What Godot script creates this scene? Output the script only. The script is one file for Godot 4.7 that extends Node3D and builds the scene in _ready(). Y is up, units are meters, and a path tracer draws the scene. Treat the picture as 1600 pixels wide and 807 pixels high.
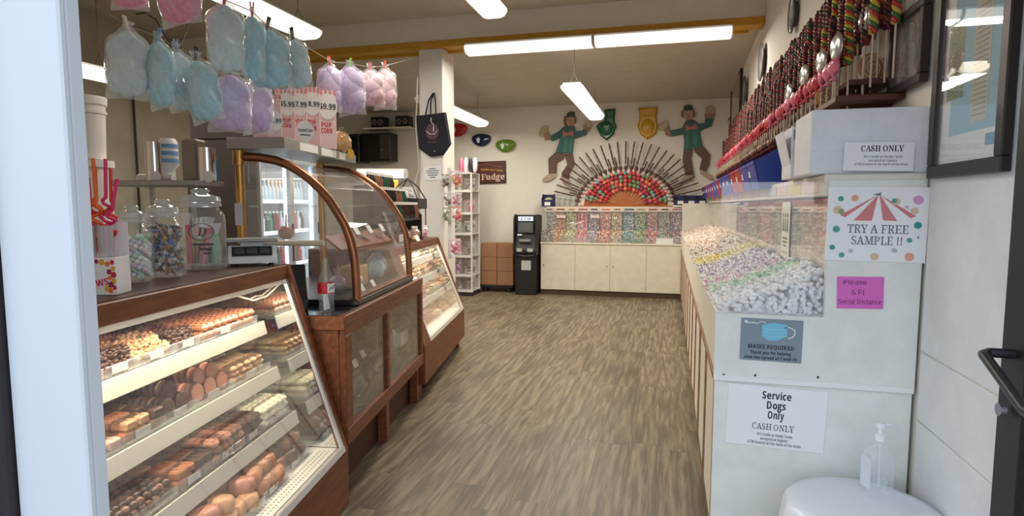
extends Node3D
# A sweet shop seen through its open door. World: x right, y up, -z into the shop; the left counters stand turned by LYAW.

const F := 930.0
const LYAW := 0.164061
const XW := 0.92
const ZW := -10.4
var CB: Basis
var CP := Vector3(0, 1.5, 0)
var LB := Basis(Vector3.UP, LYAW)
var mats := {}
var used := {}
var rng := RandomNumberGenerator.new()

# ------------------------------------------------------------------ measuring
func ray(x: float, y: float) -> Vector3:
	return CB * Vector3((x - 800.0) / F, -(y - 403.5) / F, -1.0)
func on_x(x: float, y: float, at: float) -> Vector3:
	var d := ray(x, y); return CP + d * (at / d.x)
func on_y(x: float, y: float, at: float) -> Vector3:
	var d := ray(x, y); return CP + d * ((at - CP.y) / d.y)
func on_z(x: float, y: float, at: float) -> Vector3:
	var d := ray(x, y); return CP + d * (at / d.z)
func on_d(x: float, y: float, at: float) -> Vector3:
	return CP + ray(x, y) * at
func L(x: float, y: float, z: float) -> Vector3:
	return LB * Vector3(x, y, z)
func LT(x: float, y: float, z: float, turn := 0.0) -> Transform3D:
	return Transform3D(LB * Basis(Vector3.UP, turn), L(x, y, z))
func l_z(x: float, y: float, at: float) -> Vector3:
	var d := LB.inverse() * ray(x, y); return CP + d * (at / d.z)
func l_x(x: float, y: float, at: float) -> Vector3:
	var d := LB.inverse() * ray(x, y); return CP + d * (at / d.x)
func l_y(x: float, y: float, at: float) -> Vector3:
	return LB.inverse() * on_y(x, y, at)
func W(x: float, y: float, z: float, turn := 0.0) -> Transform3D:
	return Transform3D(Basis(Vector3.UP, turn), Vector3(x, y, z))
func rr(a: float, b: float) -> float:
	return rng.randf_range(a, b)

# ------------------------------------------------------------------ meshes
class MB:
	var v := PackedVector3Array()
	var n := PackedVector3Array()
	var c := PackedColorArray()
	var col := Color.WHITE
	var xf := Transform3D()
	func tri(a: Vector3, b: Vector3, d: Vector3, na: Vector3, nb: Vector3, nd: Vector3) -> void:
		if (b - a).cross(d - a).dot(na + nb + nd) < 0.0:
			var t := b; b = d; d = t
			var u := nb; nb = nd; nd = u
		v.append(xf * a); v.append(xf * d); v.append(xf * b)
		n.append((xf.basis * na).normalized()); n.append((xf.basis * nd).normalized()); n.append((xf.basis * nb).normalized())
		c.append(col); c.append(col); c.append(col)
	func quad(a: Vector3, b: Vector3, d: Vector3, e: Vector3, m: Vector3) -> MB:
		tri(a, b, d, m, m, m); tri(a, d, e, m, m, m)
		return self
	func flat(a: Vector3, b: Vector3, d: Vector3, out: Vector3) -> void:
		var m := (b - a).cross(d - a).normalized()
		if m.dot(out) < 0.0: m = -m
		tri(a, b, d, m, m, m)
	func box(p: Vector3, s: Vector3, bv := 0.0) -> MB:
		var h := s * 0.5
		bv = minf(bv, minf(h.x, minf(h.y, h.z)) * 0.9)
		var f := func(sg: Vector3, a: int) -> Vector3:
			var q := Vector3()
			for i in 3: q[i] = sg[i] * (h[i] - (0.0 if i == a else bv))
			return p + q
		for a in 3:
			var b := (a + 1) % 3
			var d := (a + 2) % 3
			for s1 in [-1.0, 1.0]:
				var m := Vector3(); m[a] = s1
				var q := []
				for k in [[-1.0, -1.0], [1.0, -1.0], [1.0, 1.0], [-1.0, 1.0]]:
					var g := Vector3(); g[a] = s1; g[b] = k[0]; g[d] = k[1]
					q.append(f.call(g, a))
				quad(q[0], q[1], q[2], q[3], m)
				if bv > 0.0:
					for s2 in [-1.0, 1.0]:
						var e := []
						for s3 in [-1.0, 1.0]:
							var g := Vector3(); g[a] = s1; g[b] = s2; g[d] = s3
							e.append(f.call(g, a)); e.append(f.call(g, b))
						var m2 := Vector3(); m2[a] = s1; m2[b] = s2
						quad(e[0], e[1], e[3], e[2], m2.normalized())
		if bv > 0.0:
			for x in [-1.0, 1.0]:
				for y in [-1.0, 1.0]:
					for z in [-1.0, 1.0]:
						var g := Vector3(x, y, z)
						flat(f.call(g, 0), f.call(g, 1), f.call(g, 2), g)
		return self
	func tube(pts: Array, rad, sides := 8, cap := true, squash := 1.0) -> MB:
		var k := pts.size()
		var rings := []
		var nrm := []
		var up := Vector3.UP
		for i in k:
			var t: Vector3 = (pts[mini(i + 1, k - 1)] - pts[maxi(i - 1, 0)]).normalized()
			if absf(t.dot(up)) > 0.95: up = Vector3.RIGHT if absf(t.x) < 0.9 else Vector3.FORWARD
			var s := t.cross(up).normalized()
			up = s.cross(t).normalized()
			var r: float = rad[i] if rad is Array else rad
			var ring := []
			var nr := []
			for j in sides:
				var a := TAU * j / sides
				var d := s * cos(a) + up * sin(a) * squash
				ring.append(pts[i] + d * r); nr.append(d.normalized())
			rings.append(ring); nrm.append(nr)
		for i in k - 1:
			for j in sides:
				var j2 := (j + 1) % sides
				tri(rings[i][j], rings[i][j2], rings[i + 1][j2], nrm[i][j], nrm[i][j2], nrm[i + 1][j2])
				tri(rings[i][j], rings[i + 1][j2], rings[i + 1][j], nrm[i][j], nrm[i + 1][j2], nrm[i + 1][j])
		if cap:
			for e in [0, k - 1]:
				var m: Vector3 = (pts[0] - pts[1]).normalized() if e == 0 else (pts[k - 1] - pts[k - 2]).normalized()
				for j in range(1, sides - 1): tri(rings[e][0], rings[e][j], rings[e][j + 1], m, m, m)
		return self
	func lathe(prof: Array, segs := 20, o := Vector3()) -> MB:   # prof of Vector2(radius, y), from the outside seen anticlockwise or not
		var k := prof.size()
		var sn := []
		for i in k - 1:
			var d: Vector2 = prof[i + 1] - prof[i]
			sn.append(Vector2(d.y, -d.x).normalized())
		for i in k - 1:
			var n0: Vector2 = sn[i]
			var n1: Vector2 = sn[i]
			if i > 0 and sn[i - 1].dot(sn[i]) > 0.6: n0 = (sn[i - 1] + sn[i]).normalized()
			if i < k - 2 and sn[i + 1].dot(sn[i]) > 0.6: n1 = (sn[i + 1] + sn[i]).normalized()
			for j in segs:
				var a0 := TAU * j / segs
				var a1 := TAU * (j + 1) / segs
				var u0 := Vector3(cos(a0), 0, sin(a0))
				var u1 := Vector3(cos(a1), 0, sin(a1))
				var p: Vector2 = prof[i]
				var q: Vector2 = prof[i + 1]
				var pa := o + u0 * p.x + Vector3.UP * p.y
				var pb := o + u1 * p.x + Vector3.UP * p.y
				var qa := o + u0 * q.x + Vector3.UP * q.y
				var qb := o + u1 * q.x + Vector3.UP * q.y
				var m0 := u0 * n0.x + Vector3.UP * n0.y
				var m1 := u1 * n0.x + Vector3.UP * n0.y
				var m2 := u0 * n1.x + Vector3.UP * n1.y
				var m3 := u1 * n1.x + Vector3.UP * n1.y
				if p.x > 1e-6: tri(pa, pb, qb, m0, m1, m3)
				if q.x > 1e-6: tri(pa, qb, qa, m0, m3, m2)
		return self
	func grid(pts: Array, out := Vector3(), closed := false) -> MB:   # pts[row][column]; smooth; normals turned away from «out»
		var R := pts.size()
		var K: int = pts[0].size()
		var nn := []
		for i in R:
			var row := []
			for j in K:
				var j0 := (j - 1 + K) % K if closed else maxi(j - 1, 0)
				var j1 := (j + 1) % K if closed else mini(j + 1, K - 1)
				var du: Vector3 = pts[i][j1] - pts[i][j0]
				var dv: Vector3 = pts[mini(i + 1, R - 1)][j] - pts[maxi(i - 1, 0)][j]
				var m := du.cross(dv)
				if m.length() < 1e-12: m = pts[i][j] - out
				m = m.normalized()
				if m.dot(pts[i][j] - out) < 0.0: m = -m
				row.append(m)
			nn.append(row)
		for i in R - 1:
			for j in (K if closed else K - 1):
				var j2 := (j + 1) % K
				if (pts[i][j] - pts[i][j2]).length_squared() > 1e-14:
					tri(pts[i][j], pts[i][j2], pts[i + 1][j2], nn[i][j], nn[i][j2], nn[i + 1][j2])
				if (pts[i + 1][j] - pts[i + 1][j2]).length_squared() > 1e-14:
					tri(pts[i][j], pts[i + 1][j2], pts[i + 1][j], nn[i][j], nn[i + 1][j2], nn[i + 1][j])
		return self
	func ell(p: Vector3, r: Vector3, segs := 12, rings := 8, amp := 0.0, noise: FastNoiseLite = null, b := Basis()) -> MB:
		var g := []
		for i in rings + 1:
			var t := PI * i / rings
			var row := []
			for j in segs:
				var a := TAU * j / segs
				var d := Vector3(sin(t) * cos(a), cos(t), sin(t) * sin(a))
				var k := 1.0
				if noise: k += amp * noise.get_noise_3d(d.x + p.x * 7.0, d.y + p.y * 7.0, d.z + p.z * 7.0)
				row.append(p + b * (d * r * k))
			g.append(row)
		return grid(g, p, true)
	func prism(poly: PackedVector2Array, z0: float, z1: float, bv := 0.0) -> MB:
		var a := 0.0
		for i in poly.size():
			var p := poly[i]
			var q := poly[(i + 1) % poly.size()]
			a += p.x * q.y - q.x * p.y
		if a < 0.0: poly.reverse()
		var top := poly
		var zs := z1
		if bv > 0.0:
			var ins := Geometry2D.offset_polygon(poly, -bv)
			if ins.size() == 1 and ins[0].size() >= 3:
				top = ins[0]; zs = z1 - bv
				if not Geometry2D.is_polygon_clockwise(top) == Geometry2D.is_polygon_clockwise(poly): top.reverse()
		var tp := Geometry2D.triangulate_polygon(top)
		for i in range(0, tp.size(), 3):
			tri(v3(top[tp[i]], z1), v3(top[tp[i + 1]], z1), v3(top[tp[i + 2]], z1), Vector3.BACK, Vector3.BACK, Vector3.BACK)
		var bp := Geometry2D.triangulate_polygon(poly)
		for i in range(0, bp.size(), 3):
			tri(v3(poly[bp[i]], z0), v3(poly[bp[i + 1]], z0), v3(poly[bp[i + 2]], z0), Vector3.FORWARD, Vector3.FORWARD, Vector3.FORWARD)
		for i in poly.size():
			var p := poly[i]
			var q := poly[(i + 1) % poly.size()]
			var m := Vector3(q.y - p.y, p.x - q.x, 0).normalized()
			quad(v3(p, z0), v3(q, z0), v3(q, zs), v3(p, zs), m)
			if zs < z1:
				var bi := near(top, p)
				var bj := near(top, q)
				var m2 := (m + Vector3.BACK).normalized()
				tri(v3(p, zs), v3(q, zs), v3(top[bj], z1), m2, m2, m2)
				if bi != bj: tri(v3(p, zs), v3(top[bj], z1), v3(top[bi], z1), m2, m2, m2)
		return self
	func near(poly: PackedVector2Array, p: Vector2) -> int:
		var b := 0
		for i in poly.size():
			if poly[i].distance_squared_to(p) < poly[b].distance_squared_to(p): b = i
		return b
	func v3(p: Vector2, z: float) -> Vector3:
		return Vector3(p.x, p.y, z)
	func disc(r: float, z0: float, z1: float, k := 24, sy := 1.0) -> MB:
		var q := PackedVector2Array()
		for i in k: q.append(Vector2(cos(TAU * i / k) * r, sin(TAU * i / k) * r * sy))
		return prism(q, z0, z1)
	func ring(r0: float, r1: float, z0: float, z1: float, k := 24, sy := 1.0, a0 := 0.0, a1 := TAU) -> MB:
		for i in k:
			var a := lerpf(a0, a1, float(i) / k)
			var b := lerpf(a0, a1, float(i + 1) / k)
			var p := Vector3(cos(a), sin(a) * sy, 0)
			var q := Vector3(cos(b), sin(b) * sy, 0)
			var z := Vector3(0, 0, 1)
			quad(p * r0 + z * z1, p * r1 + z * z1, q * r1 + z * z1, q * r0 + z * z1, z)
			quad(p * r1 + z * z0, p * r1 + z * z1, q * r1 + z * z1, q * r1 + z * z0, (p + q).normalized())
			quad(p * r0 + z * z0, p * r0 + z * z1, q * r0 + z * z1, q * r0 + z * z0, -(p + q).normalized())
		return self
	func at(t: Transform3D) -> MB:
		xf = t
		return self
	func tint(k: Color) -> MB:
		col = k.srgb_to_linear()
		return self
	func m() -> ArrayMesh:
		var a := []
		a.resize(Mesh.ARRAY_MAX)
		a[Mesh.ARRAY_VERTEX] = v
		a[Mesh.ARRAY_NORMAL] = n
		a[Mesh.ARRAY_COLOR] = c
		var am := ArrayMesh.new()
		am.add_surface_from_arrays(Mesh.PRIMITIVE_TRIANGLES, a)
		return am

func mb() -> MB:
	return MB.new()
func bx(p: Vector3, s: Vector3, bv := 0.0) -> ArrayMesh:
	return MB.new().box(p, s, bv).m()
func span(x0: float, x1: float, y0: float, y1: float, z0: float, z1: float, bv := 0.0) -> ArrayMesh:
	return MB.new().box(Vector3((x0 + x1) / 2, (y0 + y1) / 2, (z0 + z1) / 2), Vector3(absf(x1 - x0), absf(y1 - y0), absf(z1 - z0)), bv).m()

# ------------------------------------------------------------------ nodes
func numbered(called: String) -> String:
	var k: int = used.get(called, 0)
	used[called] = k + 1
	return called if k == 0 else "%s_%03d" % [called, k]
func thing(called: String, label: String, cat: String, t := Transform3D(), group := "") -> Node3D:
	var o := Node3D.new()
	o.name = numbered(called); add_child(o)
	o.transform = t; tag(o, label, cat, group)
	return o
func tag(o: Node3D, label: String, cat: String, group := "") -> void:
	o.set_meta("label", label); o.set_meta("category", cat)
	if group: o.set_meta("group", group)
func part(o: Node3D, called: String, mesh: Mesh, m: Material, t := Transform3D(), label := "") -> MeshInstance3D:
	var p := MeshInstance3D.new()
	p.name = called; p.mesh = mesh; p.material_override = m; p.transform = t
	o.add_child(p, true)
	if label: p.set_meta("label", label)
	return p
func single(called: String, mesh: Mesh, m: Material, label: String, cat: String, t := Transform3D(), group := "") -> MeshInstance3D:
	var p := MeshInstance3D.new()
	p.name = numbered(called); p.mesh = mesh; p.material_override = m; p.transform = t
	add_child(p); tag(p, label, cat, group)
	return p
func struct(called: String, mesh: Mesh, m: Material, label := "", t := Transform3D()) -> MeshInstance3D:
	var p := MeshInstance3D.new()
	p.name = numbered(called); p.mesh = mesh; p.material_override = m; p.transform = t
	add_child(p); p.set_meta("kind", "structure")
	if label: tag(p, label, called.split("_")[0])
	return p
func stuff(o: Node3D, called: String, mesh: Mesh, m: Material, ts: Array, cols: Array) -> MultiMeshInstance3D:
	var mm := MultiMesh.new()
	mm.transform_format = MultiMesh.TRANSFORM_3D
	mm.use_colors = true
	mm.mesh = mesh
	mm.instance_count = ts.size()
	for i in ts.size():
		mm.set_instance_transform(i, ts[i]); mm.set_instance_color(i, cols[i])
	var p := MultiMeshInstance3D.new()
	p.name = called if o != self else numbered(called)
	p.multimesh = mm; p.material_override = m
	o.add_child(p, true); p.set_meta("kind", "stuff")
	return p

# ------------------------------------------------------------------ materials
func mt(key: String, c := Color.WHITE, rough := 0.6, metal := 0.0) -> StandardMaterial3D:
	if mats.has(key): return mats[key]
	var m := StandardMaterial3D.new()
	m.resource_name = key; m.albedo_color = c; m.roughness = rough; m.metallic = metal
	mats[key] = m
	return m
func rgb(r: float, g: float, b: float) -> Color:
	return Color(r / 255.0, g / 255.0, b / 255.0)
func glass(key: String, alpha := 0.06, c := Color.WHITE, rough := 0.02) -> StandardMaterial3D:
	var m := mt(key, Color(c.r, c.g, c.b, alpha), rough)
	m.transparency = BaseMaterial3D.TRANSPARENCY_ALPHA
	return m
func noisy(key: String, a: Color, b: Color, scale: Vector3, rough := 0.5, mid = null, freq := 0.02, sd := 1, world := false) -> StandardMaterial3D:
	if mats.has(key): return mats[key]
	var m := mt(key, Color.WHITE, rough)
	var t := NoiseTexture2D.new()
	t.width = 512; t.height = 512; t.seamless = true
	var f := FastNoiseLite.new()
	f.seed = sd; f.frequency = freq; f.fractal_octaves = 5; f.fractal_gain = 0.6
	t.noise = f
	var g := Gradient.new()
	g.set_color(0, a); g.set_color(1, b)
	g.set_offset(0, 0.25); g.set_offset(1, 0.75)
	if mid != null: g.add_point(0.5, mid)
	t.color_ramp = g
	m.albedo_texture = t
	m.uv1_triplanar = true; m.uv1_scale = scale; m.uv1_world_triplanar = world
	return m
func glow(key: String, c: Color, e: float) -> StandardMaterial3D:
	var m := mt(key, c, 0.4)
	m.emission_enabled = true; m.emission = c; m.emission_energy_multiplier = e
	return m
func vc(key: String, rough := 0.5) -> StandardMaterial3D:
	var m := mt(key, Color.WHITE, rough)
	m.vertex_color_use_as_albedo = true
	return m

# ------------------------------------------------------------------ lettering and signs
var fonts := {}
func text(o: Node3D, s: String, h: float, m: Material, at: Vector3, serif := false, bold := true, b := Basis(), called := "lettering", sx := 1.0) -> MeshInstance3D:
	var fk := "%s%s" % [serif, bold]
	if not fonts.has(fk):
		var f := SystemFont.new()
		f.font_names = PackedStringArray(["Droid Serif" if serif else "Droid Sans"])
		if bold: f.font_weight = 700
		fonts[fk] = f
	var t := TextMesh.new()
	t.text = s; t.font = fonts[fk]; t.font_size = 24; t.pixel_size = h / 17.3; t.depth = 0.0012; t.curve_step = 2.0
	t.horizontal_alignment = HORIZONTAL_ALIGNMENT_CENTER; t.vertical_alignment = VERTICAL_ALIGNMENT_CENTER
	return part(o, called, t, m, Transform3D(b * Basis.from_scale(Vector3(sx, 1, 1)), at))
func fit(t: MeshInstance3D, w: float) -> void:
	var s: float = w / maxf(t.mesh.get_aabb().size.x, 0.0001)
	t.transform = Transform3D(t.transform.basis.orthonormalized() * Basis.from_scale(Vector3(s, 1, 1)), t.transform.origin)
func sheet(called: String, label: String, cat: String, p: Vector3, b: Basis, w: float, h: float, m: Material, thick := 0.003) -> Node3D:
	var o := thing(called, label, cat, Transform3D(b, p))
	part(o, "sheet", bx(Vector3(0, 0, thick / 2), Vector3(w, h, thick), 0.0006), m)
	return o
func quad_basis() -> Basis:
	return Basis()

func _ready() -> void:
	rng.seed = 7
	CB = Basis(Vector3.UP, deg_to_rad(14.75)) * Basis(Vector3.RIGHT, deg_to_rad(-5.07))
	# camera
	var cam := Camera3D.new()
	cam.name = "camera"; cam.fov = rad_to_deg(2.0 * atan(403.5 / F)); cam.near = 0.05; cam.far = 60.0
	add_child(cam); cam.transform = Transform3D(CB, CP); cam.current = true
	# sky, daylight and exposure
	var env := Environment.new()
	env.background_mode = Environment.BG_SKY
	var sm := ProceduralSkyMaterial.new()
	sm.sky_top_color = rgb(190, 208, 228); sm.sky_horizon_color = rgb(230, 236, 244); sm.sky_curve = 0.2
	sm.ground_horizon_color = rgb(150, 150, 150); sm.ground_bottom_color = rgb(110, 110, 110)
	sm.sky_energy_multiplier = SKY_E
	var sky := Sky.new(); sky.sky_material = sm
	env.sky = sky
	env.tonemap_mode = Environment.TONE_MAPPER_LINEAR
	env.tonemap_exposure = EXPO
	env.sdfgi_enabled = true; env.ssao_enabled = true; env.ssil_enabled = true
	var we := WorldEnvironment.new()
	we.name = "surroundings"; we.environment = env
	add_child(we)
	ceiling_lights()
	shell()
	right_counter()
	back_display()
	left_case_near()
	left_case_mid()
	left_case_far()
	entrance()
	wall_things()
	lollipops()
	pillar_and_rack()
	back_of_counter()
	counter_top()
	cotton_candy()

const EXPO := 1.0
const SKY_E := 1.55
const LAMP_E := 2.9

# ------------------------------------------------------------------ the strip lights
func strip_light(label: String, c: Vector3, along: Basis, length: float, e: float, hang := 0.0, w := 0.26) -> void:
	var o := thing("strip_light", label, "ceiling light", Transform3D(along, c), "")
	# local z is the length, the lens faces down
	part(o, "housing", span(-w * 0.42, w * 0.42, 0.02, 0.06, -length / 2, length / 2, 0.008), mt("white_metal", rgb(235, 235, 232), 0.4))
	var lens := PackedVector2Array([Vector2(-w / 2, 0.03), Vector2(-w / 2, 0.0), Vector2(-w * 0.4, -0.035), Vector2(-w * 0.25, -0.05), Vector2(w * 0.25, -0.05), Vector2(w * 0.4, -0.035), Vector2(w / 2, 0.0), Vector2(w / 2, 0.03)])
	part(o, "diffuser", mb().prism(lens, -length / 2 + 0.012, length / 2 - 0.012).m(), glow("lens_glow", Color(1.0, 0.985, 0.95), 1.15))
	for s in [-1, 1]:
		part(o, "end_cap", mb().prism(lens, -0.006, 0.006).m(), mt("lens_end", rgb(245, 240, 225), 0.4), W(0, 0, s * (length / 2 - 0.006)))
	if hang != 0.0:
		for s in [-1, 1]:
			var z: float = s * length * 0.42
			var top := hang if hang > 0.0 else 3.46 - (-6.95 - c.z - z) * 0.0662 - c.y - 0.001
			part(o, "chain", mb().tube([Vector3(-0.07, 0.06, z), Vector3(0, 0.2, z)], 0.0035, 5).tube([Vector3(0.07, 0.06, z), Vector3(0, 0.2, z)], 0.0035, 5).tube([Vector3(0, 0.2, z), Vector3(0, top, z)], 0.0035, 5).m(), mt("chain_metal", rgb(120, 112, 100), 0.5, 0.6))
	var a := AreaLight3D.new()
	a.name = "strip_light_glow"; a.area_size = Vector2(w * 0.95, length * 0.97); a.light_color = Color(1.0, 0.965, 0.91); a.light_energy = e
	a.area_range = 20.0; a.area_attenuation = 2.0; a.shadow_enabled = true
	a.transform = Transform3D(Basis(Vector3.RIGHT, -PI / 2), Vector3(0, -0.056, 0))
	o.add_child(a)

func ceiling_lights() -> void:
	var e := LAMP_E
	var p := on_y(484, 55, 3.25)
	strip_light("long strip light hanging above the blue bags of cotton candy", p + Vector3(0, 0, 1.22), Basis(), 2.44, e * 1.7, 0.42, 0.3)
	p = on_y(772, 21, 3.3)
	strip_light("strip light cut off by the top edge, nearest the middle of the ceiling", p + Vector3(0, 0, 1.22), Basis(), 2.44, e * 1.7, 0.37)
	var a := on_z(728, 76, -6.76)
	var b := on_z(928, 66, -6.76)
	var d := on_z(1145, 58, -6.76)
	var across := Basis(Vector3.UP, PI / 2)
	strip_light("left one of the two strip lights end to end under the yellow beam", Vector3((a.x + b.x) / 2, 3.3, -6.78), across, b.x - a.x - 0.01, e)
	strip_light("right one of the two strip lights end to end under the yellow beam", Vector3((d.x + b.x) / 2, 3.3, -6.78), across, d.x - b.x - 0.01, e)
	p = on_y(893, 137, 2.88)
	strip_light("strip light on chains hanging in front of the green wall plaque", Vector3(p.x, 2.88, p.z - 1.22), Basis(), 2.44, e * 1.2, -1.0)
	p = on_y(752, 194, 2.86)
	strip_light("strip light on chains half hidden behind the white pillar", Vector3(p.x, 2.86, p.z + 1.22), Basis(), 2.44, e * 1.2, -1.0)
	strip_light("strip light at the far left above the white bucket", Vector3(-5.2, 2.72, -3.75), Basis(), 1.9, e, 0.9)

# ------------------------------------------------------------------ the room
func shell() -> void:
	var plaster := noisy("plaster", rgb(230, 224, 212), rgb(233, 227, 216), Vector3(0.7, 0.7, 0.7), 0.75, null, 0.01, 3)
	var ceil := noisy("ceiling_paint", rgb(200, 190, 172), rgb(206, 196, 178), Vector3(0.5, 0.5, 0.5), 0.8, null, 0.01, 4)
	var white := noisy("white_panel", rgb(228, 232, 234), rgb(238, 241, 242), Vector3(0.6, 0.6, 0.6), 0.45, null, 0.01, 5)
	var greige := noisy("grey_wall", rgb(176, 168, 148), rgb(186, 178, 158), Vector3(0.6, 0.6, 0.6), 0.8, null, 0.01, 6)
	# floor with its planks
	var fl := struct("floor", span(-6.6, 1.1, -0.15, -0.005, ZW - 0.15, -0.9), mt("subfloor", rgb(60, 52, 42), 0.8))
	var woods := []
	for k in 6:
		var d := 1.0 + (k - 2.5) * 0.022
		woods.append(noisy("floor_wood_%d" % k, rgb(100 * d, 88 * d, 70 * d), rgb(146 * d, 131 * d, 107 * d), Vector3(2.6, 2.6, 0.2), 0.42, rgb(122 * d, 108 * d, 87 * d), 0.012 + 0.001 * k, 20 + k, false))
		woods[k].uv1_offset = Vector3(0.17 * k, 0.4, 0.31 * k)
	var pw := 0.178
	var meshes := {}
	for i in 25:
		var x := XW - 0.5 - pw * (i + 0.5) - 0.1
		var z := -0.9 - rr(0.3, 1.2)
		var z1 := -0.9 if i < 17 else -5.4
		if i >= 17: z = -5.4 - rr(0.3, 1.2)
		while z1 > ZW + 0.01:
			var zz := maxf(z, ZW)
			var ln := z1 - zz
			var key := snappedf(ln, 0.01)
			if not meshes.has(key): meshes[key] = bx(Vector3(0, -0.0025, 0), Vector3(pw - 0.0006, 0.005, key - 0.0006), 0.0005)
			part(fl, "plank", meshes[key], woods[rng.randi() % 6], W(x, 0, (z1 + zz) / 2, PI if rng.randf() < 0.5 else 0.0))
			z1 = zz; z = zz - 1.22
	struct("pavement", span(-14, 14, -0.25, -0.02, -0.86, 20), mt("concrete", rgb(150, 148, 144), 0.85), "pale concrete pavement outside the open shop door")
	# walls and ceilings
	var wr := struct("wall_right", span(XW, XW + 0.18, 0, 3.9, ZW - 0.15, -0.9), plaster)
	for q in [[0.0, 0.697], [0.703, 0.957], [0.963, 2.6]]:
		part(wr, "panel", span(XW - 0.008, XW + 0.01, q[0], q[1], -2.48, -0.92, 0.003), white)
	struct("wall_back", span(-6.7, XW + 0.18, 0, 3.9, ZW - 0.15, ZW), plaster)
	struct("wall_left", span(-6.7, -6.5, 0, 3.9, ZW, -0.9), greige)
	struct("ceiling", span(-6.7, 1.1, 3.72, 3.9, -6.85, -0.75), ceil)
	var back_h := 1.5 + (3.185 - 1.5) * 10.4 / 10.1
	var cb := mb()
	var poly := PackedVector2Array([Vector2(-6.95, 3.46), Vector2(ZW - 0.1, back_h - 0.01), Vector2(ZW - 0.1, back_h + 0.2), Vector2(-6.95, 3.7)])
	cb.at(Transform3D(Basis(Vector3(0, 0, 1), Vector3.UP, Vector3(-1, 0, 0)), Vector3(1.1, 0, 0)))
	cb.prism(poly, 0.0, 7.8)
	struct("ceiling", cb.m(), ceil)
	# the beam: a plastered header over an ochre board
	var bm := struct("beam", span(-6.5, XW, 3.40, 3.9, -7.0, -6.8), plaster, "plastered beam across the ceiling with an ochre board along its foot")
	var ochre := noisy("ochre_paint", rgb(196, 146, 40), rgb(208, 158, 52), Vector3(0.8, 3, 3), 0.5, null, 0.02, 8)
	part(bm, "ochre_board", span(-6.5, XW - 0.01, 3.365, 3.45, -6.83, -6.785, 0.006), ochre)
	part(bm, "soffit_board", span(-6.5, XW - 0.01, 3.37, 3.40, -7.0, -6.835), ochre)
	part(bm, "ochre_board", span(-6.5, XW - 0.14, 3.34, 3.40, -7.03, -6.99, 0.004), ochre)
	var pa := on_z(655, 200, -6.82)
	var pb := on_z(693, 200, -6.82)
	struct("pillar", span(pa.x, pb.x, 0, 3.37, -7.2, -6.82, 0.012), mt("pillar_paint", rgb(232, 228, 220), 0.6), "square white pillar below the ochre beam")
	# front wall with the doorway
	struct("wall_front", span(-6.7, -1.45, 0, 3.9, -1.0, -0.85), plaster)
	struct("wall_front", span(-1.45, XW + 0.18, 2.45, 3.9, -1.0, -0.85), plaster)
	struct("baseboard_right", span(XW - 0.02, XW - 0.004, 0, 0.09, -2.4, -0.95, 0.004), mt("base_dark", rgb(70, 60, 52), 0.6))


# ------------------------------------------------------------------ wrapped taffy
func taffy_mesh(seg: int) -> ArrayMesh:
	var b := mb()
	b.ell(Vector3(), Vector3(0.016, 0.010, 0.012), seg, 4)
	for s in [-1.0, 1.0]:
		b.tube([Vector3(s * 0.014, 0, 0), Vector3(s * 0.018, 0, 0), Vector3(s * 0.028, 0.002, 0)], [0.004, 0.003, 0.011], seg - 1, true, 0.35)
	return b.m()
func taffy_slab() -> ArrayMesh:
	return mb().ell(Vector3(), Vector3(0.017, 0.009, 0.013), 6, 4).m()

func bed_h(x: float, z: float) -> float:
	var t := clampf((x - 0.2) / 0.39, 0, 1)
	var near := clampf((z + 3.3) / 0.75, 0, 1)
	return 1.082 + 0.13 * pow(t, 1.3) + near * 0.03 * t + 0.012 * sin(z * 17.0 + x * 9.0) * t

func band(z: float) -> Array:   # [name of the wrap, base colours]
	if z > -2.9: return ["plain white", [rgb(245, 245, 243), rgb(236, 238, 240), rgb(250, 250, 248)]]
	if z > -3.12: return ["white and green", [rgb(248, 250, 246), rgb(200, 230, 202), rgb(226, 240, 224), rgb(172, 216, 180)]]
	if z > -3.4: return ["pink and white", [rgb(248, 244, 245), rgb(238, 172, 200), rgb(246, 208, 222), rgb(246, 238, 240)]]
	if z > -4.25: return ["white and violet", [rgb(247, 245, 246), rgb(206, 196, 218), rgb(238, 234, 240), rgb(250, 248, 244), rgb(246, 240, 236), rgb(176, 160, 186)]]
	if z > -4.75: return ["yellow and white", [rgb(240, 220, 110), rgb(244, 232, 160), rgb(245, 240, 215)]]
	if z > -5.9: return ["cream and brown", [rgb(246, 240, 230), rgb(236, 224, 208), rgb(160, 128, 110), rgb(246, 240, 234), rgb(240, 226, 220)]]
	return ["cream and rose", [rgb(244, 236, 222), rgb(238, 218, 208), rgb(236, 224, 204), rgb(200, 170, 150)]]

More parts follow.
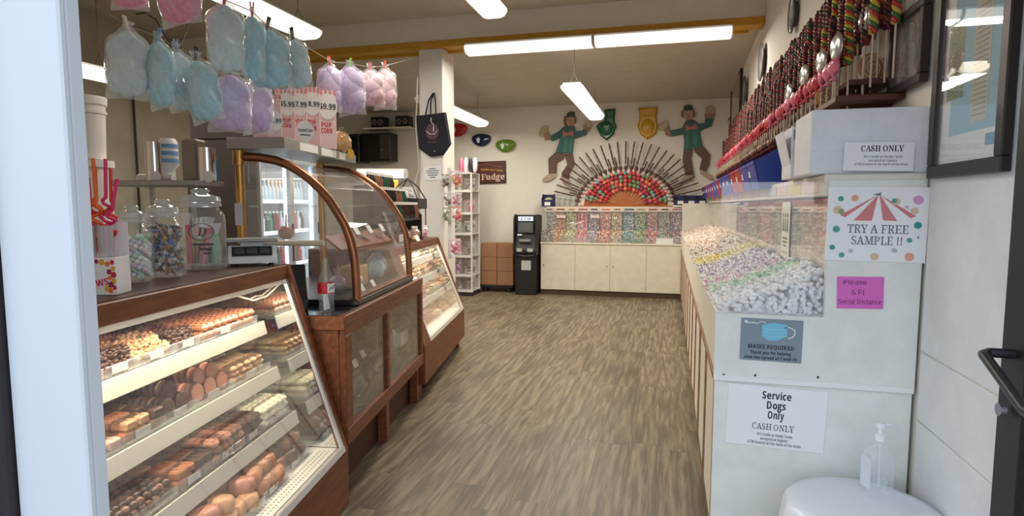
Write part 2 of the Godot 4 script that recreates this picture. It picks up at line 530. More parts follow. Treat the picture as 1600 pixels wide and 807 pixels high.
func right_counter() -> void:
	var cream := noisy("cream_laminate", rgb(224, 219, 205), rgb(230, 225, 212), Vector3(1, 1, 1), 0.5, null, 0.01, 9)
	var white := noisy("end_panel_paint", rgb(229, 230, 224), rgb(236, 237, 231), Vector3(1, 1, 1), 0.5, null, 0.01, 10)
	var oak := noisy("oak_edge", rgb(128, 92, 62), rgb(168, 128, 92), Vector3(9, 0.8, 9), 0.5, null, 0.02, 11)
	var clear := glass("clear_acrylic", 0.05)
	var o := thing("candy_counter", "long cream candy counter along the right wall with open taffy trays under a glass back", "counter")
	var zf := -9.75
	part(o, "body", span(0.225, 0.9, 0.08, 0.8, zf, -2.535), cream)
	part(o, "kick_board", span(0.25, 0.9, 0.0, 0.08, zf, -2.56), mt("kick_dark", rgb(72, 56, 44), 0.7))
	part(o, "fascia", span(0.195, 0.9, 0.82, 1.062, zf, -2.535), cream)
	part(o, "wood_rail", span(0.188, 0.26, 0.785, 0.818, zf, -2.535, 0.004), oak)
	part(o, "lower_end_panel", span(0.195, XW - 0.012, 0.0, 0.812, -2.533, -2.518, 0.003), white)
	var q := PackedVector2Array([Vector2(0.19, 0.806), Vector2(XW - 0.01, 0.806), Vector2(XW - 0.01, 1.595), Vector2(0.585, 1.595), Vector2(0.585, 1.068), Vector2(0.19, 1.068)])
	part(o, "upper_end_panel", mb().prism(q, -2.517, -2.505, 0.002).m(), white)
	part(o, "batten", span(0.19, XW - 0.012, 0.79, 0.814, -2.517, -2.498, 0.003), mt("batten_white", rgb(242, 243, 240), 0.5))
	for p in [[1131, 586], [1180, 587], [1278, 590], [1440, 590], [1444, 490], [1452, 400], [1457, 300]]:
		var c := on_z(p[0], p[1], -2.503)
		part(o, "screw", mb().ell(c, Vector3(0.005, 0.005, 0.003), 8, 4).m(), mt("screw_grey", rgb(70, 68, 66), 0.4, 0.7))
	# doors along the aisle
	var n := 6
	var w := (-2.56 - zf) / n
	for i in n:
		var z0 := -2.56 - w * i
		var d := part(o, "door", span(0.205, 0.224, 0.09, 0.775, z0 - w + 0.012, z0 - 0.012, 0.003), cream)
		for e in [z0 - 0.012, z0 - w + 0.012, z0 - w * 0.5]:
			part(d, "wood_edge", span(0.196, 0.226, 0.085, 0.78, e - 0.014, e + 0.014, 0.003), oak)
	# the tray and the bins behind it
	var tray := PackedVector2Array([Vector2(0.195, 1.062), Vector2(0.6, 1.062), Vector2(0.6, 1.075), Vector2(0.2, 1.07)])
	part(o, "tray", mb().prism(tray, zf, -2.535).m(), mt("tray_white", rgb(238, 238, 234), 0.5))
	part(o, "end_glass", span(0.2, 0.585, 1.068, 1.59, -2.517, -2.513), clear)
	part(o, "bin_front", span(0.6, 0.604, 1.2, 1.525, zf, -2.53), clear)
	part(o, "bin_back", span(0.86, 0.9, 1.062, 1.53, zf, -2.535), cream)
	part(o, "bin_floor", span(0.6, 0.86, 1.062, 1.2, zf, -2.535), cream)
	var nb := 11
	var bw := (-2.54 - zf) / nb
	for i in nb + 1:
		part(o, "divider", span(0.604, 0.86, 1.2, 1.525, -2.54 - bw * i - 0.003, -2.54 - bw * i + 0.003), glass("divider_acrylic", 0.25, rgb(225, 225, 220), 0.1))
	part(o, "far_end", span(0.2, 0.9, 1.06, 1.53, zf - 0.03, zf), cream)
	var sh := part(o, "shelf", span(0.57, XW - 0.004, 1.535, 1.618, zf, -2.51, 0.004), cream)
	var pastel := [rgb(226, 206, 204), rgb(214, 220, 202), rgb(226, 214, 190), rgb(206, 214, 222), rgb(230, 220, 222), rgb(222, 200, 190)]
	for i in 22:
		var z0 := -2.6 - i * 0.32
		var k: Color = pastel[i % 6]
		if i == 1: k = rgb(232, 214, 120)
		part(sh, "flavour_strip", span(0.566, 0.571, 1.55, 1.6, z0 - 0.27, z0, 0.0005), noisy("strip_%d" % (6 if i == 1 else i % 6), k, k.lerp(rgb(200, 150, 130), 0.35), Vector3(6, 6, 6), 0.6, null, 0.02, 40 + i % 6))
	# taffy behind the glass, one heap to a bin
	var slab := taffy_slab()
	var wrap := vc("wax_wrap", 0.45)
	var bins := [rgb(214, 206, 178), rgb(205, 196, 170), rgb(202, 208, 178), rgb(224, 200, 180), rgb(220, 196, 190), rgb(206, 200, 188), rgb(224, 214, 190), rgb(210, 190, 176), rgb(216, 206, 200), rgb(222, 200, 186), rgb(205, 195, 180)]
	for i in nb:
		var ts := []
		var cs := []
		var top := [1.5, 1.46, 1.5, 1.44, 1.49, 1.42, 1.5, 1.47, 1.44, 1.5, 1.46][i] as float
		var h := 1.21
		var kk: Color = bins[i]
		while h < top:
			var z := -2.556 - bw * i
			while z > -2.53 - bw * (i + 1) + 0.024:
				for x in ([0.618, 0.645] if i > 0 else [0.618, 0.645, 0.68, 0.71, 0.74, 0.77, 0.8, 0.83]):
					if i == 0 and x > 0.66 and z < -2.6: continue
					ts.append(Transform3D(Basis.from_euler(Vector3(rr(-3, 3), rr(-3, 3), rr(-3, 3))), Vector3(x + rr(-0.004, 0.004), h + rr(-0.006, 0.006), z + rr(-0.006, 0.006))))
					cs.append([kk, kk.lightened(0.4), kk.darkened(0.18), rgb(238, 230, 216), kk.lerp(rgb(190, 110, 100), 0.3)][rng.randi() % 5].srgb_to_linear())
				z -= 0.026
			h += 0.02
		var s := stuff(self, "taffy_heap", slab, wrap, ts, cs)
		tag(s, "taffy heaped behind the counter's back glass, bin %s" % ["by the free sample panel", "behind the sign with three figures", "just past the sign with three figures", "fourth from the end panel", "fifth from the end panel", "in the middle of the row", "fifth from the far end", "fourth from the far end", "third from the far end", "next to the far end", "at the far end"][i], "taffy")
	# taffy in the open trays: the nearest pieces one by one, the rest as heaps
	var tm := taffy_mesh(6)
	var cnt := 0
	var z := -2.535
	while z > -3.2 and cnt < 300:
		var x := 0.215
		while x < 0.585:
			if cnt < 300:
				var bd := band(z + rr(-0.05, 0.05))
				var k: Color = bd[1][rng.randi() % bd[1].size()]
				var key := "taffy_%d_%d_%d" % [int(k.r * 255), int(k.g * 255), int(k.b * 255)]
				var px := x + rr(-0.012, 0.012)
				var pz := minf(z + rr(-0.012, 0.012), -2.545)
				var t := Transform3D(Basis.from_euler(Vector3(rr(-0.5, 0.5), rr(0, TAU), rr(-0.5, 0.5))), Vector3(px, bed_h(px, pz) + 0.014, pz))
				single("taffy", tm, mt(key, k, 0.45), "%s wrapped taffy lying loose at the near end of the open tray" % bd[0], "taffy", t, "%s taffies in the tray" % bd[0])
				cnt += 1
			x += 0.033
		z -= 0.026
	var zz := -2.54
	var zones := [-2.9, -3.12, -3.4, -4.25, -4.75, -5.9, -7.8, -9.7]
	for zi in zones.size():
		var ts := []
		var cs := []
		while zz > zones[zi]:
			var x := 0.212
			while x < 0.59:
				var bd: Array = band(zz + rr(-0.08, 0.08))[1]
				ts.append(Transform3D(Basis.from_euler(Vector3(rr(-0.6, 0.6), rr(0, TAU), rr(-0.6, 0.6))), Vector3(x + rr(-0.01, 0.01), bed_h(x, zz) + rr(-0.006, 0.008), zz + rr(-0.01, 0.01))))
				cs.append(bd[rng.randi() % bd.size()].srgb_to_linear())
				if zi == 0 and zz > -2.6:
					var y := 1.078
					while y < bed_h(x, zz) - 0.012:
						ts.append(Transform3D(Basis.from_euler(Vector3(rr(-3, 3), rr(-3, 3), rr(-3, 3))), Vector3(x + rr(-0.01, 0.01), y, zz + rr(-0.004, 0.004))))
						cs.append(bd[rng.randi() % bd.size()].srgb_to_linear())
						y += 0.016
				x += 0.026
			zz -= 0.024
		var s := stuff(self, "taffy_heap", slab if zi < 2 else tm, wrap, ts, cs)
		tag(s, ["white taffy heaped under the loose white pieces at the near end", "heap of white and green taffy next to the white ones", "band of pink and white taffy in the open tray", "wide band of white and violet taffy past the pink band", "narrow band of yellow taffy across the open tray", "cream and brown taffy heaped past the yellow band", "cream and rose taffy heaped in the farther half of the tray", "cream and rose taffy at the very end of the open tray"][zi], "taffy")

	# hopper bins on the shelf
	var prof := [Vector2(0.0, 0.0), Vector2(-0.035, 0.15), Vector2(0.13, 0.25), Vector2(0.27, 0.27), Vector2(0.27, 0.0)]
	var body := mb()
	var bw2 := 0.35
	body.at(Transform3D(Basis(Vector3.RIGHT, Vector3.UP, Vector3.BACK), Vector3()))
	var sp := PackedVector2Array(prof)
	body.prism(sp, -bw2 / 2, -bw2 / 2 + 0.006)
	body.prism(sp, bw2 / 2 - 0.006, bw2 / 2)
	body.prism(PackedVector2Array([Vector2(0, 0), Vector2(-0.035, 0.15), Vector2(-0.028, 0.155), Vector2(0.006, 0.0)]), -bw2 / 2, bw2 / 2)
	body.prism(PackedVector2Array([Vector2(0.264, 0), Vector2(0.264, 0.27), Vector2(0.27, 0.27), Vector2(0.27, 0.0)]), -bw2 / 2, bw2 / 2)
	body.prism(PackedVector2Array([Vector2(0, 0), Vector2(0.27, 0), Vector2(0.27, 0.006), Vector2(0, 0.006)]), -bw2 / 2, bw2 / 2)
	body.prism(PackedVector2Array([Vector2(-0.04, 0.142), Vector2(-0.04, 0.16), Vector2(-0.03, 0.163), Vector2(-0.026, 0.145)]), -bw2 / 2, bw2 / 2)
	var bm := body.m()
	var seq := "BBRRBBBRBBRBRBNN"
	var words := ["first from the clear bag", "second from the clear bag", "third from the clear bag", "fourth from the clear bag", "fifth from the clear bag", "sixth from the clear bag", "seventh from the clear bag", "eighth from the clear bag", "ninth from the clear bag", "tenth from the clear bag", "eleventh from the clear bag", "fourth from the far end", "third from the far end", "second last blue or red one", "next to last in the row", "last in the row by the back wall"]
	for i in seq.length():
		var cn: String = {"B": "blue", "R": "red", "N": "navy"}[seq[i]]
		var k: Color = {"B": rgb(36, 68, 168), "R": rgb(176, 28, 40), "N": rgb(26, 34, 78)}[seq[i]]
		var b := thing("hopper_bin", "%s plastic hopper bin on the right shelf, %s" % [cn, words[i]], "bin", W(0.505, 1.6, -3.74 - bw2 / 2 - i * 0.372), "hopper bins on the right shelf")
		part(b, "body", bm, mt("bin_" + cn, k, 0.4))
		var lean := Basis(Vector3.BACK, 0.23)
		part(b, "label_card", mb().at(Transform3D(lean, Vector3(-0.0225, 0.09, 0))).box(Vector3(0, 0, 0), Vector3(0.003, 0.04, 0.06), 0.0005).m(), mt("card_white", rgb(240, 240, 238), 0.6), W(0, 0, -0.11))

	# boxes on the near end of the shelf
	var bwh := noisy("white_card", rgb(226, 228, 234), rgb(234, 236, 240), Vector3(1, 1, 1), 0.6, null, 0.01, 12)
	var c0 := on_z(1265, 275, -2.53)
	var c1 := on_z(1456, 172, -2.53)
	var cx := thing("white_box", "long white cardboard box with a cash only notice, on top of the end panel", "box", W((c0.x + c1.x) / 2, 1.62, -2.69))
	var wd := c1.x - c0.x
	part(cx, "carton", bx(Vector3(0, 0.122, 0), Vector3(wd, 0.244, 0.3), 0.004), bwh)
	part(cx, "lid_flap", bx(Vector3(-wd * 0.24, 0.165, 0.151), Vector3(wd * 0.5, 0.155, 0.004), 0.001), bwh)
	part(cx, "lid_flap", bx(Vector3(wd * 0.26, 0.165, 0.151), Vector3(wd * 0.46, 0.155, 0.003), 0.001), bwh)
	var notice := sheet("cash_notice", "white printed cash only notice on the front of the long white box", "notice", on_z(1372, 245, -2.528) + Vector3(0, 0, 0.002), Basis(Vector3.BACK, -0.02), 0.235, 0.108, mt("paper", rgb(244, 245, 246), 0.6))
	var ink := mt("ink", rgb(38, 38, 42), 0.6)
	fit(text(notice, "CASH ONLY", 0.022, ink, Vector3(0.01, 0.03, 0.003), true), 0.142)
	fit(text(notice, "NO Credit or Debit Cards", 0.0085, ink, Vector3(0.015, -0.0, 0.003), true, false), 0.13)
	fit(text(notice, "accepted at register", 0.0085, ink, Vector3(0.015, -0.014, 0.003), true, false), 0.095)
	fit(text(notice, "ATM located at the back of the store", 0.0085, ink, Vector3(0.01, -0.028, 0.003), true, false), 0.178)
	var sb := thing("white_box", "smaller white box with black striped print behind the long white box", "box", W(0.62, 1.62, -3.02))
	part(sb, "carton", bx(Vector3(0, 0.115, 0), Vector3(0.2, 0.23, 0.22), 0.003), bwh)
	part(sb, "lid_flap", mb().at(Transform3D(Basis(Vector3.BACK, 0.25), Vector3(-0.1, 0.115, 0.0))).box(Vector3(-0.012, 0.0, 0), Vector3(0.003, 0.2, 0.2)).m(), bwh)
	for i in 9:
		part(sb, "print_bar", span(-0.092 + i * 0.0045, -0.0895 + i * 0.0045, 0.17, 0.215, 0.11, 0.1112), ink)
	var bag := thing("clear_bag", "clear bag of wrapped candy with a white label, beside the nearest blue bin", "bag", W(0.64, 1.62, -3.4))
	var fn := FastNoiseLite.new(); fn.seed = 5; fn.frequency = 1.2
	part(bag, "film", mb().ell(Vector3(0, 0.12, 0), Vector3(0.075, 0.125, 0.07), 18, 12, 0.25, fn).m(), glass("film", 0.16, rgb(240, 240, 240), 0.08))
	for i in 14:
		part(bag, "candy", taffy_mesh(6), mt("candy_tan_%d" % (i % 3), [rgb(190, 160, 130), rgb(220, 205, 190), rgb(170, 120, 95)][i % 3], 0.4), Transform3D(Basis.from_euler(Vector3(rr(-3, 3), rr(-3, 3), 0)), Vector3(rr(-0.035, 0.035), 0.03 + rr(0, 0.09), rr(-0.03, 0.03))))
	part(bag, "label_card", bx(Vector3(-0.03, 0.17, 0.067), Vector3(0.06, 0.075, 0.002)), mt("card_white"))

	# the sign on the back glass
	var sp0 := on_x(1219, 327, 0.598)
	var sp1 := on_x(1238, 408, 0.598)
	var sg := sheet("distance_sign", "tall white sign with three standing figures stuck on the counter's back glass", "sign", Vector3(0.597, 1.372, (sp0.z + sp1.z) / 2), Basis(Vector3.UP, -PI / 2), 0.22, 0.29, mt("paper_cream", rgb(232, 232, 214), 0.6))
	var gm := mt("sign_green", rgb(92, 112, 84), 0.6)
	for i in 3:
		var x0 := -0.06 + i * 0.06
		part(sg, "figure_print", mb().at(W(x0, 0.075, 0.003)).disc(0.012, 0, 0.001, 12).at(W(x0, 0.03, 0.003)).prism(PackedVector2Array([Vector2(-0.02, -0.04), Vector2(0.02, -0.04), Vector2(0.008, 0.03), Vector2(-0.008, 0.03)]), 0, 0.001).m(), gm)
	for i in 3:
		part(sg, "print_bar", bx(Vector3(0, -0.045 - i * 0.02, 0.0035), Vector3(0.13 - i * 0.02, 0.008, 0.001)), gm)
	for i in 3:
		part(sg, "print_bar", bx(Vector3(-0.05 + i * 0.05, -0.12, 0.0035), Vector3(0.014, 0.014, 0.001)), gm)

# ------------------------------------------------------------------ what stands and hangs at the entrance
func entrance() -> void:
	var ink := mt("ink", rgb(38, 38, 42), 0.6)
	var paper := mt("paper", rgb(244, 245, 246), 0.6)
	var zp := -2.503
	# try a free sample
	var a := on_z(1294, 293, zp)
	var b := on_z(1446, 411, zp)
	var w := b.x - a.x
	var h := a.y - b.y
	var s := sheet("sample_poster", "white poster with a pink striped tent and coloured dots, try a free sample", "poster", (a + b) / 2, Basis(Vector3.BACK, -0.012), w, h, paper)
	var lilac := mt("poster_ink", rgb(108, 104, 118), 0.6)
	fit(text(s, "TRY A FREE", h * 0.115, lilac, Vector3(0.005, -h * 0.06, 0.004), true, false, Basis(), "lettering", 1.25), w * 0.6)
	fit(text(s, "SAMPLE !!", h * 0.115, lilac, Vector3(0.005, -h * 0.215, 0.004), true, false, Basis(), "lettering", 1.25), w * 0.5)
	var rose := mt("tent_rose", rgb(214, 130, 134), 0.6)
	for t in [[[0.0, 0.40], [-0.37, 0.12], [-0.32, 0.09]], [[0.0, 0.40], [-0.23, 0.05], [-0.05, 0.05]], [[0.01, 0.40], [0.06, 0.06], [0.2, 0.05]], [[0.01, 0.40], [0.33, 0.09], [0.38, 0.12]]]:
		var q := PackedVector2Array()
		for p in t: q.append(Vector2(p[0] * w, p[1] * h))
		part(s, "tent_stripe", mb().prism(q, 0.003, 0.0042).m(), rose)
	part(s, "tent_flag", mb().prism(PackedVector2Array([Vector2(-0.06 * w, 0.4 * h), Vector2(0.02 * w, 0.38 * h), Vector2(0.03 * w, 0.43 * h)]), 0.003, 0.0042).m(), mt("flag_grey", rgb(140, 150, 150), 0.6))
	var dots := [[-0.37, 0.34, 0.03, 0], [-0.23, 0.35, 0.036, 1], [0.18, 0.31, 0.04, 2], [0.16, 0.32, 0.026, 0], [0.39, 0.33, 0.05, 3], [-0.4, 0.19, 0.045, 4], [-0.36, 0.17, 0.03, 5], [0.36, 0.19, 0.038, 4], [-0.4, -0.07, 0.036, 0], [0.4, 0.0, 0.038, 6], [-0.43, -0.32, 0.028, 6], [-0.33, -0.42, 0.028, 0], [0.33, -0.2, 0.026, 0], [-0.24, -0.36, 0.022, 7], [0.19, -0.34, 0.025, 7], [0.34, -0.42, 0.045, 1], [0.0, -0.43, 0.04, 4], [0.28, 0.24, 0.015, 3], [0.41, -0.16, 0.012, 6]]
	var dk := [rgb(80, 165, 150), rgb(230, 170, 140), rgb(215, 205, 170), rgb(220, 165, 205), rgb(225, 195, 165), rgb(130, 165, 120), rgb(60, 150, 145), rgb(185, 195, 200)]
	for d in dots:
		part(s, "dot", mb().at(W(d[0] * w, d[1] * h, 0.0002 * dots.find(d))).disc(d[2] * w, 0.003, 0.0042, 16).m(), mt("poster_dot_%d" % d[3], dk[d[3]], 0.6))
	# pink note
	a = on_z(1309, 432, zp); b = on_z(1379, 484, zp)
	w = b.x - a.x; h = a.y - b.y
	s = sheet("pink_note", "bright pink handwritten paper note below the free sample poster", "note", (a + b) / 2, Basis(Vector3.BACK, 0.02), w, h, mt("pink_paper", rgb(222, 110, 196), 0.6))
	var violet := mt("violet_ink", rgb(128, 44, 120), 0.6)
	fit(text(s, "Please", h * 0.15, violet, Vector3(-w * 0.12, h * 0.33, 0.0035), false, false), w * 0.5)
	fit(text(s, "6 Ft", h * 0.16, violet, Vector3(-w * 0.05, h * 0.02, 0.0035), false, false), w * 0.28)
	fit(text(s, "Social Distance", h * 0.15, violet, Vector3(0, -h * 0.28, 0.0035), false, false), w * 0.92)
	# masks required
	a = on_z(1158, 497, zp); b = on_z(1252, 568, zp)
	w = b.x - a.x; h = a.y - b.y
	s = sheet("mask_sign", "grey masks required sign with a blue face mask at the counter's near corner", "sign", (a + b) / 2, Basis(Vector3.BACK, -0.01), w, h, mt("sign_grey", rgb(132, 146, 158), 0.45))
	var navy := mt("sign_ink", rgb(40, 48, 60), 0.6)
	fit(text(s, "MASKS REQUIRED", h * 0.1, navy, Vector3(0, -h * 0.16, 0.0035)), w * 0.74)
	fit(text(s, "Thank you for helping", h * 0.075, navy, Vector3(0.0, -h * 0.3, 0.0035), false, true), w * 0.66)
	fit(text(s, "slow the spread of Covid-19", h * 0.075, navy, Vector3(0.0, -h * 0.42, 0.0035), false, true), w * 0.85)
	text(s, "Healthy", h * 0.05, mt("sign_white", rgb(235, 240, 242), 0.6), Vector3(-w * 0.33, h * 0.4, 0.0035))
	part(s, "mark_print", mb().at(W(-w * 0.42, h * 0.42, 0)).disc(0.006, 0.003, 0.004, 12).m(), mt("sign_white"))
	var mk := PackedVector2Array()
	for p in [[-0.2, 0.36], [0.0, 0.42], [0.2, 0.38], [0.21, 0.12], [0.05, 0.0], [-0.1, 0.0], [-0.2, 0.1]]: mk.append(Vector2(p[0] * w + 0.01, p[1] * h))
	part(s, "mask_print", mb().prism(mk, 0.003, 0.0045).m(), mt("mask_blue", rgb(120, 196, 222), 0.5))
	for i in 3: part(s, "mask_pleat", mb().tube([Vector3(-0.18 * w + 0.01, h * (0.28 - i * 0.08), 0.0046), Vector3(0.0, h * (0.25 - i * 0.09), 0.0048), Vector3(0.2 * w + 0.01, h * (0.28 - i * 0.08), 0.0046)], 0.0012, 5).m(), mt("mask_pale", rgb(190, 228, 240), 0.5))
	part(s, "mask_loop", mb().at(W(0.27 * w, 0.2 * h, 0)).ring(0.022, 0.026, 0.003, 0.0045, 20, 0.9, -1.6, 2.2).at(W(-0.16 * w, 0.38 * h, 0)).ring(0.012, 0.015, 0.003, 0.0045, 14, 0.7, 0.4, 3.2).m(), mt("sign_white"))
	# service dogs only
	a = on_z(1137, 600, -2.516); b = on_z(1288, 708, -2.516)
	w = b.x - a.x; h = a.y - b.y
	s = sheet("service_notice", "white service dogs only notice taped to the lower end panel", "notice", (a + b) / 2, Basis(Vector3.BACK, -0.025), w, h, paper)
	fit(text(s, "Service", h * 0.125, ink, Vector3(0, h * 0.36, 0.0035)), w * 0.29)
	fit(text(s, "Dogs", h * 0.125, ink, Vector3(0, h * 0.2, 0.0035)), w * 0.19)
	fit(text(s, "Only", h * 0.125, ink, Vector3(0, h * 0.04, 0.0035)), w * 0.165)
	fit(text(s, "CASH ONLY", h * 0.1, ink, Vector3(-w * 0.02, -h * 0.16, 0.0035), true, false, Basis(), "lettering", 1.15), w * 0.42)
	fit(text(s, "NO Credit or Debit Cards", h * 0.045, ink, Vector3(0, -h * 0.29, 0.0035), true, false), w * 0.36)
	fit(text(s, "accepted at register", h * 0.045, ink, Vector3(0, -h * 0.36, 0.0035), true, false), w * 0.28)
	fit(text(s, "ATM located at the back of the store", h * 0.045, ink, Vector3(0, -h * 0.43, 0.0035), true, false), w * 0.54)
	# round bin under a white bag, and the sanitizer on it
	var th := 0.48
	var tc := on_y(1350, 792, th)
	var R := 0.245
	var t := thing("draped_stool", "round white stool draped with a white plastic sheet in front of the end panel", "stool", W(tc.x, 0, tc.z))
	part(t, "pedestal", mb().lathe([Vector2(0, 0.0), Vector2(0.2, 0.0), Vector2(0.205, 0.02), Vector2(0.16, 0.2), Vector2(0.19, th - 0.05), Vector2(0, th - 0.05)], 28).m(), mt("stool_white", rgb(225, 228, 232), 0.5))
	var g := []
	for i in 9:
		var row := []
		for j in 72:
			var an := TAU * j / 72.0
			var f: float = [0.0, 0.5, 0.85, 0.96, 1.0, 1.02, 1.03, 1.04, 1.06][i]
			var y: float = [0.0, 0.0, -0.001, -0.006, -0.02, -0.05, -0.1, -0.15, -0.2][i]
			var fold := 0.0 if i < 4 else (i - 3) * 0.005 * sin(an * 9.0 + 0.8 * sin(an * 2.0))
			row.append(Vector3(cos(an) * (R * f + fold), th + y + (0.003 * sin(an * 3.0) if i in [1, 2] else 0.0), sin(an) * (R * f + fold)))
		g.append(row)
	part(t, "sheet", mb().grid(g, Vector3(0, th - 0.3, 0), true).m(), mt("white_plastic", rgb(234, 238, 246), 0.3))
	var sc := on_y(1370, 775, th)
	var bo := thing("sanitizer_bottle", "clear pump bottle of hand sanitizer standing on the white draped stool", "bottle", Transform3D(Basis(Vector3.UP, 0.35), Vector3(sc.x, th + 0.001, sc.z)))
	var g2 := []
	for lv in [[0.0, 0.042, 0.026], [0.012, 0.047, 0.031], [0.12, 0.047, 0.031], [0.16, 0.044, 0.029], [0.178, 0.026, 0.022], [0.186, 0.014, 0.014], [0.2, 0.014, 0.014]]:
		var row := []
		for j in 32:
			var an := TAU * j / 32.0
			var e := 0.45 if lv[0] < 0.17 else 1.0
			row.append(Vector3(signf(cos(an)) * pow(absf(cos(an)), e) * lv[1], lv[0], signf(sin(an)) * pow(absf(sin(an)), e) * lv[2]))
		g2.append(row)
	part(bo, "bottle_body", mb().grid(g2, Vector3(0, 0.09, 0), true).m(), glass("bottle_clear", 0.14, rgb(225, 235, 240), 0.04))
	part(bo, "gel", mb().box(Vector3(0, 0.045, 0), Vector3(0.078, 0.075, 0.05), 0.02).m(), glass("gel_clear", 0.1, rgb(225, 235, 240), 0.02))
	part(bo, "dip_tube", mb().tube([Vector3(0, 0.19, 0), Vector3(0.004, 0.03, 0)], 0.003, 6).m(), mt("white_pump", rgb(238, 240, 242), 0.4))
	part(bo, "pump", mb().lathe([Vector2(0, 0.2), Vector2(0.017, 0.2), Vector2(0.017, 0.222), Vector2(0.008, 0.226), Vector2(0.006, 0.245), Vector2(0.016, 0.248), Vector2(0.014, 0.262), Vector2(0, 0.264)], 18).tube([Vector3(0, 0.255, 0), Vector3(0.03, 0.256, 0), Vector3(0.045, 0.25, 0)], [0.008, 0.006, 0.005], 8).m(), mt("white_pump"))
	part(bo, "label_wrap", bx(Vector3(-0.0475, 0.09, 0), Vector3(0.001, 0.11, 0.05)), mt("label_pale", rgb(215, 226, 234), 0.5))
	# the open door
	var d := thing("shop_door", "open black framed glass door with a dark push bar at the right edge", "door")
	var blk := mt("black_frame", rgb(30, 27, 29), 0.45, 0.2)
	var xd := on_z(1574, 420, -1.86).x
	part(d, "stile", span(xd, xd + 0.045, 0.01, 2.3, -1.86, -1.745, 0.003), blk)
	part(d, "stile", span(xd, xd + 0.045, 0.01, 2.3, -1.02, -0.92, 0.003), blk)
	part(d, "rail", span(xd, xd + 0.045, 0.01, 0.2, -1.745, -1.02, 0.003), blk)
	part(d, "rail", span(xd, xd + 0.045, 2.18, 2.3, -1.745, -1.02, 0.003), blk)
	part(d, "pane", span(xd + 0.019, xd + 0.025, 0.2, 2.18, -1.745, -1.02), glass("door_glass", 0.1, rgb(190, 210, 200)))
	var p2 := on_z(1531, 553, -1.80)
	var p3 := on_x(1601, 642, p2.x)
	var pts := [Vector3(xd, p2.y + 0.004, -1.80), Vector3(p2.x + 0.02, p2.y + 0.004, -1.80), Vector3(p2.x + 0.004, p2.y, -1.79), Vector3(p2.x, p2.y - 0.002, -1.77), Vector3(p3.x, p3.y, p3.z), Vector3(p2.x, p3.y - 0.01, -1.05), Vector3(p2.x + 0.02, p3.y - 0.01, -0.99), Vector3(xd, p3.y - 0.01, -0.985)]
	part(d, "push_bar", mb().tube(pts, 0.013, 12).m(), mt("bar_dark", rgb(58, 58, 62), 0.35, 0.5))
	var lk := on_x(1558, 632, xd - 0.006)
	part(d, "lock", mb().at(Transform3D(Basis(Vector3.UP, -PI / 2), Vector3(xd - 0.012, lk.y, -1.80))).disc(0.017, 0, 0.014, 18).m(), mt("lock_metal", rgb(150, 150, 155), 0.3, 0.8))
	# door post on the near left
	var r0 := on_z(127, 403, -0.895)
	var r1 := on_z(148, 403, -0.925)
	var l0 := on_z(14, 590, -0.88)
	var post := mt("post_white", rgb(206, 209, 213), 0.45)
	var tr := struct("trim_1", span(l0.x, r0.x, 0, 2.45, -0.896, -0.88, 0.004), post, "white painted door post at the near left edge")
	part(tr, "door_stop", span(l0.x, r1.x, 0, 2.45, -0.926, -0.897, 0.003), post)
	struct("trim_2", span(l0.x - 0.12, l0.x - 0.002, 0, 2.45, -0.99, -0.86, 0.004), mt("dark_bronze", rgb(34, 26, 26), 0.5), "dark bronze door frame left of the white post")

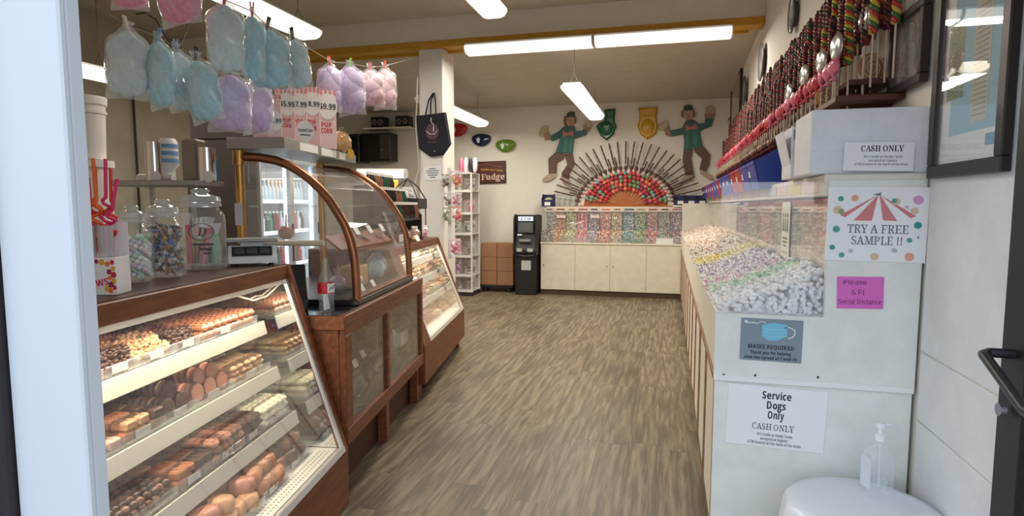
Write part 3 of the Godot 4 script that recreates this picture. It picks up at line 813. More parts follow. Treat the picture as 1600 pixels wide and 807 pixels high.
# ------------------------------------------------------------------ chocolates
var choc := {}
func choc_meshes() -> void:
	var fn := FastNoiseLite.new(); fn.seed = 3; fn.frequency = 1.4; fn.fractal_octaves = 3
	for k in 4:
		var b := mb()
		b.ell(Vector3(0, 0.016, 0), Vector3(0.024, 0.016, 0.022), 10, 6, 0.3, fn)
		for i in 11:
			var a := TAU * i / 11.0 * 2.4 + k
			var y := 0.012 + 0.02 * float(i) / 11.0
			var r := 0.021 * (1.0 - 0.45 * i / 11.0)
			b.ell(Vector3(cos(a) * r, y + 0.004, sin(a) * r), Vector3(rr(0.007, 0.011), rr(0.006, 0.009), rr(0.006, 0.009)), 7, 5, 0.0, null, Basis.from_euler(Vector3(rr(0, 3), rr(0, 3), 0)))
		choc["cluster%d" % k] = b.m()
		choc["ball%d" % k] = mb().ell(Vector3(0, 0.014, 0), Vector3(0.016, 0.014, 0.0155), 12, 8, 0.08 + 0.02 * k, fn).m()
		var g := FastNoiseLite.new(); g.seed = 11 + k; g.frequency = 3.0
		choc["oat%d" % k] = mb().ell(Vector3(0, 0.012, 0), Vector3(0.042, 0.014, 0.027), 16, 9, 0.16, g).m()
		# tumbled chunk: a rounded box with a bent top
		var c := mb()
		var gr := []
		for i in 9:
			var t := PI * i / 8
			var row := []
			for j in 16:
				var a := TAU * j / 16.0
				var d := Vector3(sin(t) * cos(a), cos(t), sin(t) * sin(a))
				var mx := maxf(absf(d.x), maxf(absf(d.y), absf(d.z)))
				var q := d.lerp(d / mx, 0.55)
				q *= Vector3(0.034, 0.022, 0.027) * (1.0 + 0.14 * fn.get_noise_3d(d.x * 1.5 + k * 9, d.y * 1.5, d.z * 1.5))
				row.append(q + Vector3(0, 0.022, 0))
			gr.append(row)
		choc["chunk%d" % k] = c.grid(gr, Vector3(0, 0.022, 0), true).m()
		# dipped square and bar with a swirl ridge on the top
		var s := mb().box(Vector3(0, 0.0125, 0), Vector3(0.05, 0.025, 0.042), 0.005)
		s.tube([Vector3(-0.018, 0.0255, 0.004 * k - 0.006), Vector3(0, 0.0265, 0.0), Vector3(0.018, 0.0255, 0.006 - 0.004 * k)], [0.002, 0.003, 0.002], 6)
		choc["square%d" % k] = s.m()
		var e := mb().box(Vector3(0, 0.012, 0), Vector3(0.115, 0.024, 0.034), 0.009)
		for i in 6: e.tube([Vector3(-0.046 + i * 0.018, 0.0225, -0.012), Vector3(-0.043 + i * 0.018, 0.0255, 0), Vector3(-0.046 + i * 0.018, 0.0225, 0.012)], 0.0022, 5)
		choc["bar%d" % k] = e.m()
		# a dipped biscuit standing on its edge, axis along x
		var ds := mb()
		ds.xf = Transform3D(Basis(Vector3.BACK, PI / 2), Vector3(0, 0.024, 0))
		ds.lathe([Vector2(0, -0.006), Vector2(0.015, -0.0055), Vector2(0.021, -0.005), Vector2(0.024, -0.001), Vector2(0.024, 0.002), Vector2(0.021, 0.006), Vector2(0.015, 0.0065), Vector2(0.008, 0.005), Vector2(0, 0.005)], 18)
		choc["disc%d" % k] = ds.m()

func choc_mat(key: String) -> Material:
	var t := {"dark": rgb(70, 44, 36), "milk": rgb(122, 78, 60), "caramel": rgb(176, 112, 76), "tan": rgb(206, 156, 116), "white": rgb(246, 240, 214), "oat": rgb(214, 186, 138), "pink": rgb(226, 180, 168), "nut": rgb(168, 114, 80), "rose": rgb(190, 128, 108)}
	return noisy("choc_" + key, (t[key] as Color).darkened(0.12), (t[key] as Color).lightened(0.06), Vector3(22, 22, 22), 0.34, null, 0.02, 60)

func tray(sx: float, h: float, z0: float, z1: float, depth: float, label: String) -> void:
	var w := absf(z1 - z0) - 0.008
	var o := thing("candy_tray", label, "tray", LT(sx, h, (z0 + z1) / 2), "clear candy trays in the near case")
	var g := glass("tray_acrylic", 0.1, rgb(235, 235, 235), 0.05)
	part(o, "tray_floor", bx(Vector3(-depth / 2, 0.0025, 0), Vector3(depth, 0.004, w), 0.001), g)
	part(o, "tray_front", bx(Vector3(-0.002, 0.018, 0), Vector3(0.004, 0.034, w), 0.001), g)
	for s in [-1, 1]: part(o, "tray_side", bx(Vector3(-depth / 2, 0.014, s * (w / 2 - 0.002)), Vector3(depth - 0.008, 0.022, 0.003), 0.001), g)
	part(o, "label_card", bx(Vector3(0.001, 0.02, w * 0.12), Vector3(0.0012, 0.026, minf(0.07, w * 0.5))), mt("card_grey", rgb(206, 204, 200), 0.5))

func fill(kind: String, mat: Array, sx: float, h: float, z0: float, z1: float, label: String, nx: int, nz: int, layers: int, dx: float, dy: float, jit: float, called: String, x_in := 0.04) -> void:
	var w := z1 - z0
	for l in layers:
		for i in nx:
			for j in nz:
				if l > 0 and (j + i + l) % 5 == 4 and kind in ["square", "chunk", "cluster"]: continue
				var z := z0 + w * (j + 0.5 + (0.25 if l % 2 == 1 and kind != "disc" else 0.0)) / (nz + (0.25 if layers > 1 and kind != "disc" else 0.0))
				var p := L(sx - x_in - i * dx - (l * dx * 0.3 if kind in ["cluster", "chunk", "ball"] else 0.0) + rr(-jit, jit), h + 0.0055 + l * dy, z + rr(-jit, jit))
				var turn := rr(-3.1, 3.1) if kind in ["cluster", "chunk", "ball"] else rr(-0.07, 0.07)
				var b := LB * Basis(Vector3.UP, turn)
				if kind == "disc": b = b * Basis(Vector3.BACK, 0.16 + rr(-0.05, 0.05))
				if kind == "chunk": b = b * Basis(Vector3.RIGHT, rr(-0.25, 0.25)) * Basis(Vector3.BACK, rr(-0.2, 0.2))
				var key: String = mat[rng.randi() % mat.size()]
				var sc: float = 1.0 if called == "candy_piece" else {"disc": 1.5, "square": 1.25, "bar": 1.25, "chunk": 1.5}.get(kind, 1.08)
				single(called, choc["%s%d" % [kind, rng.randi() % 4]], choc_mat(key), label, "chocolate", Transform3D(b * Basis.from_scale(Vector3.ONE * sc), p), label.replace(" in the", "s in the") if " in the" in label else label)

# ------------------------------------------------------------------ the slanted glass cases
func slanted_case(label: String, z0: float, z1: float, foot: float, sill: float, top: float, near_w: float, shelves: Array, lamp_e: float) -> Node3D:
	var wood := noisy("case_wood", rgb(104, 56, 27), rgb(134, 77, 40), Vector3(3, 3, 0.35), 0.4, rgb(118, 65, 33), 0.014, 30)
	var alu := mt("aluminium", rgb(214, 214, 210), 0.35, 0.35)
	var whi := mt("case_white", rgb(238, 238, 234), 0.5)
	var o := thing("candy_case", label, "display case", Transform3D(LB, Vector3()))
	var xb := -1.10
	var xt := -1.37
	var ft := top - 0.07
	part(o, "base", span(-2.0, xb + 0.012, foot, sill, z0, z1, 0.004), wood)
	if foot > 0.05:
		for z in [z0 - 0.06, z1 + 0.06]:
			part(o, "foot", span(xb - 0.10, xb - 0.04, 0, foot, z - 0.03, z + 0.03, 0.004), wood)
	# ends
	var prof := PackedVector2Array([Vector2(-2.0, sill), Vector2(xb + 0.012, sill), Vector2(xt + 0.012, top), Vector2(-2.0, top)])
	part(o, "end_board", mb().at(Transform3D(Basis(), Vector3(0, 0, z1))).prism(prof, 0, 0.035, 0.003).m(), wood)
	part(o, "end_board", mb().at(Transform3D(Basis(), Vector3(0, 0, z0 - near_w))).prism(prof, 0, near_w, 0.003).m(), wood)
	part(o, "mirror", mb().at(Transform3D(Basis(), Vector3(0, 0, z1 + 0.036))).prism(PackedVector2Array([Vector2(-1.97, sill + 0.02), Vector2(xb - 0.03, sill + 0.02), Vector2(xt - 0.01, ft), Vector2(-1.97, ft)]), 0, 0.004).m(), mt("mirror", rgb(225, 228, 228), 0.03, 1.0))
	part(o, "back_board", span(-2.0, -1.975, sill, ft, z0, z1), mt("case_back", rgb(60, 48, 40), 0.6))
	var tb := part(o, "top_board", span(-2.0, xt + 0.012, ft, top, z0, z1, 0.004), wood)
	part(tb, "laminate", span(-1.99, xt - 0.004, top - 0.001, top + 0.002, z0 - 0.004, z1 + 0.004), mt("top_laminate", rgb(84, 54, 38), 0.35))
	# front glass in its frame
	var n := Vector3(0.92, 0.27, 0).normalized()
	var a := Vector3(xb, sill + 0.02, 0)
	var b := Vector3(xt + 0.005, ft, 0)
	var zg0 := z0 - near_w
	var d := (b - a).normalized()
	var fr := func(p: Vector3, q: Vector3, za: float, zb: float, t: float) -> ArrayMesh:
		var poly := PackedVector2Array([Vector2(p.x, p.y), Vector2(q.x, q.y), Vector2(q.x - n.x * t, q.y - n.y * t), Vector2(p.x - n.x * t, p.y - n.y * t)])
		return mb().at(Transform3D(Basis(), Vector3(0, 0, za))).prism(poly, 0, zb - za).m()
	part(o, "front_pane", fr.call(a + n * 0.0, b, z1 + 0.05, zg0 - 0.01, 0.004), glass("case_glass", 0.03))
	part(o, "glass_frame", fr.call(a + n * 0.006, b + n * 0.006, z1 + 0.035, z1 + 0.053, 0.016), alu)
	part(o, "glass_frame", fr.call(a + n * 0.006, b + n * 0.006, zg0 - 0.018, zg0, 0.016), alu)
	part(o, "glass_frame", fr.call(a - d * 0.022 + n * 0.008, a + d * 0.004 + n * 0.008, z1 + 0.035, zg0, 0.03), alu)
	# deck and shelves
	var dk := part(o, "deck", span(-1.97, xb - 0.03, sill, sill + 0.015, z0, z1), whi)
	var vents := mb()
	var vz := z1 + 0.08
	while vz < z0 - 0.05:
		for r in 3: vents.at(Transform3D(Basis(Vector3.RIGHT, -PI / 2), Vector3(xb - 0.055 - r * 0.022, sill + 0.0145, vz))).disc(0.005, 0, 0.0014, 6)
		vz += 0.022
	var vs := part(dk, "vent_holes", vents.m(), mt("vent_grey", rgb(150, 150, 146), 0.6))
	vs.set_meta("kind", "stuff")
	for s in shelves:
		var sh := part(o, "shelf", span(-1.96, s[0] - 0.004, s[1] - 0.01, s[1], zg0 - 0.01, z1 + 0.092), glass("shelf_glass", 0.12, rgb(200, 225, 210), 0.03))
		part(sh, "lip", mb().at(Transform3D(Basis(Vector3.BACK, 0.24), Vector3(s[0], s[1], 0))).box(Vector3(0, -0.032, (zg0 + z1) / 2 + 0.04), Vector3(0.006, 0.066, absf(z1 - zg0) - 0.11), 0.002).m(), mt("lip_white", rgb(208, 206, 194), 0.45))
	# lamp under the top board
	part(o, "lamp_tube", mb().tube([Vector3(xt - 0.05, ft - 0.018, zg0 - 0.06), Vector3(xt - 0.05, ft - 0.018, z1 + 0.06)], 0.012, 10).m(), glow("case_lamp", Color(1.0, 0.95, 0.84), 1.3))
	part(o, "lamp_shield", mb().at(Transform3D(Basis(Vector3.BACK, -0.1), Vector3(xt - 0.018, ft - 0.014, 0))).box(Vector3(0, 0, (zg0 + z1) / 2), Vector3(0.003, 0.026, absf(z1 - zg0) - 0.06)).m(), alu)
	var al := AreaLight3D.new()
	al.name = "case_lamp_glow"; al.area_size = Vector2(0.03, absf(z1 - zg0) - 0.14); al.light_color = Color(1.0, 0.93, 0.8); al.light_energy = lamp_e; al.shadow_enabled = true
	al.area_range = 12.0; al.area_attenuation = 2.0
	al.transform = Transform3D(Basis(Vector3.BACK, 0.3) * Basis(Vector3.RIGHT, -PI / 2), Vector3(xt - 0.055, ft - 0.034, (zg0 + z1) / 2))
	o.add_child(al)
	return o

func left_case_near() -> void:
	choc_meshes()
	var S := [[-1.455, 0.945], [-1.396, 0.725], [-1.31, 0.508]]
	slanted_case("nearest slanted glass candy case full of chocolates, dark wood base and top", -1.0, -2.80, 0.0, 0.285, 1.212, 0.03, S, 1.15)
	var sx: float = S[0][0] - 0.015
	var h: float = S[0][1]
	var dep := 0.42
	# top shelf
	tray(sx, h, -1.30, -1.735, dep, "nearest clear tray on the top shelf, holding pale nut clusters")
	fill("cluster", ["tan"], sx, h, -1.52, -1.735, "pale nut cluster in the nearest tray of the top shelf", 3, 4, 1, 0.056, 0.028, 0.004, "nut_cluster")
	tray(sx, h, -1.735, -1.90, dep, "clear tray of dark nut clusters on the top shelf")
	fill("cluster", ["dark"], sx, h, -1.735, -1.90, "dark chocolate nut cluster in the front half of a top shelf tray", 2, 3, 2, 0.052, 0.03, 0.004, "nut_cluster")
	fill("cluster", ["nut"], sx - 0.13, h, -1.735, -1.90, "brown nut cluster in the tray behind the dark nut clusters", 4, 3, 2, 0.055, 0.03, 0.004, "nut_cluster")
	tray(sx, h, -1.90, -2.10, dep, "clear tray of golden nut clusters in the middle of the top shelf")
	fill("cluster", ["tan", "oat"], sx, h, -1.90, -2.10, "golden nut cluster in the middle tray of the top shelf", 3, 4, 2, 0.055, 0.03, 0.004, "nut_cluster")
	fill("cluster", ["nut", "caramel"], sx - 0.18, h, -1.90, -2.10, "reddish nut cluster in the tray behind the golden nut clusters", 3, 4, 2, 0.056, 0.03, 0.004, "nut_cluster")
	tray(sx, h, -2.10, -2.24, dep, "clear tray of glossy dark chocolate clusters on the top shelf")
	fill("cluster", ["dark"], sx, h, -2.10, -2.24, "glossy dark cluster in the tray beside the caramel bars", 6, 3, 2, 0.056, 0.03, 0.003, "nut_cluster")
	tray(sx, h, -2.24, -2.68, dep, "clear tray of caramel bars at the far end of the top shelf")
	fill("bar", ["caramel"], sx, h, -2.25, -2.67, "long caramel brown bar in the end tray of the top shelf", 2, 9, 2, 0.15, 0.031, 0.002, "candy_bar", 0.075)
	# second shelf
	sx = S[1][0] - 0.015; h = S[1][1]
	tray(sx, h, -1.3, -1.735, dep, "clear tray of pale pink slices, nearest on the second shelf")
	fill("square", ["pink", "white"], sx, h, -1.55, -1.735, "pale pink slice in the nearest tray of the second shelf", 3, 3, 1, 0.066, 0.033, 0.002, "fudge_square")
	tray(sx, h, -1.735, -1.935, dep, "clear tray of caramel squares on the second shelf")
	fill("square", ["caramel", "caramel", "tan"], sx, h, -1.735, -1.86, "caramel square in the second tray of the second shelf", 5, 2, 2, 0.066, 0.0325, 0.002, "fudge_square")
	fill("square", ["dark", "milk"], sx, h, -1.86, -1.935, "dark square in the tray beside the caramel squares, second shelf", 5, 1, 2, 0.066, 0.0325, 0.002, "fudge_square")
	tray(sx, h, -1.935, -2.115, dep, "clear tray of dark dipped biscuits standing in rows")
	fill("disc", ["dark"], sx, h, -1.94, -2.11, "dark chocolate dipped biscuit in the rows of the second shelf", 14, 2, 1, 0.026, 0.03, 0.0012, "dipped_biscuit", 0.03)
	fill("disc", ["dark"], sx, h + 0.052, -1.985, -2.065, "dark chocolate dipped biscuit in the upper row of the second shelf", 12, 1, 1, 0.026, 0.03, 0.0012, "dipped_biscuit", 0.05)
	tray(sx, h, -2.115, -2.375, dep, "clear tray of milk chocolate dipped biscuits standing in rows")
	fill("disc", ["milk", "rose"], sx, h, -2.12, -2.37, "milk chocolate dipped biscuit in the rows of the second shelf", 14, 3, 1, 0.026, 0.03, 0.0012, "dipped_biscuit", 0.03)
	fill("disc", ["milk", "rose"], sx, h + 0.052, -2.16, -2.33, "milk chocolate dipped biscuit in the upper row of the second shelf", 11, 2, 1, 0.026, 0.03, 0.0012, "dipped_biscuit", 0.05)
	fill("disc", ["white"], sx - 0.33, h + 0.052, -2.13, -2.2, "white dipped biscuit in the back of the biscuit rows", 3, 1, 1, 0.026, 0.03, 0.001, "dipped_biscuit", 0.02)
	tray(sx, h, -2.375, -2.68, dep, "clear tray of golden oat biscuits at the end of the second shelf")
	fill("oat", ["oat", "tan"], sx, h, -2.38, -2.67, "golden oval oat biscuit in the end tray of the second shelf", 4, 5, 3, 0.09, 0.024, 0.004, "oat_biscuit", 0.06)
	# third shelf
	sx = S[2][0] - 0.015; h = S[2][1]
	tray(sx, h, -1.3, -1.86, dep, "clear tray of round dark candies, nearest on the third shelf")
	fill("ball", ["milk", "dark"], sx, h, -1.60, -1.855, "round chocolate ball in the nearest tray of the third shelf", 9, 8, 2, 0.034, 0.024, 0.003, "chocolate_ball", 0.03)
	tray(sx, h, -1.86, -2.065, dep, "clear tray of caramel and dark squares on the third shelf")
	fill("square", ["caramel"], sx, h, -1.86, -1.96, "caramel square in the middle tray of the third shelf", 5, 2, 2, 0.066, 0.0325, 0.002, "fudge_square")
	fill("square", ["dark", "milk"], sx, h, -1.965, -2.065, "dark square in the middle tray of the third shelf", 5, 2, 2, 0.066, 0.0325, 0.002, "fudge_square")
	tray(sx, h, -2.065, -2.285, dep, "clear tray of milk chocolate bars on the third shelf")
	fill("bar", ["milk", "rose", "caramel"], sx, h, -2.07, -2.28, "milk chocolate bar in the middle of the third shelf", 2, 5, 3, 0.15, 0.031, 0.002, "candy_bar", 0.07)
	tray(sx, h, -2.285, -2.43, dep, "clear tray of dark bars beside the white bars")
	fill("bar", ["dark"], sx, h, -2.29, -2.43, "dark chocolate bar in the tray beside the white bars", 2, 3, 3, 0.15, 0.031, 0.002, "candy_bar", 0.07)
	tray(sx, h, -2.43, -2.68, dep, "clear tray of white bars at the end of the third shelf")
	fill("bar", ["white"], sx, h, -2.44, -2.67, "creamy white bar in the end tray of the third shelf", 2, 5, 3, 0.15, 0.031, 0.002, "candy_bar", 0.07)
	# deck
	h = 0.301
	tray(-1.2, h, -1.4, -2.2, 0.45, "clear tray of pale chunks on the bottom deck")
	fill("chunk", ["tan", "tan", "rose"], -1.2, h, -1.80, -2.2, "pale tan candy chunk in the bottom tray nearest the aisle end", 3, 5, 2, 0.11, 0.05, 0.006, "candy_chunk", 0.05)
	tray(-1.215, h, -2.2, -2.43, 0.45, "clear tray of brown chunks on the bottom deck")
	fill("chunk", ["caramel", "nut"], -1.215, h, -2.2, -2.43, "brown candy chunk in the middle tray of the bottom deck", 3, 3, 2, 0.11, 0.05, 0.006, "candy_chunk", 0.05)
	tray(-1.235, h, -2.43, -2.69, 0.45, "clear tray of dark chunks at the far end of the bottom deck")
	fill("chunk", ["milk", "dark"], -1.235, h, -2.43, -2.69, "dark chocolate chunk in the far tray of the bottom deck", 3, 3, 2, 0.11, 0.05, 0.006, "candy_chunk", 0.05)

func left_case_far() -> void:
	var S := [[-1.41, 1.0], [-1.36, 0.83], [-1.29, 0.65]]
	slanted_case("far slanted glass candy case at the end of the left counters", -4.425, -6.18, 0.11, 0.41, 1.165, 0.2, S, 1.5)
	var mats_ := [["tan", "white"], ["oat", "tan"], ["white", "pink", "oat"], ["tan", "nut"], ["oat", "milk"], ["milk", "tan"]]
	var rows := [["top", -1.41, 1.0], ["second", -1.36, 0.83], ["third", -1.29, 0.65], ["bottom", -1.2, 0.427]]
	for r in rows.size():
		for t in 4:
			var za := -4.7 - t * 0.36
			var kind: String = ["cluster", "oat", "chunk", "ball"][(r + t) % 4]
			var lay := 2
			fill(kind, mats_[(r * 2 + t) % 6], rows[r][1] - 0.01, rows[r][2], za - 0.33, za, "pale candy piece in tray %s of the far case's %s row" % [["one", "two", "three", "four"][t], rows[r][0]], 3, 3, lay, 0.1, 0.03, 0.006, "candy_piece", 0.05)

# ------------------------------------------------------------------ the low case with the curved copper cabinet on it
func left_case_mid() -> void:
	var wood := noisy("case_wood", rgb(104, 56, 27), rgb(134, 77, 40), Vector3(3, 3, 0.35), 0.4, rgb(118, 65, 33), 0.014, 30)
	var granite := noisy("black_stone", rgb(20, 20, 24), rgb(52, 52, 60), Vector3(8, 8, 8), 0.12, null, 0.05, 31)
	var o := thing("counter_case", "low dark wood glass fronted counter under the curved copper cabinet", "display case", Transform3D(LB, Vector3()))
	var z0 := -2.83
	var z1 := -4.415
	part(o, "top_slab", span(-1.98, -1.125, 0.915, 0.952, z0, z1, 0.003), granite)
	part(o, "edge_strip", span(-1.126, -1.095, 0.9, 0.953, z0, z1, 0.005), wood)
	part(o, "edge_strip", span(-1.98, -1.095, 0.88, 0.95, z0 - 0.001, z0 + 0.018, 0.004), wood)
	part(o, "top_rail", span(-1.13, -1.10, 0.84, 0.9, z0, z1, 0.003), wood)
	part(o, "bottom_rail", span(-1.135, -1.095, 0.285, 0.37, z0, z1, 0.004), wood)
	for z in [[z0, z0 - 0.085], [-3.52, -3.57], [z1 + 0.05, z1]]:
		part(o, "stile", span(-1.135, -1.098, 0.36, 0.85, z[0], z[1], 0.004), wood)
	part(o, "pane", span(-1.118, -1.114, 0.37, 0.84, z0 - 0.085, -3.52), glass("old_glass", 0.05, rgb(120, 125, 110), 0.03))
	part(o, "pane", span(-1.118, -1.114, 0.37, 0.84, -3.57, z1 + 0.05), glass("old_glass"))
	part(o, "end_panel", span(-1.98, -1.135, 0.29, 0.9, z1 + 0.02, z1), wood)
	part(o, "end_panel", span(-1.98, -1.135, 0.29, 0.9, z0, z0 - 0.02), wood)
	part(o, "floor_board", span(-1.98, -1.135, 0.29, 0.36, z0, z1), mt("inside_pale", rgb(126, 124, 110), 0.6))
	part(o, "back_panel", span(-1.98, -1.95, 0.36, 0.9, z0, z1), mt("inside_dark", rgb(46, 44, 36), 0.7))
	part(o, "kick_board", span(-1.98, -1.20, 0.0, 0.285, z0, z1), mt("kick_wood", rgb(74, 44, 26), 0.6))
	for z in [z0 - 0.05, -3.6, z1 + 0.05]:
		part(o, "leg", span(-1.19, -1.13, 0, 0.29, z - 0.03, z + 0.03, 0.004), wood)
	# bags of sweets with price cards behind the glass
	var film := glass("film", 0.16, rgb(240, 240, 240), 0.08)
	var fn := FastNoiseLite.new(); fn.seed = 9; fn.frequency = 1.5
	var sm := mb().ell(Vector3(0, 0.06, 0), Vector3(0.08, 0.065, 0.055), 14, 9, 0.35, fn).m()
	var cm := [rgb(90, 84, 66), rgb(120, 112, 92), rgb(76, 70, 62), rgb(104, 96, 84)]
	var spots := [[-1.28, -3.05], [-1.36, -3.25], [-1.28, -3.42], [-1.44, -3.12], [-1.42, -3.4], [-1.3, -3.72], [-1.32, -3.98], [-1.3, -4.2], [-1.47, -3.85], [-1.47, -4.1]]
	for i in spots.size():
		var lb := "bag of wrapped sweets in the low case, %s" % ["at its near corner", "second along the front", "third along the front", "behind the near corner bag", "behind the third front bag", "first past the middle stile", "second past the middle stile", "in the far front corner", "behind the first past the stile", "behind the second past the stile"][i]
		var b := thing("sweet_bag", lb, "bag", LT(spots[i][0], 0.362, spots[i][1], rr(-0.6, 0.6)), "bags in the low case")
		part(b, "film", sm, film)
		part(b, "sweets", mb().ell(Vector3(0, 0.05, 0), Vector3(0.062, 0.045, 0.04), 12, 8, 0.6, fn).m(), mt("sweets_%d" % (i % 4), cm[i % 4], 0.5))
	for i in 7:
		var pc := [[543, 583], [568, 562], [582, 545], [600, 542], [589, 490], [616, 520], [558, 588]][i] as Array
		if i in [3, 6]: continue
		var q := l_x(pc[0], pc[1], -1.2)
		if i < 3: q = l_x([533, 555, 567][i], [586, 568, 553][i], -1.19)
		var hgt: float = q.y - 0.362
		var c := thing("price_card", "white price card in the low case, %s" % ["nearest the near stile", "second from the near stile", "just before the middle stile", "", "high under the top rail", "just past the middle stile", ""][i], "price card", LT(q.x, 0.361, q.z), "price cards in the low case")
		part(c, "stand", bx(Vector3(0, hgt / 2, 0), Vector3(0.003, hgt, 0.012)), glass("clear_acrylic"))
		part(c, "card", mb().at(Transform3D(Basis(Vector3.BACK, 0.5), Vector3(0, hgt, 0))).box(Vector3(), Vector3(0.002, 0.045, 0.062)).m(), mt("card_pale", rgb(226, 226, 214), 0.6))
	var wc := l_x(636, 548, -1.2)
	single("white_box", bx(Vector3(0, 0.05, 0), Vector3(0.1, 0.1, 0.24), 0.004), mt("white_card"), "flat white box behind the far pane of the low case", "box", LT(-1.26, 0.362 + 0.1, wc.z))
	for i in 2:
		var q := [[-1.22, -3.1], [-1.24, -3.35]][i] as Array
		var sc := thing("candy_scoop", "steel candy scoop lying on the low case floor, %s" % ["nearer the near stile", "nearer the middle stile"][i], "scoop", LT(q[0], 0.372, q[1], 0.8 + i), "scoops in the low case")
		part(sc, "bowl", mb().ell(Vector3(), Vector3(0.035, 0.012, 0.025), 12, 6).m(), mt("steel", rgb(190, 190, 190), 0.25, 0.9))
		part(sc, "handle", mb().tube([Vector3(0.03, 0.004, 0), Vector3(0.12, 0.01, 0)], 0.006, 8).m(), mt("steel"))
	curved_cabinet()

func curved_cabinet() -> void:
	var copper := mt("copper", rgb(150, 100, 70), 0.3, 0.75)
	var brass := mt("brass", rgb(186, 140, 74), 0.28, 0.85)
	var wood := mats["case_wood"] as Material
	var o := thing("curved_cabinet", "curved glass candy cabinet framed in copper and brass tubes on the low case", "display case", Transform3D(LB, Vector3()))
	var pr := [Vector2(-1.152, 0.965), Vector2(-1.153, 1.06), Vector2(-1.157, 1.154), Vector2(-1.166, 1.24), Vector2(-1.184, 1.32), Vector2(-1.212, 1.395), Vector2(-1.25, 1.46), Vector2(-1.295, 1.53), Vector2(-1.345, 1.588), Vector2(-1.4, 1.64), Vector2(-1.469, 1.69), Vector2(-1.53, 1.722), Vector2(-1.594, 1.745), Vector2(-1.68, 1.76), Vector2(-1.80, 1.765)]
	var za := -3.15
	var zb := -4.24
	part(o, "plinth", span(-1.86, -1.13, 0.953, 0.985, za + 0.04, zb - 0.04, 0.004), mt("plinth_black", rgb(36, 34, 36), 0.25))
	var hp := []
	for q in pr: hp.append(Vector3(q.x, q.y, 0))
	for z in [za, zb]:
		part(o, "hoop", mb().at(W(0, 0, z)).tube(hp, 0.024, 12).m(), copper)
		var post := part(o, "post", mb().tube([Vector3(-1.80, 0.98, z), Vector3(-1.80, 1.765, z)], 0.024, 12).m(), brass)
		part(post, "collar", mb().tube([Vector3(-1.80, 1.72, z), Vector3(-1.80, 1.80, z)], 0.034, 12).m(), brass)
		part(post, "ring", mb().tube([Vector3(-1.80, 1.16, z), Vector3(-1.80, 1.19, z)], 0.029, 12).m(), brass)
	var g := []
	for q in pr: g.append([Vector3(q.x, q.y, za - 0.02), Vector3(q.x, q.y, zb + 0.02)])
	part(o, "curved_pane", mb().grid(g, Vector3(-1.8, 1.0, (za + zb) / 2)).m(), glass("curved_glass", 0.05, Color.WHITE, 0.01))
	var side := PackedVector2Array()
	for q in pr: side.append(q)
	side.append(Vector2(-1.80, 0.965))
	for z in [za, zb]:
		part(o, "end_pane", mb().at(W(0, 0, z - 0.002)).prism(side, 0, 0.004).m(), glass("curved_glass"))
	part(o, "sill", span(-1.19, -1.135, 0.984, 1.0, za, zb, 0.003), wood)
	for q in [[-1.40, 1.30], [-1.42, 1.50]]:
		var sh := part(o, "shelf", span(-1.78, q[0] if q[1] < 1.4 else -1.45, q[1] - 0.01, q[1], za - 0.05, zb + 0.05), glass("shelf_glass"))
		if q[1] < 1.4:
			part(sh, "shelf_bar", mb().tube([Vector3(-1.78, 1.292, za + 0.005), Vector3(-1.33, 1.292, za + 0.005)], 0.016, 10).m(), mt("bar_cream", rgb(216, 206, 180), 0.4))
			part(sh, "front_board", mb().at(Transform3D(Basis(Vector3.BACK, 0.9), Vector3(-1.31, 1.285, 0))).box(Vector3(0, 0, (za + zb) / 2), Vector3(0.012, 0.13, absf(za - zb) - 0.12), 0.003).m(), wood)
	for z in [za - 0.06]:
		part(o, "inner_post", mb().tube([Vector3(-1.36, 0.985, z), Vector3(-1.36, 1.62, z)], 0.013, 10).m(), brass)
	# steel shelf on the top
	var steel := mt("brushed_steel", rgb(150, 148, 144), 0.35, 0.6)
	var q4 := PackedVector2Array([Vector2(-1.84, 3.10), Vector2(-1.515, 3.10), Vector2(-1.55, 4.28), Vector2(-1.84, 4.28)])
	part(o, "steel_shelf", mb().at(Transform3D(Basis(Vector3.RIGHT, -PI / 2), Vector3(0, 1.805, 0))).prism(q4, 0, 0.06, 0.003).m(), steel)
	for s in [[-3.62, -3.86], [-3.93, -4.05], [-3.3, -3.55]]:
		part(o, "shelf_label", bx(Vector3(-1.533 - (absf(s[0]) - 3.6) * 0.03, 1.835, (s[0] + s[1]) / 2), Vector3(0.006, 0.045, absf(s[1] - s[0]))), mt("card_white", rgb(240, 240, 238), 0.6))
	part(o, "tape_label", bx(Vector3(-1.80, 1.45, za + 0.026), Vector3(0.045, 0.12, 0.001)), mt("tape", rgb(206, 204, 220), 0.6))
	# price tags and what is inside
	for i in 3:
		var q := l_x([561, 581, 600][i], [372, 371, 365][i], -1.27)
		var c := thing("price_card", "white price tag on the cabinet shelf's wooden front, %s" % ["nearest", "in the middle", "farthest"][i], "price card", LT(-1.285, 1.31, q.z), "price tags on the curved cabinet's shelf")
		part(c, "backing", mb().at(Transform3D(Basis(Vector3.BACK, 0.55), Vector3(0, 0.035, 0))).box(Vector3(-0.003, 0, 0), Vector3(0.004, 0.08, 0.10), 0.001).m(), mt("tag_brown", rgb(96, 52, 36), 0.5))
		part(c, "card", mb().at(Transform3D(Basis(Vector3.BACK, 0.55), Vector3(0, 0.035, 0))).box(Vector3(0, 0, 0), Vector3(0.003, 0.055, 0.07)).m(), mt("card_white"))
	for i in 2:
		var q := l_x([566, 583][i], [447, 440][i], -1.2)
		var c := thing("price_card", "white price tag at the foot of the curved pane, %s" % ["the nearer of two", "the farther of two"][i], "price card", LT(-1.20, 0.986, q.z), "price tags at the cabinet's foot")
		part(c, "card", mb().at(Transform3D(Basis(Vector3.BACK, 0.5), Vector3(0, 0.03, 0))).box(Vector3(), Vector3(0.003, 0.05, 0.06)).m(), mt("card_white"))
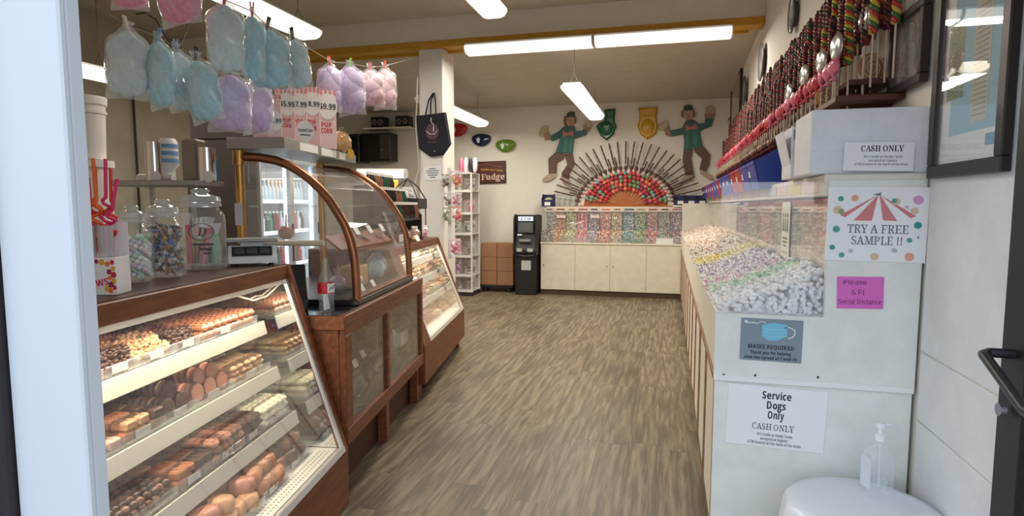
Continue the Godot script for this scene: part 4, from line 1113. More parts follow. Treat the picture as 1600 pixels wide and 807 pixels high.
	var q2 := l_x(628, 367, -1.2)
	single("price_card", bx(Vector3(), Vector3(0.003, 0.05, 0.1)), mt("card_white"), "white paper tag stuck on the curved pane by the far hoop", "price card", LT(-1.168, 1.27, -4.1))
	var fn := FastNoiseLite.new(); fn.seed = 4; fn.frequency = 0.8
	var apple := func(lb: String, x: float, y: float, z: float, k: Color, r: float) -> void:
		var a := thing("candy_apple", lb, "candy apple", LT(x, y, z))
		part(a, "apple", mb().ell(Vector3(0, r, 0), Vector3(r, r * 0.96, r), 18, 12, 0.08, fn).m(), mt("apple_%d" % int(k.r * 255), k, 0.25))
		part(a, "stick", mb().tube([Vector3(0, r * 1.8, 0), Vector3(0.004, r * 1.8 + 0.07, 0)], 0.004, 6).m(), mt("stick_wood", rgb(214, 190, 150), 0.7))
		part(a, "wrapper", mb().lathe([Vector2(r * 0.5, 0.001), Vector2(r * 1.03, r * 0.5), Vector2(r * 1.05, r * 1.2), Vector2(r * 0.5, r * 1.9), Vector2(r * 0.16, r * 2.15), Vector2(r * 0.5, r * 2.8)], 14).m(), glass("film"))
	apple.call("brown caramel apple wrapped in film on the cabinet's shelf", -1.62, 1.301, -3.3, rgb(150, 96, 74), 0.042)
	apple.call("pale lilac coated apple standing on the cabinet floor", -1.36, 0.986, -3.4, rgb(196, 168, 184), 0.05)
	apple.call("pink coated apple next to the lilac one in the cabinet", -1.3, 0.986, -3.55, rgb(214, 178, 190), 0.045)
	single("fudge_slab", mb().box(Vector3(0, 0.07, 0), Vector3(0.12, 0.14, 0.2), 0.012).m(), mt("fudge_tan", rgb(196, 156, 110), 0.5), "tall slab of tan fudge standing behind the curved pane", "fudge", LT(-1.34, 0.986, -3.62))
	var bl := thing("candy_bag", "clear bag of pale blue candy behind the curved pane", "bag", LT(-1.32, 0.986, -4.02))
	part(bl, "film", mb().ell(Vector3(0, 0.09, 0), Vector3(0.07, 0.09, 0.07), 14, 9, 0.3, fn).m(), glass("film"))
	part(bl, "candy", mb().ell(Vector3(0, 0.07, 0), Vector3(0.055, 0.065, 0.055), 14, 9, 0.4, fn).m(), mt("candy_blue", rgb(150, 200, 212), 0.5))

# ------------------------------------------------------------------ the display across the back wall
const BINC := [[150, 150, 152], [206, 160, 120], [186, 190, 140], [222, 138, 142], [176, 168, 188], [232, 160, 134], [206, 184, 148], [132, 176, 182], [150, 182, 128], [214, 148, 148], [176, 186, 168], [196, 170, 180]]

func back_display() -> void:
	var cream := noisy("cabinet_cream", rgb(222, 214, 192), rgb(230, 222, 202), Vector3(1, 1, 1), 0.5, null, 0.01, 13)
	var clear := glass("clear_acrylic", 0.05)
	var o := thing("back_cabinet", "long low cream cabinet with four flush doors across the back wall", "cabinet")
	var x0 := -2.07
	var x1 := 0.24
	var zf := -9.76
	part(o, "kick_board", span(x0, x1, 0, 0.085, ZW + 0.01, zf - 0.03), mt("kick_brown", rgb(84, 58, 44), 0.6))
	part(o, "body", span(x0, x1, 0.085, 0.855, ZW + 0.01, zf - 0.016), mt("cabinet_gap", rgb(170, 160, 140), 0.6))
	part(o, "top_slab", span(x0 - 0.01, x1, 0.855, 0.885, ZW + 0.01, zf + 0.012, 0.004), cream)
	var w := (x1 - x0) / 4.0
	for i in 4:
		var d := part(o, "door", span(x0 + w * i + 0.002, x0 + w * (i + 1) - 0.002, 0.092, 0.85, zf - 0.016, zf, 0.002), cream)
		if i != 3:
			var kx: float = x0 + w * i + (0.05 if i == 0 else (w - 0.05 if i == 1 else 0.05))
			part(d, "knob", mb().at(W(kx, 0.5, zf)).disc(0.01, 0, 0.012, 10).m(), mt("knob_brown", rgb(96, 76, 56), 0.5))
	# the glass display above
	var g := thing("candy_display", "glass fronted display of twelve taffy bins standing on the cream cabinet", "display case")
	var n := 12
	var bw := (x1 - 0.02 - x0) / n
	part(g, "low_front", span(x0, x1 - 0.02, 0.887, 1.0, zf - 0.008, zf - 0.004), clear)
	part(g, "high_front", span(x0 + 0.05, x1 - 0.02, 1.08, 1.39, -10.02, -10.016), clear)
	part(g, "back", span(x0 + 0.05, x1 - 0.02, 0.887, 1.42, ZW + 0.005, ZW + 0.03), cream)
	part(g, "step", span(x0 + 0.05, x1 - 0.02, 0.887, 1.075, ZW + 0.03, -10.03), cream)
	for i in n + 1:
		var x := x0 + bw * i
		part(g, "divider", span(x - 0.003, x + 0.003, 0.887, 1.06, -10.02, zf - 0.008), glass("divider_acrylic"))
		part(g, "divider", span(maxf(x, x0 + 0.05) - 0.003, maxf(x, x0 + 0.05) + 0.003, 1.075, 1.39, ZW + 0.03, -10.02), glass("divider_acrylic"))
	var rail := part(g, "header", span(x0 + 0.05, x1 - 0.02, 1.39, 1.475, -10.03, -10.01, 0.002), mt("header_pale", rgb(226, 214, 200), 0.6))
	part(g, "lid", span(x0 + 0.05, x1 - 0.02, 1.46, 1.475, ZW + 0.005, -10.03), cream)
	for i in n:
		var k: Array = BINC[i]
		part(rail, "flavour_strip", bx(Vector3(x0 + bw * (i + 0.5), 1.432, -10.008), Vector3(bw - 0.012, 0.055, 0.003)), mt("flavour_%d" % i, rgb(k[0], k[1], k[2]).lerp(rgb(235, 222, 210), 0.6), 0.6))
		part(rail, "print_bar", bx(Vector3(x0 + bw * (i + 0.5), 1.43, -10.0055), Vector3(bw * [0.6, 0.7, 0.55, 0.8][i % 4], 0.02, 0.001)), mt("flavour_ink_%d" % (i % 3), [rgb(120, 90, 80), rgb(60, 54, 56), rgb(180, 110, 100)][i % 3], 0.6))
	for i in [1, 4]:
		part(g, "label_card", bx(Vector3(x0 + bw * (i + 0.55), 1.31, -10.012), Vector3(bw * 0.8, 0.05, 0.003)), mt("card_rose", rgb(226, 204, 196), 0.6))
	part(g, "label_card", bx(Vector3(x1 - 0.3, 0.93, zf - 0.002), Vector3(0.26, 0.09, 0.003)), mt("card_white", rgb(240, 240, 238), 0.6))
	var slab := taffy_slab()
	var wrap := vc("wax_wrap", 0.45)
	var names := ["grey and white", "orange and cream", "yellow green", "pink red", "pale violet", "coral orange", "cream", "blue green", "leaf green", "rose", "pale grey green", "mauve"]
	for i in n:
		var k := rgb(BINC[i][0], BINC[i][1], BINC[i][2])
		var tones := [k, k.lightened(0.45), k.darkened(0.22), rgb(236, 226, 212), k.lerp(rgb(150, 70, 60), 0.35), k]
		for row in 2:
			var ts := []
			var cs := []
			var xa := x0 + bw * i + 0.016
			if row == 1 and i == 0: xa = x0 + 0.066
			var q := 0.0
			while q < 1.0:
				var x := xa
				while x < x0 + bw * (i + 1) - 0.014:
					var p := Vector3(x + rr(-0.008, 0.008), 0, 0)
					if row == 0:
						if q < 0.35: p.y = 0.895 + q / 0.35 * 0.08; p.z = zf - 0.024
						else: p.y = 0.975 + (q - 0.35) / 0.65 * 0.1; p.z = zf - 0.024 - (q - 0.35) / 0.65 * 0.23
					else:
						p.y = 1.09 + q * 0.285; p.z = -10.038
					ts.append(Transform3D(Basis.from_euler(Vector3(rr(-3, 3), rr(-3, 3), rr(-3, 3))), p + Vector3(0, rr(-0.006, 0.006), rr(-0.008, 0.0))))
					cs.append(tones[rng.randi() % tones.size()].srgb_to_linear())
					x += 0.024
				q += 0.065
			var s := stuff(self, "taffy_heap", slab, wrap, ts, cs)
			tag(s, "%s taffy in the %s tier of the back display" % [names[i], ["open lower", "upper glass"][row]], "taffy")
	# a white ledge with navy bins at its right, one navy bin and clear holders at its left
	var la := on_z(1052, 320, -10.02)
	struct("trim_3", span(la.x, 0.56, 1.47, 1.5, ZW + 0.005, -9.98, 0.003), mt("ledge_white", rgb(232, 230, 224), 0.5), "white ledge in the far right corner under the navy bins")
	var nav := mt("bin_N", rgb(26, 34, 78), 0.4)
	var nb := mb()
	nb.box(Vector3(0, 0.005, 0), Vector3(0.17, 0.01, 0.16)).box(Vector3(0, 0.045, 0.078), Vector3(0.17, 0.09, 0.006)).box(Vector3(0, 0.08, -0.078), Vector3(0.17, 0.16, 0.006)).box(Vector3(-0.083, 0.06, 0), Vector3(0.005, 0.12, 0.16)).box(Vector3(0.083, 0.06, 0), Vector3(0.005, 0.12, 0.16))
	nb.prism(PackedVector2Array([Vector2(-0.0855, 0.12), Vector2(-0.0805, 0.12), Vector2(-0.0805, 0.165), Vector2(-0.0855, 0.15)]), -0.08, 0.03)
	nb.prism(PackedVector2Array([Vector2(0.0855, 0.12), Vector2(0.0805, 0.12), Vector2(0.0805, 0.165), Vector2(0.0855, 0.15)]), -0.08, 0.03)
	var nbm := nb.m()
	var spots := [[1061, "first navy bin from the fan rack"], [1078, "second navy bin from the fan rack"], [1095, "third navy bin from the fan rack"]]
	for s in spots:
		var p := on_z(s[0], 319, -10.1)
		var b := thing("navy_bin", "%s, on the white corner ledge" % s[1], "bin", W(p.x, 1.5, -10.1), "navy bins on the corner ledge")
		part(b, "body", nbm, nav)
		part(b, "label_card", bx(Vector3(0.02, 0.045, 0.0825), Vector3(0.09, 0.05, 0.002)), mt("card_white"))
	var p := on_z(857, 324, -10.15)
	var b := thing("navy_bin", "navy bin with a white label at the left end of the back display", "bin", W(p.x, 1.476, -10.15), "")
	part(b, "body", nbm, nav, Transform3D(Basis.from_scale(Vector3(1.2, 1.3, 1.2)), Vector3()))
	part(b, "label_card", bx(Vector3(0.0, 0.05, 0.0985), Vector3(0.1, 0.06, 0.002)), mt("card_white"))
	part(b, "sweets", mb().ell(Vector3(0, 0.11, -0.01), Vector3(0.08, 0.05, 0.07), 12, 8, 0.3, FastNoiseLite.new()).m(), mt("sweets_lime", rgb(186, 184, 140), 0.5))
	for i in 4:
		var q := on_z(872 + i * 8, 324, -10.2)
		var h := thing("clear_holder", "empty clear acrylic holder beside the navy bin, %s" % ["first from the bin", "second from the bin", "third from the bin", "nearest the fan rack"][i], "holder", W(q.x, 1.476, -10.2), "clear holders on the back display")
		part(h, "body", mb().box(Vector3(-0.034, 0.085, 0), Vector3(0.003, 0.17, 0.12)).box(Vector3(0.034, 0.085, 0), Vector3(0.003, 0.17, 0.12)).box(Vector3(0, 0.003, 0), Vector3(0.068, 0.006, 0.12)).m(), glass("holder_acrylic", 0.3, rgb(225, 228, 222), 0.08))
		part(h, "back", bx(Vector3(0, 0.09, -0.058), Vector3(0.068, 0.18, 0.003)), glass("holder_acrylic"))
	fan_rack()
	# cash machine
	var xa := on_z(808, 400, -9.62).x
	var xb := on_z(840, 400, -9.62).x
	var cw := xb - xa
	var hy := func(y: float) -> float: return on_z(824, y, -9.62).y
	var a := thing("cash_machine", "black free standing cash machine with a lit sign, beside the cream cabinet", "cash machine", W((xa + xb) / 2 - 0.03, 0, -9.62))
	var blk := mt("machine_black", rgb(34, 33, 36), 0.45)
	part(a, "cabinet", span(-cw / 2, cw / 2, 0, hy.call(396), -0.42, 0, 0.012), blk)
	var hb: float = hy.call(396)
	var ht: float = hy.call(336)
	var sd := PackedVector2Array([Vector2(0.045, hb), Vector2(0.05, hb + 0.05), Vector2(0.0, hb + 0.17), Vector2(-0.04, hb + 0.32), Vector2(-0.02, ht - 0.1), Vector2(-0.01, ht), Vector2(-0.38, ht - 0.02), Vector2(-0.42, hb)])
	part(a, "head", mb().at(Transform3D(Basis(Vector3(0, 0, 1), Vector3.UP, Vector3(-1, 0, 0)), Vector3(cw / 2, 0, 0))).prism(sd, 0, cw, 0.006).m(), blk)
	for s in [-1, 1]: part(a, "cheek", mb().at(Transform3D(Basis(Vector3(0, 0, 1), Vector3.UP, Vector3(-1, 0, 0)), Vector3(s * (cw / 2 + 0.012) + 0.012, 0, 0))).prism(PackedVector2Array([Vector2(0.07, hb - 0.02), Vector2(0.05, ht - 0.05), Vector2(0.0, ht + 0.01), Vector2(-0.36, ht - 0.01), Vector2(-0.36, hb - 0.02)]), 0, 0.024, 0.004).m(), blk)
	var sg := part(a, "sign_panel", bx(Vector3(0, ht - 0.065, 0.0), Vector3(cw * 0.72, 0.07, 0.012), 0.003), glow("atm_sign", Color(0.86, 0.92, 1.0), 0.75))
	text(sg, "A T M", 0.05, mt("atm_blue", rgb(40, 70, 130), 0.5), Vector3(0, ht - 0.066, 0.007))
	var sc := part(a, "screen_bezel", bx(Vector3(0, ht - 0.21, 0.0), Vector3(cw * 0.74, 0.17, 0.03), 0.004), mt("bezel_grey", rgb(88, 92, 90), 0.5))
	part(sc, "screen", bx(Vector3(0.01, ht - 0.205, 0.016), Vector3(cw * 0.5, 0.12, 0.003)), mt("screen_off", rgb(98, 106, 100), 0.25))
	part(a, "card_slot", bx(Vector3(-cw * 0.28, ht - 0.335, 0.0), Vector3(0.08, 0.03, 0.05), 0.006), mt("slot_bright", rgb(225, 230, 225), 0.4))
	part(a, "keypad", mb().at(Transform3D(Basis(Vector3.RIGHT, -0.5), Vector3(0, hb + 0.2, 0.02))).box(Vector3(), Vector3(cw * 0.55, 0.05, 0.07), 0.006).m(), mt("keypad_grey", rgb(110, 112, 110), 0.5))
	part(a, "tray_label", bx(Vector3(-cw * 0.27, hb + 0.055, 0.052), Vector3(0.085, 0.055, 0.004)), mt("label_grey", rgb(186, 188, 184), 0.5))
	part(a, "tray_label", bx(Vector3(cw * 0.25, hb + 0.055, 0.052), Vector3(0.095, 0.055, 0.004)), mt("label_grey"))
	part(a, "cash_lip", mb().tube([Vector3(-cw * 0.42, hb - 0.03, 0.02), Vector3(0, hb - 0.05, 0.06), Vector3(cw * 0.42, hb - 0.03, 0.02)], 0.014, 8).m(), mt("lip_dark", rgb(60, 58, 60), 0.4))
	part(a, "paper_notice", bx(Vector3(0.01, 0.5, 0.003), Vector3(0.16, 0.16, 0.003)), mt("notice_grey", rgb(196, 200, 198), 0.6))
	# cardboard boxes
	var card := noisy("cardboard", rgb(150, 108, 76), rgb(166, 122, 88), Vector3(3, 3, 3), 0.75, null, 0.02, 14)
	var pal := thing("floor_dolly", "low black dolly under the stacked cardboard boxes", "dolly", W(on_z(778, 455, -9.95).x, 0, -9.98))
	part(pal, "deck", bx(Vector3(0, 0.1, 0), Vector3(0.6, 0.04, 0.36), 0.004), mt("dolly_black", rgb(30, 28, 28), 0.6))
	for i in 4: part(pal, "caster", mb().at(Transform3D(Basis(Vector3.UP, PI / 2), Vector3([-0.24, 0.24][i % 2] - 0.015, 0.04, [-0.12, 0.13][i / 2]))).disc(0.04, 0, 0.03, 14).m(), mt("dolly_black"))
	var bx0 := on_z(752, 420, -9.85).x
	for c in 2:
		for r in 3:
			var q := thing("cardboard_box", "brown cardboard box, %s of its stack %s" % [["lowest", "middle one", "topmost"][r], ["by the white rack", "by the cash machine"][c]], "box", W(bx0 + 0.145 + c * 0.292, 0.121 + r * 0.243, -9.98, rr(-0.02, 0.02)), "stacked cardboard boxes")
			part(q, "carton", bx(Vector3(0, 0.12, 0), Vector3(0.284, 0.24, 0.3), 0.005), card)
			part(q, "tape", mb().box(Vector3(0, 0.2405, 0), Vector3(0.284, 0.001, 0.04)).box(Vector3(0, 0.215, 0.1505), Vector3(0.04, 0.05, 0.001)).m(), mt("box_tape", rgb(150, 118, 84), 0.4))

func fan_rack() -> void:
	var z := -10.3
	var c := on_z(977, 322, z)
	c.y = 1.476
	var top := on_z(977, 268, z).y
	var rx := on_z(1048, 318, z).x - c.x
	var ry := top - c.y
	var o := thing("fan_rack", "half round orange fan rack with a white rim for lollipops, on the back display", "lollipop rack", Transform3D(Basis(), c))
	var q := PackedVector2Array([Vector2(-rx * 1.02, 0), Vector2(rx * 1.02, 0)])
	for i in 25:
		var a := PI * i / 24.0
		q.append(Vector2(cos(a) * rx * 0.96, sin(a) * ry * 0.93 + 0.012))
	part(o, "fan_board", mb().prism(q, -0.04, 0.0, 0.004).m(), noisy("fan_orange", rgb(164, 92, 40), rgb(186, 110, 54), Vector3(4, 4, 4), 0.5, null, 0.02, 15))
	part(o, "rim", mb().ring(0.94, 1.08, -0.04, 0.03, 36, 1.0, 0.0, PI).at(Transform3D()).m(), mt("rim_white", rgb(222, 206, 194), 0.5), Transform3D(Basis.from_scale(Vector3(rx, ry, 1)), Vector3()))
	part(o, "base_strip", span(-rx * 1.04, rx * 1.04, 0, 0.02, -0.04, 0.06, 0.003), mats["fan_orange"])
	# round lollipops
	var cols := [[rgb(206, 62, 78), "red"], [rgb(226, 110, 128), "pink"], [rgb(190, 48, 60), "deep red"], [rgb(120, 150, 110), "green"], [rgb(216, 92, 104), "rose"], [rgb(230, 132, 96), "orange"], [rgb(122, 170, 160), "teal"], [rgb(160, 60, 84), "plum"]]
	var fn := FastNoiseLite.new(); fn.seed = 2; fn.frequency = 2.0
	var ball := mb().ell(Vector3(), Vector3(0.034, 0.034, 0.034), 12, 9, 0.12, fn)
	ball.tube([Vector3(0, 0.03, 0), Vector3(0, 0.045, 0), Vector3(0, 0.06, 0)], [0.008, 0.006, 0.018], 8)
	var bm := ball.m()
	for r in 5:
		var t: float = [0.46, 0.57, 0.68, 0.79, 0.9][r]
		var n: int = [14, 17, 20, 23, 26][r]
		for i in n:
			var a := PI * (0.035 + 0.93 * (i + 0.5 * (r % 2)) / n) + rr(-0.02, 0.02)
			var d := Vector3(cos(a) * rx * t, sin(a) * ry * t + 0.03, 0.03 + 0.012 * (r % 2) + rr(0, 0.012))
			var ci := rng.randi() % 8
			if r == 4 and ci in [4, 7]: ci = [3, 6][i % 2]
			var l := thing("round_lollipop", "%s wrapped round lollipop stuck in the orange fan rack" % cols[ci][1], "lollipop", Transform3D(Basis(Vector3.BACK, a - PI / 2), c + d), "%s round lollipops in the fan rack" % cols[ci][1])
			part(l, "candy", bm, mt("lolly_%d" % ci, cols[ci][0], 0.35))
			part(l, "stick", mb().tube([Vector3(0, -0.03, 0), Vector3(0, -0.17 if r == 0 else -0.11, -0.015)], 0.004, 5).m(), mt("lolly_stick", rgb(214, 176, 130), 0.6))
	# long dark sticks round the rim, each with a brown ball at its foot
	var dark := noisy("rope_dark", rgb(62, 42, 32), rgb(112, 82, 62), Vector3(30, 30, 30), 0.4, null, 0.05, 16)
	for i in 27:
		var a := PI * (0.05 + 0.9 * i / 26.0)
		var p0 := Vector3(cos(a) * rx * 1.06, sin(a) * ry * 1.06, 0.0)
		var lng := 0.47
		var dir := Vector3(cos(a) * rx, sin(a) * ry * 1.1, 0).normalized()
		for k in 2:
			if k == 1 and (i % 3 == 2): continue
			var off := dir.cross(Vector3.BACK) * (0.03 if k == 1 else -0.008)
			var l1 := lng if k == 0 else lng * rr(0.38, 0.5)
			var s := thing("rope_candy", "long dark twisted candy stick fanned round the white rim" if k == 0 else "short dark twisted candy stick between the long fanned ones", "candy stick", Transform3D(Basis(), c + p0 + off + Vector3(0, 0, 0.0)), "long dark sticks of the fan" if k == 0 else "short dark sticks of the fan")
			var pts := []
			for j in 13: pts.append(dir * (l1 * j / 12.0))
			var rad := []
			for j in 13: rad.append(0.0128 + 0.002 * sin(j * 2.6) if j > 2 else 0.004)
			part(s, "twist", mb().tube(pts, rad, 7).m(), dark)
		var b := single("candy_ball", bm, mt("ball_brown", rgb(92, 62, 50), 0.35), "brown wrapped ball lollipop on the fan's white rim", "lollipop", Transform3D(Basis(Vector3.BACK, a - PI / 2 + PI), c + Vector3(cos(a) * rx * 1.1, sin(a) * ry * 1.1, 0.05)), "brown balls on the fan's rim")

# ------------------------------------------------------------------ what hangs on the walls
func poly_z(pts: Array, sc: float, ox: float, oy: float, z: float, c: Vector3) -> PackedVector2Array:
	var q := PackedVector2Array()
	for p in pts:
		var w := on_z(ox + p[0] / sc, oy + p[1] / sc, z) - c
		q.append(Vector2(w.x, w.y))
	return q

func clown(label: String, mid: Vector2, parts: Dictionary) -> void:
	var z := ZW + 0.02
	var c := on_z(830 + mid.x / 4.483, 150 + mid.y / 4.483, z)
	var o := thing("wall_figure", label, "wall figure", Transform3D(Basis(), c))
	var col := {"hat": rgb(44, 66, 54), "hair": rgb(146, 104, 78), "face": rgb(206, 164, 136), "jacket": rgb(40, 104, 100), "arm": rgb(36, 94, 92), "trousers": rgb(104, 70, 54), "shoe": rgb(190, 166, 140), "hand": rgb(196, 178, 142), "cuff": rgb(168, 124, 100), "bow": rgb(200, 118, 104), "vest": rgb(60, 128, 116), "shirt": rgb(70, 92, 82)}
	var dz := {"hat": 0.034, "hair": 0.022, "face": 0.028, "jacket": 0.026, "arm": 0.03, "trousers": 0.022, "shoe": 0.026, "hand": 0.028, "cuff": 0.032, "bow": 0.036, "vest": 0.032, "shirt": 0.03}
	for k in parts:
		var base: String = (k as String).rstrip("0123456789")
		part(o, {"vest": "coat_tail", "arm": "sleeve"}.get(base, base), mb().prism(poly_z(parts[k], 4.483, 830, 150, z, c), 0.0, dz[base], 0.006).m(), noisy("figure_" + base, (col[base] as Color).darkened(0.18), (col[base] as Color).lightened(0.1), Vector3(9, 9, 9), 0.45, null, 0.03, 17))
	# face marks on the face itself
	var f: Array = parts["face"]
	var m := Vector2()
	for p in f: m += Vector2(p[0], p[1]) / f.size()
	for e in [[-10, -8, 0.008, "eye"], [12, -9, 0.008, "eye"], [1, 4, 0.014, "nose"], [1, 20, 0.02, "mouth"]]:
		var w := on_z(830 + (m.x + e[0]) / 4.483, 150 + (m.y + e[1]) / 4.483, z) - c
		part(o, e[3], mb().ell(Vector3(w.x, w.y, 0.029), Vector3(e[2], e[2] * (0.45 if e[3] == "mouth" else 1.0), 0.006), 10, 6).m(), mt("face_" + e[3], {"eye": rgb(40, 34, 30), "nose": rgb(186, 74, 66), "mouth": rgb(170, 70, 62)}[e[3]], 0.4))

func wall_things() -> void:
	clown("painted wooden clown figure left of the fan rack, green jacket and red bow", Vector2(250, 350), {
		"trousers1": [[165, 400], [215, 405], [243, 408], [225, 445], [182, 470], [178, 545], [125, 550], [122, 440]],
		"trousers2": [[238, 405], [292, 405], [306, 480], [270, 545], [266, 585], [215, 575], [215, 540], [255, 480]],
		"shoe1": [[125, 546], [180, 543], [175, 570], [130, 600], [85, 602], [82, 580]], "shoe2": [[208, 565], [240, 578], [266, 588], [278, 625], [265, 645], [235, 620]],
		"jacket": [[235, 212], [305, 212], [313, 260], [300, 330], [292, 408], [262, 402], [240, 380], [215, 405], [170, 400], [195, 330], [206, 285], [205, 238]],
		"arm1": [[218, 235], [222, 270], [190, 300], [150, 318], [128, 300], [140, 278]], "arm2": [[300, 250], [360, 245], [385, 215], [406, 235], [385, 275], [308, 300]],
		"hand1": [[55, 270], [75, 228], [95, 208], [122, 215], [122, 245], [105, 265], [95, 290], [60, 285]], "hand2": [[362, 205], [383, 178], [420, 178], [430, 208], [405, 232], [375, 228]],
		"cuff1": [[90, 268], [122, 253], [147, 300], [100, 312]], "cuff2": [[362, 212], [380, 200], [412, 232], [398, 250], [372, 238]],
		"hair1": [[226, 175], [236, 138], [258, 148], [254, 208], [236, 206]], "hair2": [[294, 140], [318, 158], [316, 190], [298, 197]],
		"face": [[250, 148], [300, 148], [304, 182], [286, 212], [262, 214], [247, 190]],
		"hat": [[252, 122], [275, 110], [303, 112], [306, 134], [314, 148], [248, 153], [252, 138]],
		"shirt": [[250, 212], [292, 212], [284, 250], [262, 250]],
		"vest1": [[232, 300], [262, 290], [255, 395], [225, 400]], "vest2": [[268, 290], [290, 300], [286, 400], [262, 396]],
		"bow": [[222, 245], [258, 262], [296, 240], [298, 287], [262, 276], [225, 292]]})
	clown("painted wooden clown figure right of the fan rack, green jacket and pale bow", Vector2(1130, 330), {
		"trousers1": [[1068, 375], [1132, 372], [1120, 440], [1135, 520], [1140, 560], [1080, 560], [1060, 450]],
		"trousers2": [[1138, 365], [1200, 348], [1252, 410], [1246, 480], [1222, 532], [1178, 515], [1195, 440], [1150, 398]],
		"shoe1": [[1080, 556], [1140, 556], [1120, 590], [1060, 615], [1035, 612]], "shoe2": [[1178, 513], [1225, 533], [1270, 560], [1280, 585], [1245, 590], [1185, 545]],
		"jacket": [[1080, 178], [1142, 168], [1176, 200], [1186, 290], [1200, 352], [1150, 378], [1135, 348], [1115, 382], [1068, 378], [1072, 310], [1060, 240], [1058, 222]],
		"arm1": [[1066, 222], [1068, 265], [985, 285], [958, 275], [975, 245]], "arm2": [[1160, 195], [1215, 190], [1222, 150], [1276, 160], [1262, 210], [1180, 245]],
		"hand1": [[885, 215], [920, 180], [955, 172], [962, 205], [945, 242], [900, 240]], "hand2": [[1225, 85], [1250, 66], [1286, 85], [1282, 120], [1262, 132], [1225, 130]],
		"cuff1": [[930, 237], [965, 220], [987, 285], [945, 277]], "cuff2": [[1213, 125], [1282, 125], [1275, 162], [1216, 157]],
		"hair1": [[1048, 110], [1066, 100], [1072, 155], [1050, 147]], "hair2": [[1128, 98], [1153, 115], [1146, 152], [1128, 150]],
		"face": [[1066, 102], [1132, 102], [1133, 145], [1110, 172], [1085, 170], [1066, 145]],
		"hat": [[1068, 75], [1095, 62], [1125, 66], [1130, 92], [1136, 102], [1060, 107], [1070, 92]],
		"shirt": [[1085, 172], [1138, 170], [1130, 205], [1100, 206]],
		"vest1": [[1076, 290], [1110, 250], [1104, 370], [1080, 372]], "vest2": [[1128, 250], [1170, 285], [1164, 350], [1140, 345]],
		"bow": [[1078, 198], [1115, 220], [1157, 192], [1162, 237], [1120, 236], [1083, 247]]})
	# moulded plaques
	for d in [["green", rgb(20, 92, 62), [[512, 98], [592, 92], [584, 150], [586, 185], [600, 215], [576, 275], [530, 313], [488, 282], [458, 215], [480, 190], [520, 180], [522, 140]], "deep green moulded plastic wall plaque half behind the hanging strip light"], ["yellow", rgb(206, 156, 34), [[750, 88], [888, 80], [878, 140], [880, 180], [889, 215], [872, 270], [810, 306], [765, 272], [746, 215], [757, 170], [758, 130]], "yellow moulded plastic wall plaque beside the right clown figure"]]:
		var z := ZW + 0.003
		var ox: float = 0
		var c := on_z(830 + d[2][0][0] / 4.483, 150 + d[2][4][1] / 4.483, z)
		var o := thing("wall_plaque", d[3], "wall plaque", Transform3D(Basis(), c))
		var m := mt("plaque_" + d[0], d[1], 0.25)
		var q := poly_z(d[2], 4.483, 830, 150, z, c)
		part(o, "shell", mb().prism(q, 0.0, 0.07, 0.025).m(), m)
		var lo := Vector2(1e9, 1e9)
		var hi := -lo
		for p in q: lo = lo.min(p); hi = hi.max(p)
		var ctr := Vector3((lo.x + hi.x) / 2, lerpf(lo.y, hi.y, 0.38), 0.055)
		part(o, "bulge", mb().ell(ctr, Vector3((hi.x - lo.x) * 0.36, (hi.y - lo.y) * 0.26, 0.045), 20, 12).m(), m)
		part(o, "collar", mb().tube([Vector3(lerpf(lo.x, hi.x, 0.2), lerpf(lo.y, hi.y, 0.72), 0.06), Vector3(lerpf(lo.x, hi.x, 0.82), lerpf(lo.y, hi.y, 0.74), 0.06)], 0.02, 8).m(), m)
		if d[0] == "green": part(o, "mark_print", mb().at(Transform3D(Basis(), ctr + Vector3(0, 0, 0.042))).prism(PackedVector2Array([Vector2(-0.05, 0.04), Vector2(0.06, 0.05), Vector2(0.01, -0.05)]), 0, 0.004).m(), mt("mark_pale", rgb(120, 176, 150), 0.4))
	# jelly bean plaques
	for d in [[716, 203, 16, 11, rgb(176, 34, 44), "glossy red bean shaped plaque half behind the white pillar"], [753.5, 218.5, 15, 10.5, rgb(24, 34, 66), "glossy navy bean shaped plaque between the red and green ones"], [791, 227.5, 15.5, 10.5, rgb(96, 132, 40), "glossy green bean shaped plaque above the brown fudge sign"]]:
		var c := on_z(d[0], d[1], ZW + 0.004)
		var e := on_z(d[0] + d[2], d[1], ZW + 0.004).x - c.x
		var h: float = e * d[3] / d[2]
		var o := thing("bean_plaque", d[5], "wall plaque", Transform3D(Basis(), c))
		var g := []
		for i in 13:
			var t := PI * i / 12.0
			var row := []
			for j in 24:
				var a := TAU * j / 24.0
				var p := Vector3(sin(t) * cos(a), sin(t) * sin(a), cos(t))
				var u := p.x
				row.append(Vector3(p.x * e, p.y * h * 0.88 + h * 0.2 * (u * u - 0.4), 0.05 + p.z * 0.05))
			g.append(row)
		part(o, "shell", mb().grid(g, Vector3(0, 0, 0.05), true).m(), mt("bean_%d" % int(d[0]), d[4], 0.15))
		part(o, "mark_print", mb().at(Transform3D(Basis(Vector3.BACK, 0.35), Vector3(-e * 0.25, -h * 0.05, 0.094))).prism(PackedVector2Array([Vector2(-0.03, -0.05), Vector2(0.0, -0.06), Vector2(0.035, -0.01), Vector2(0.02, 0.05), Vector2(-0.005, 0.02), Vector2(-0.03, 0.04)]), 0, 0.008).m(), mt("mark_white", rgb(205, 215, 215), 0.4))
	# fudge sign
	var a := on_z(736, 253, ZW + 0.002)
	var b := on_z(791, 287, ZW + 0.002)
	var s := sheet("fudge_sign", "dark brown fudge sign with yellow and cream lettering on the back wall", "sign", Vector3((a.x + b.x) / 2, (a.y + b.y) / 2, ZW + 0.002), Basis(Vector3.BACK, 0.02), b.x - a.x, a.y - b.y, mt("sign_brown", rgb(84, 42, 30), 0.5), 0.02)
	var sw := b.x - a.x
	var shh := a.y - b.y
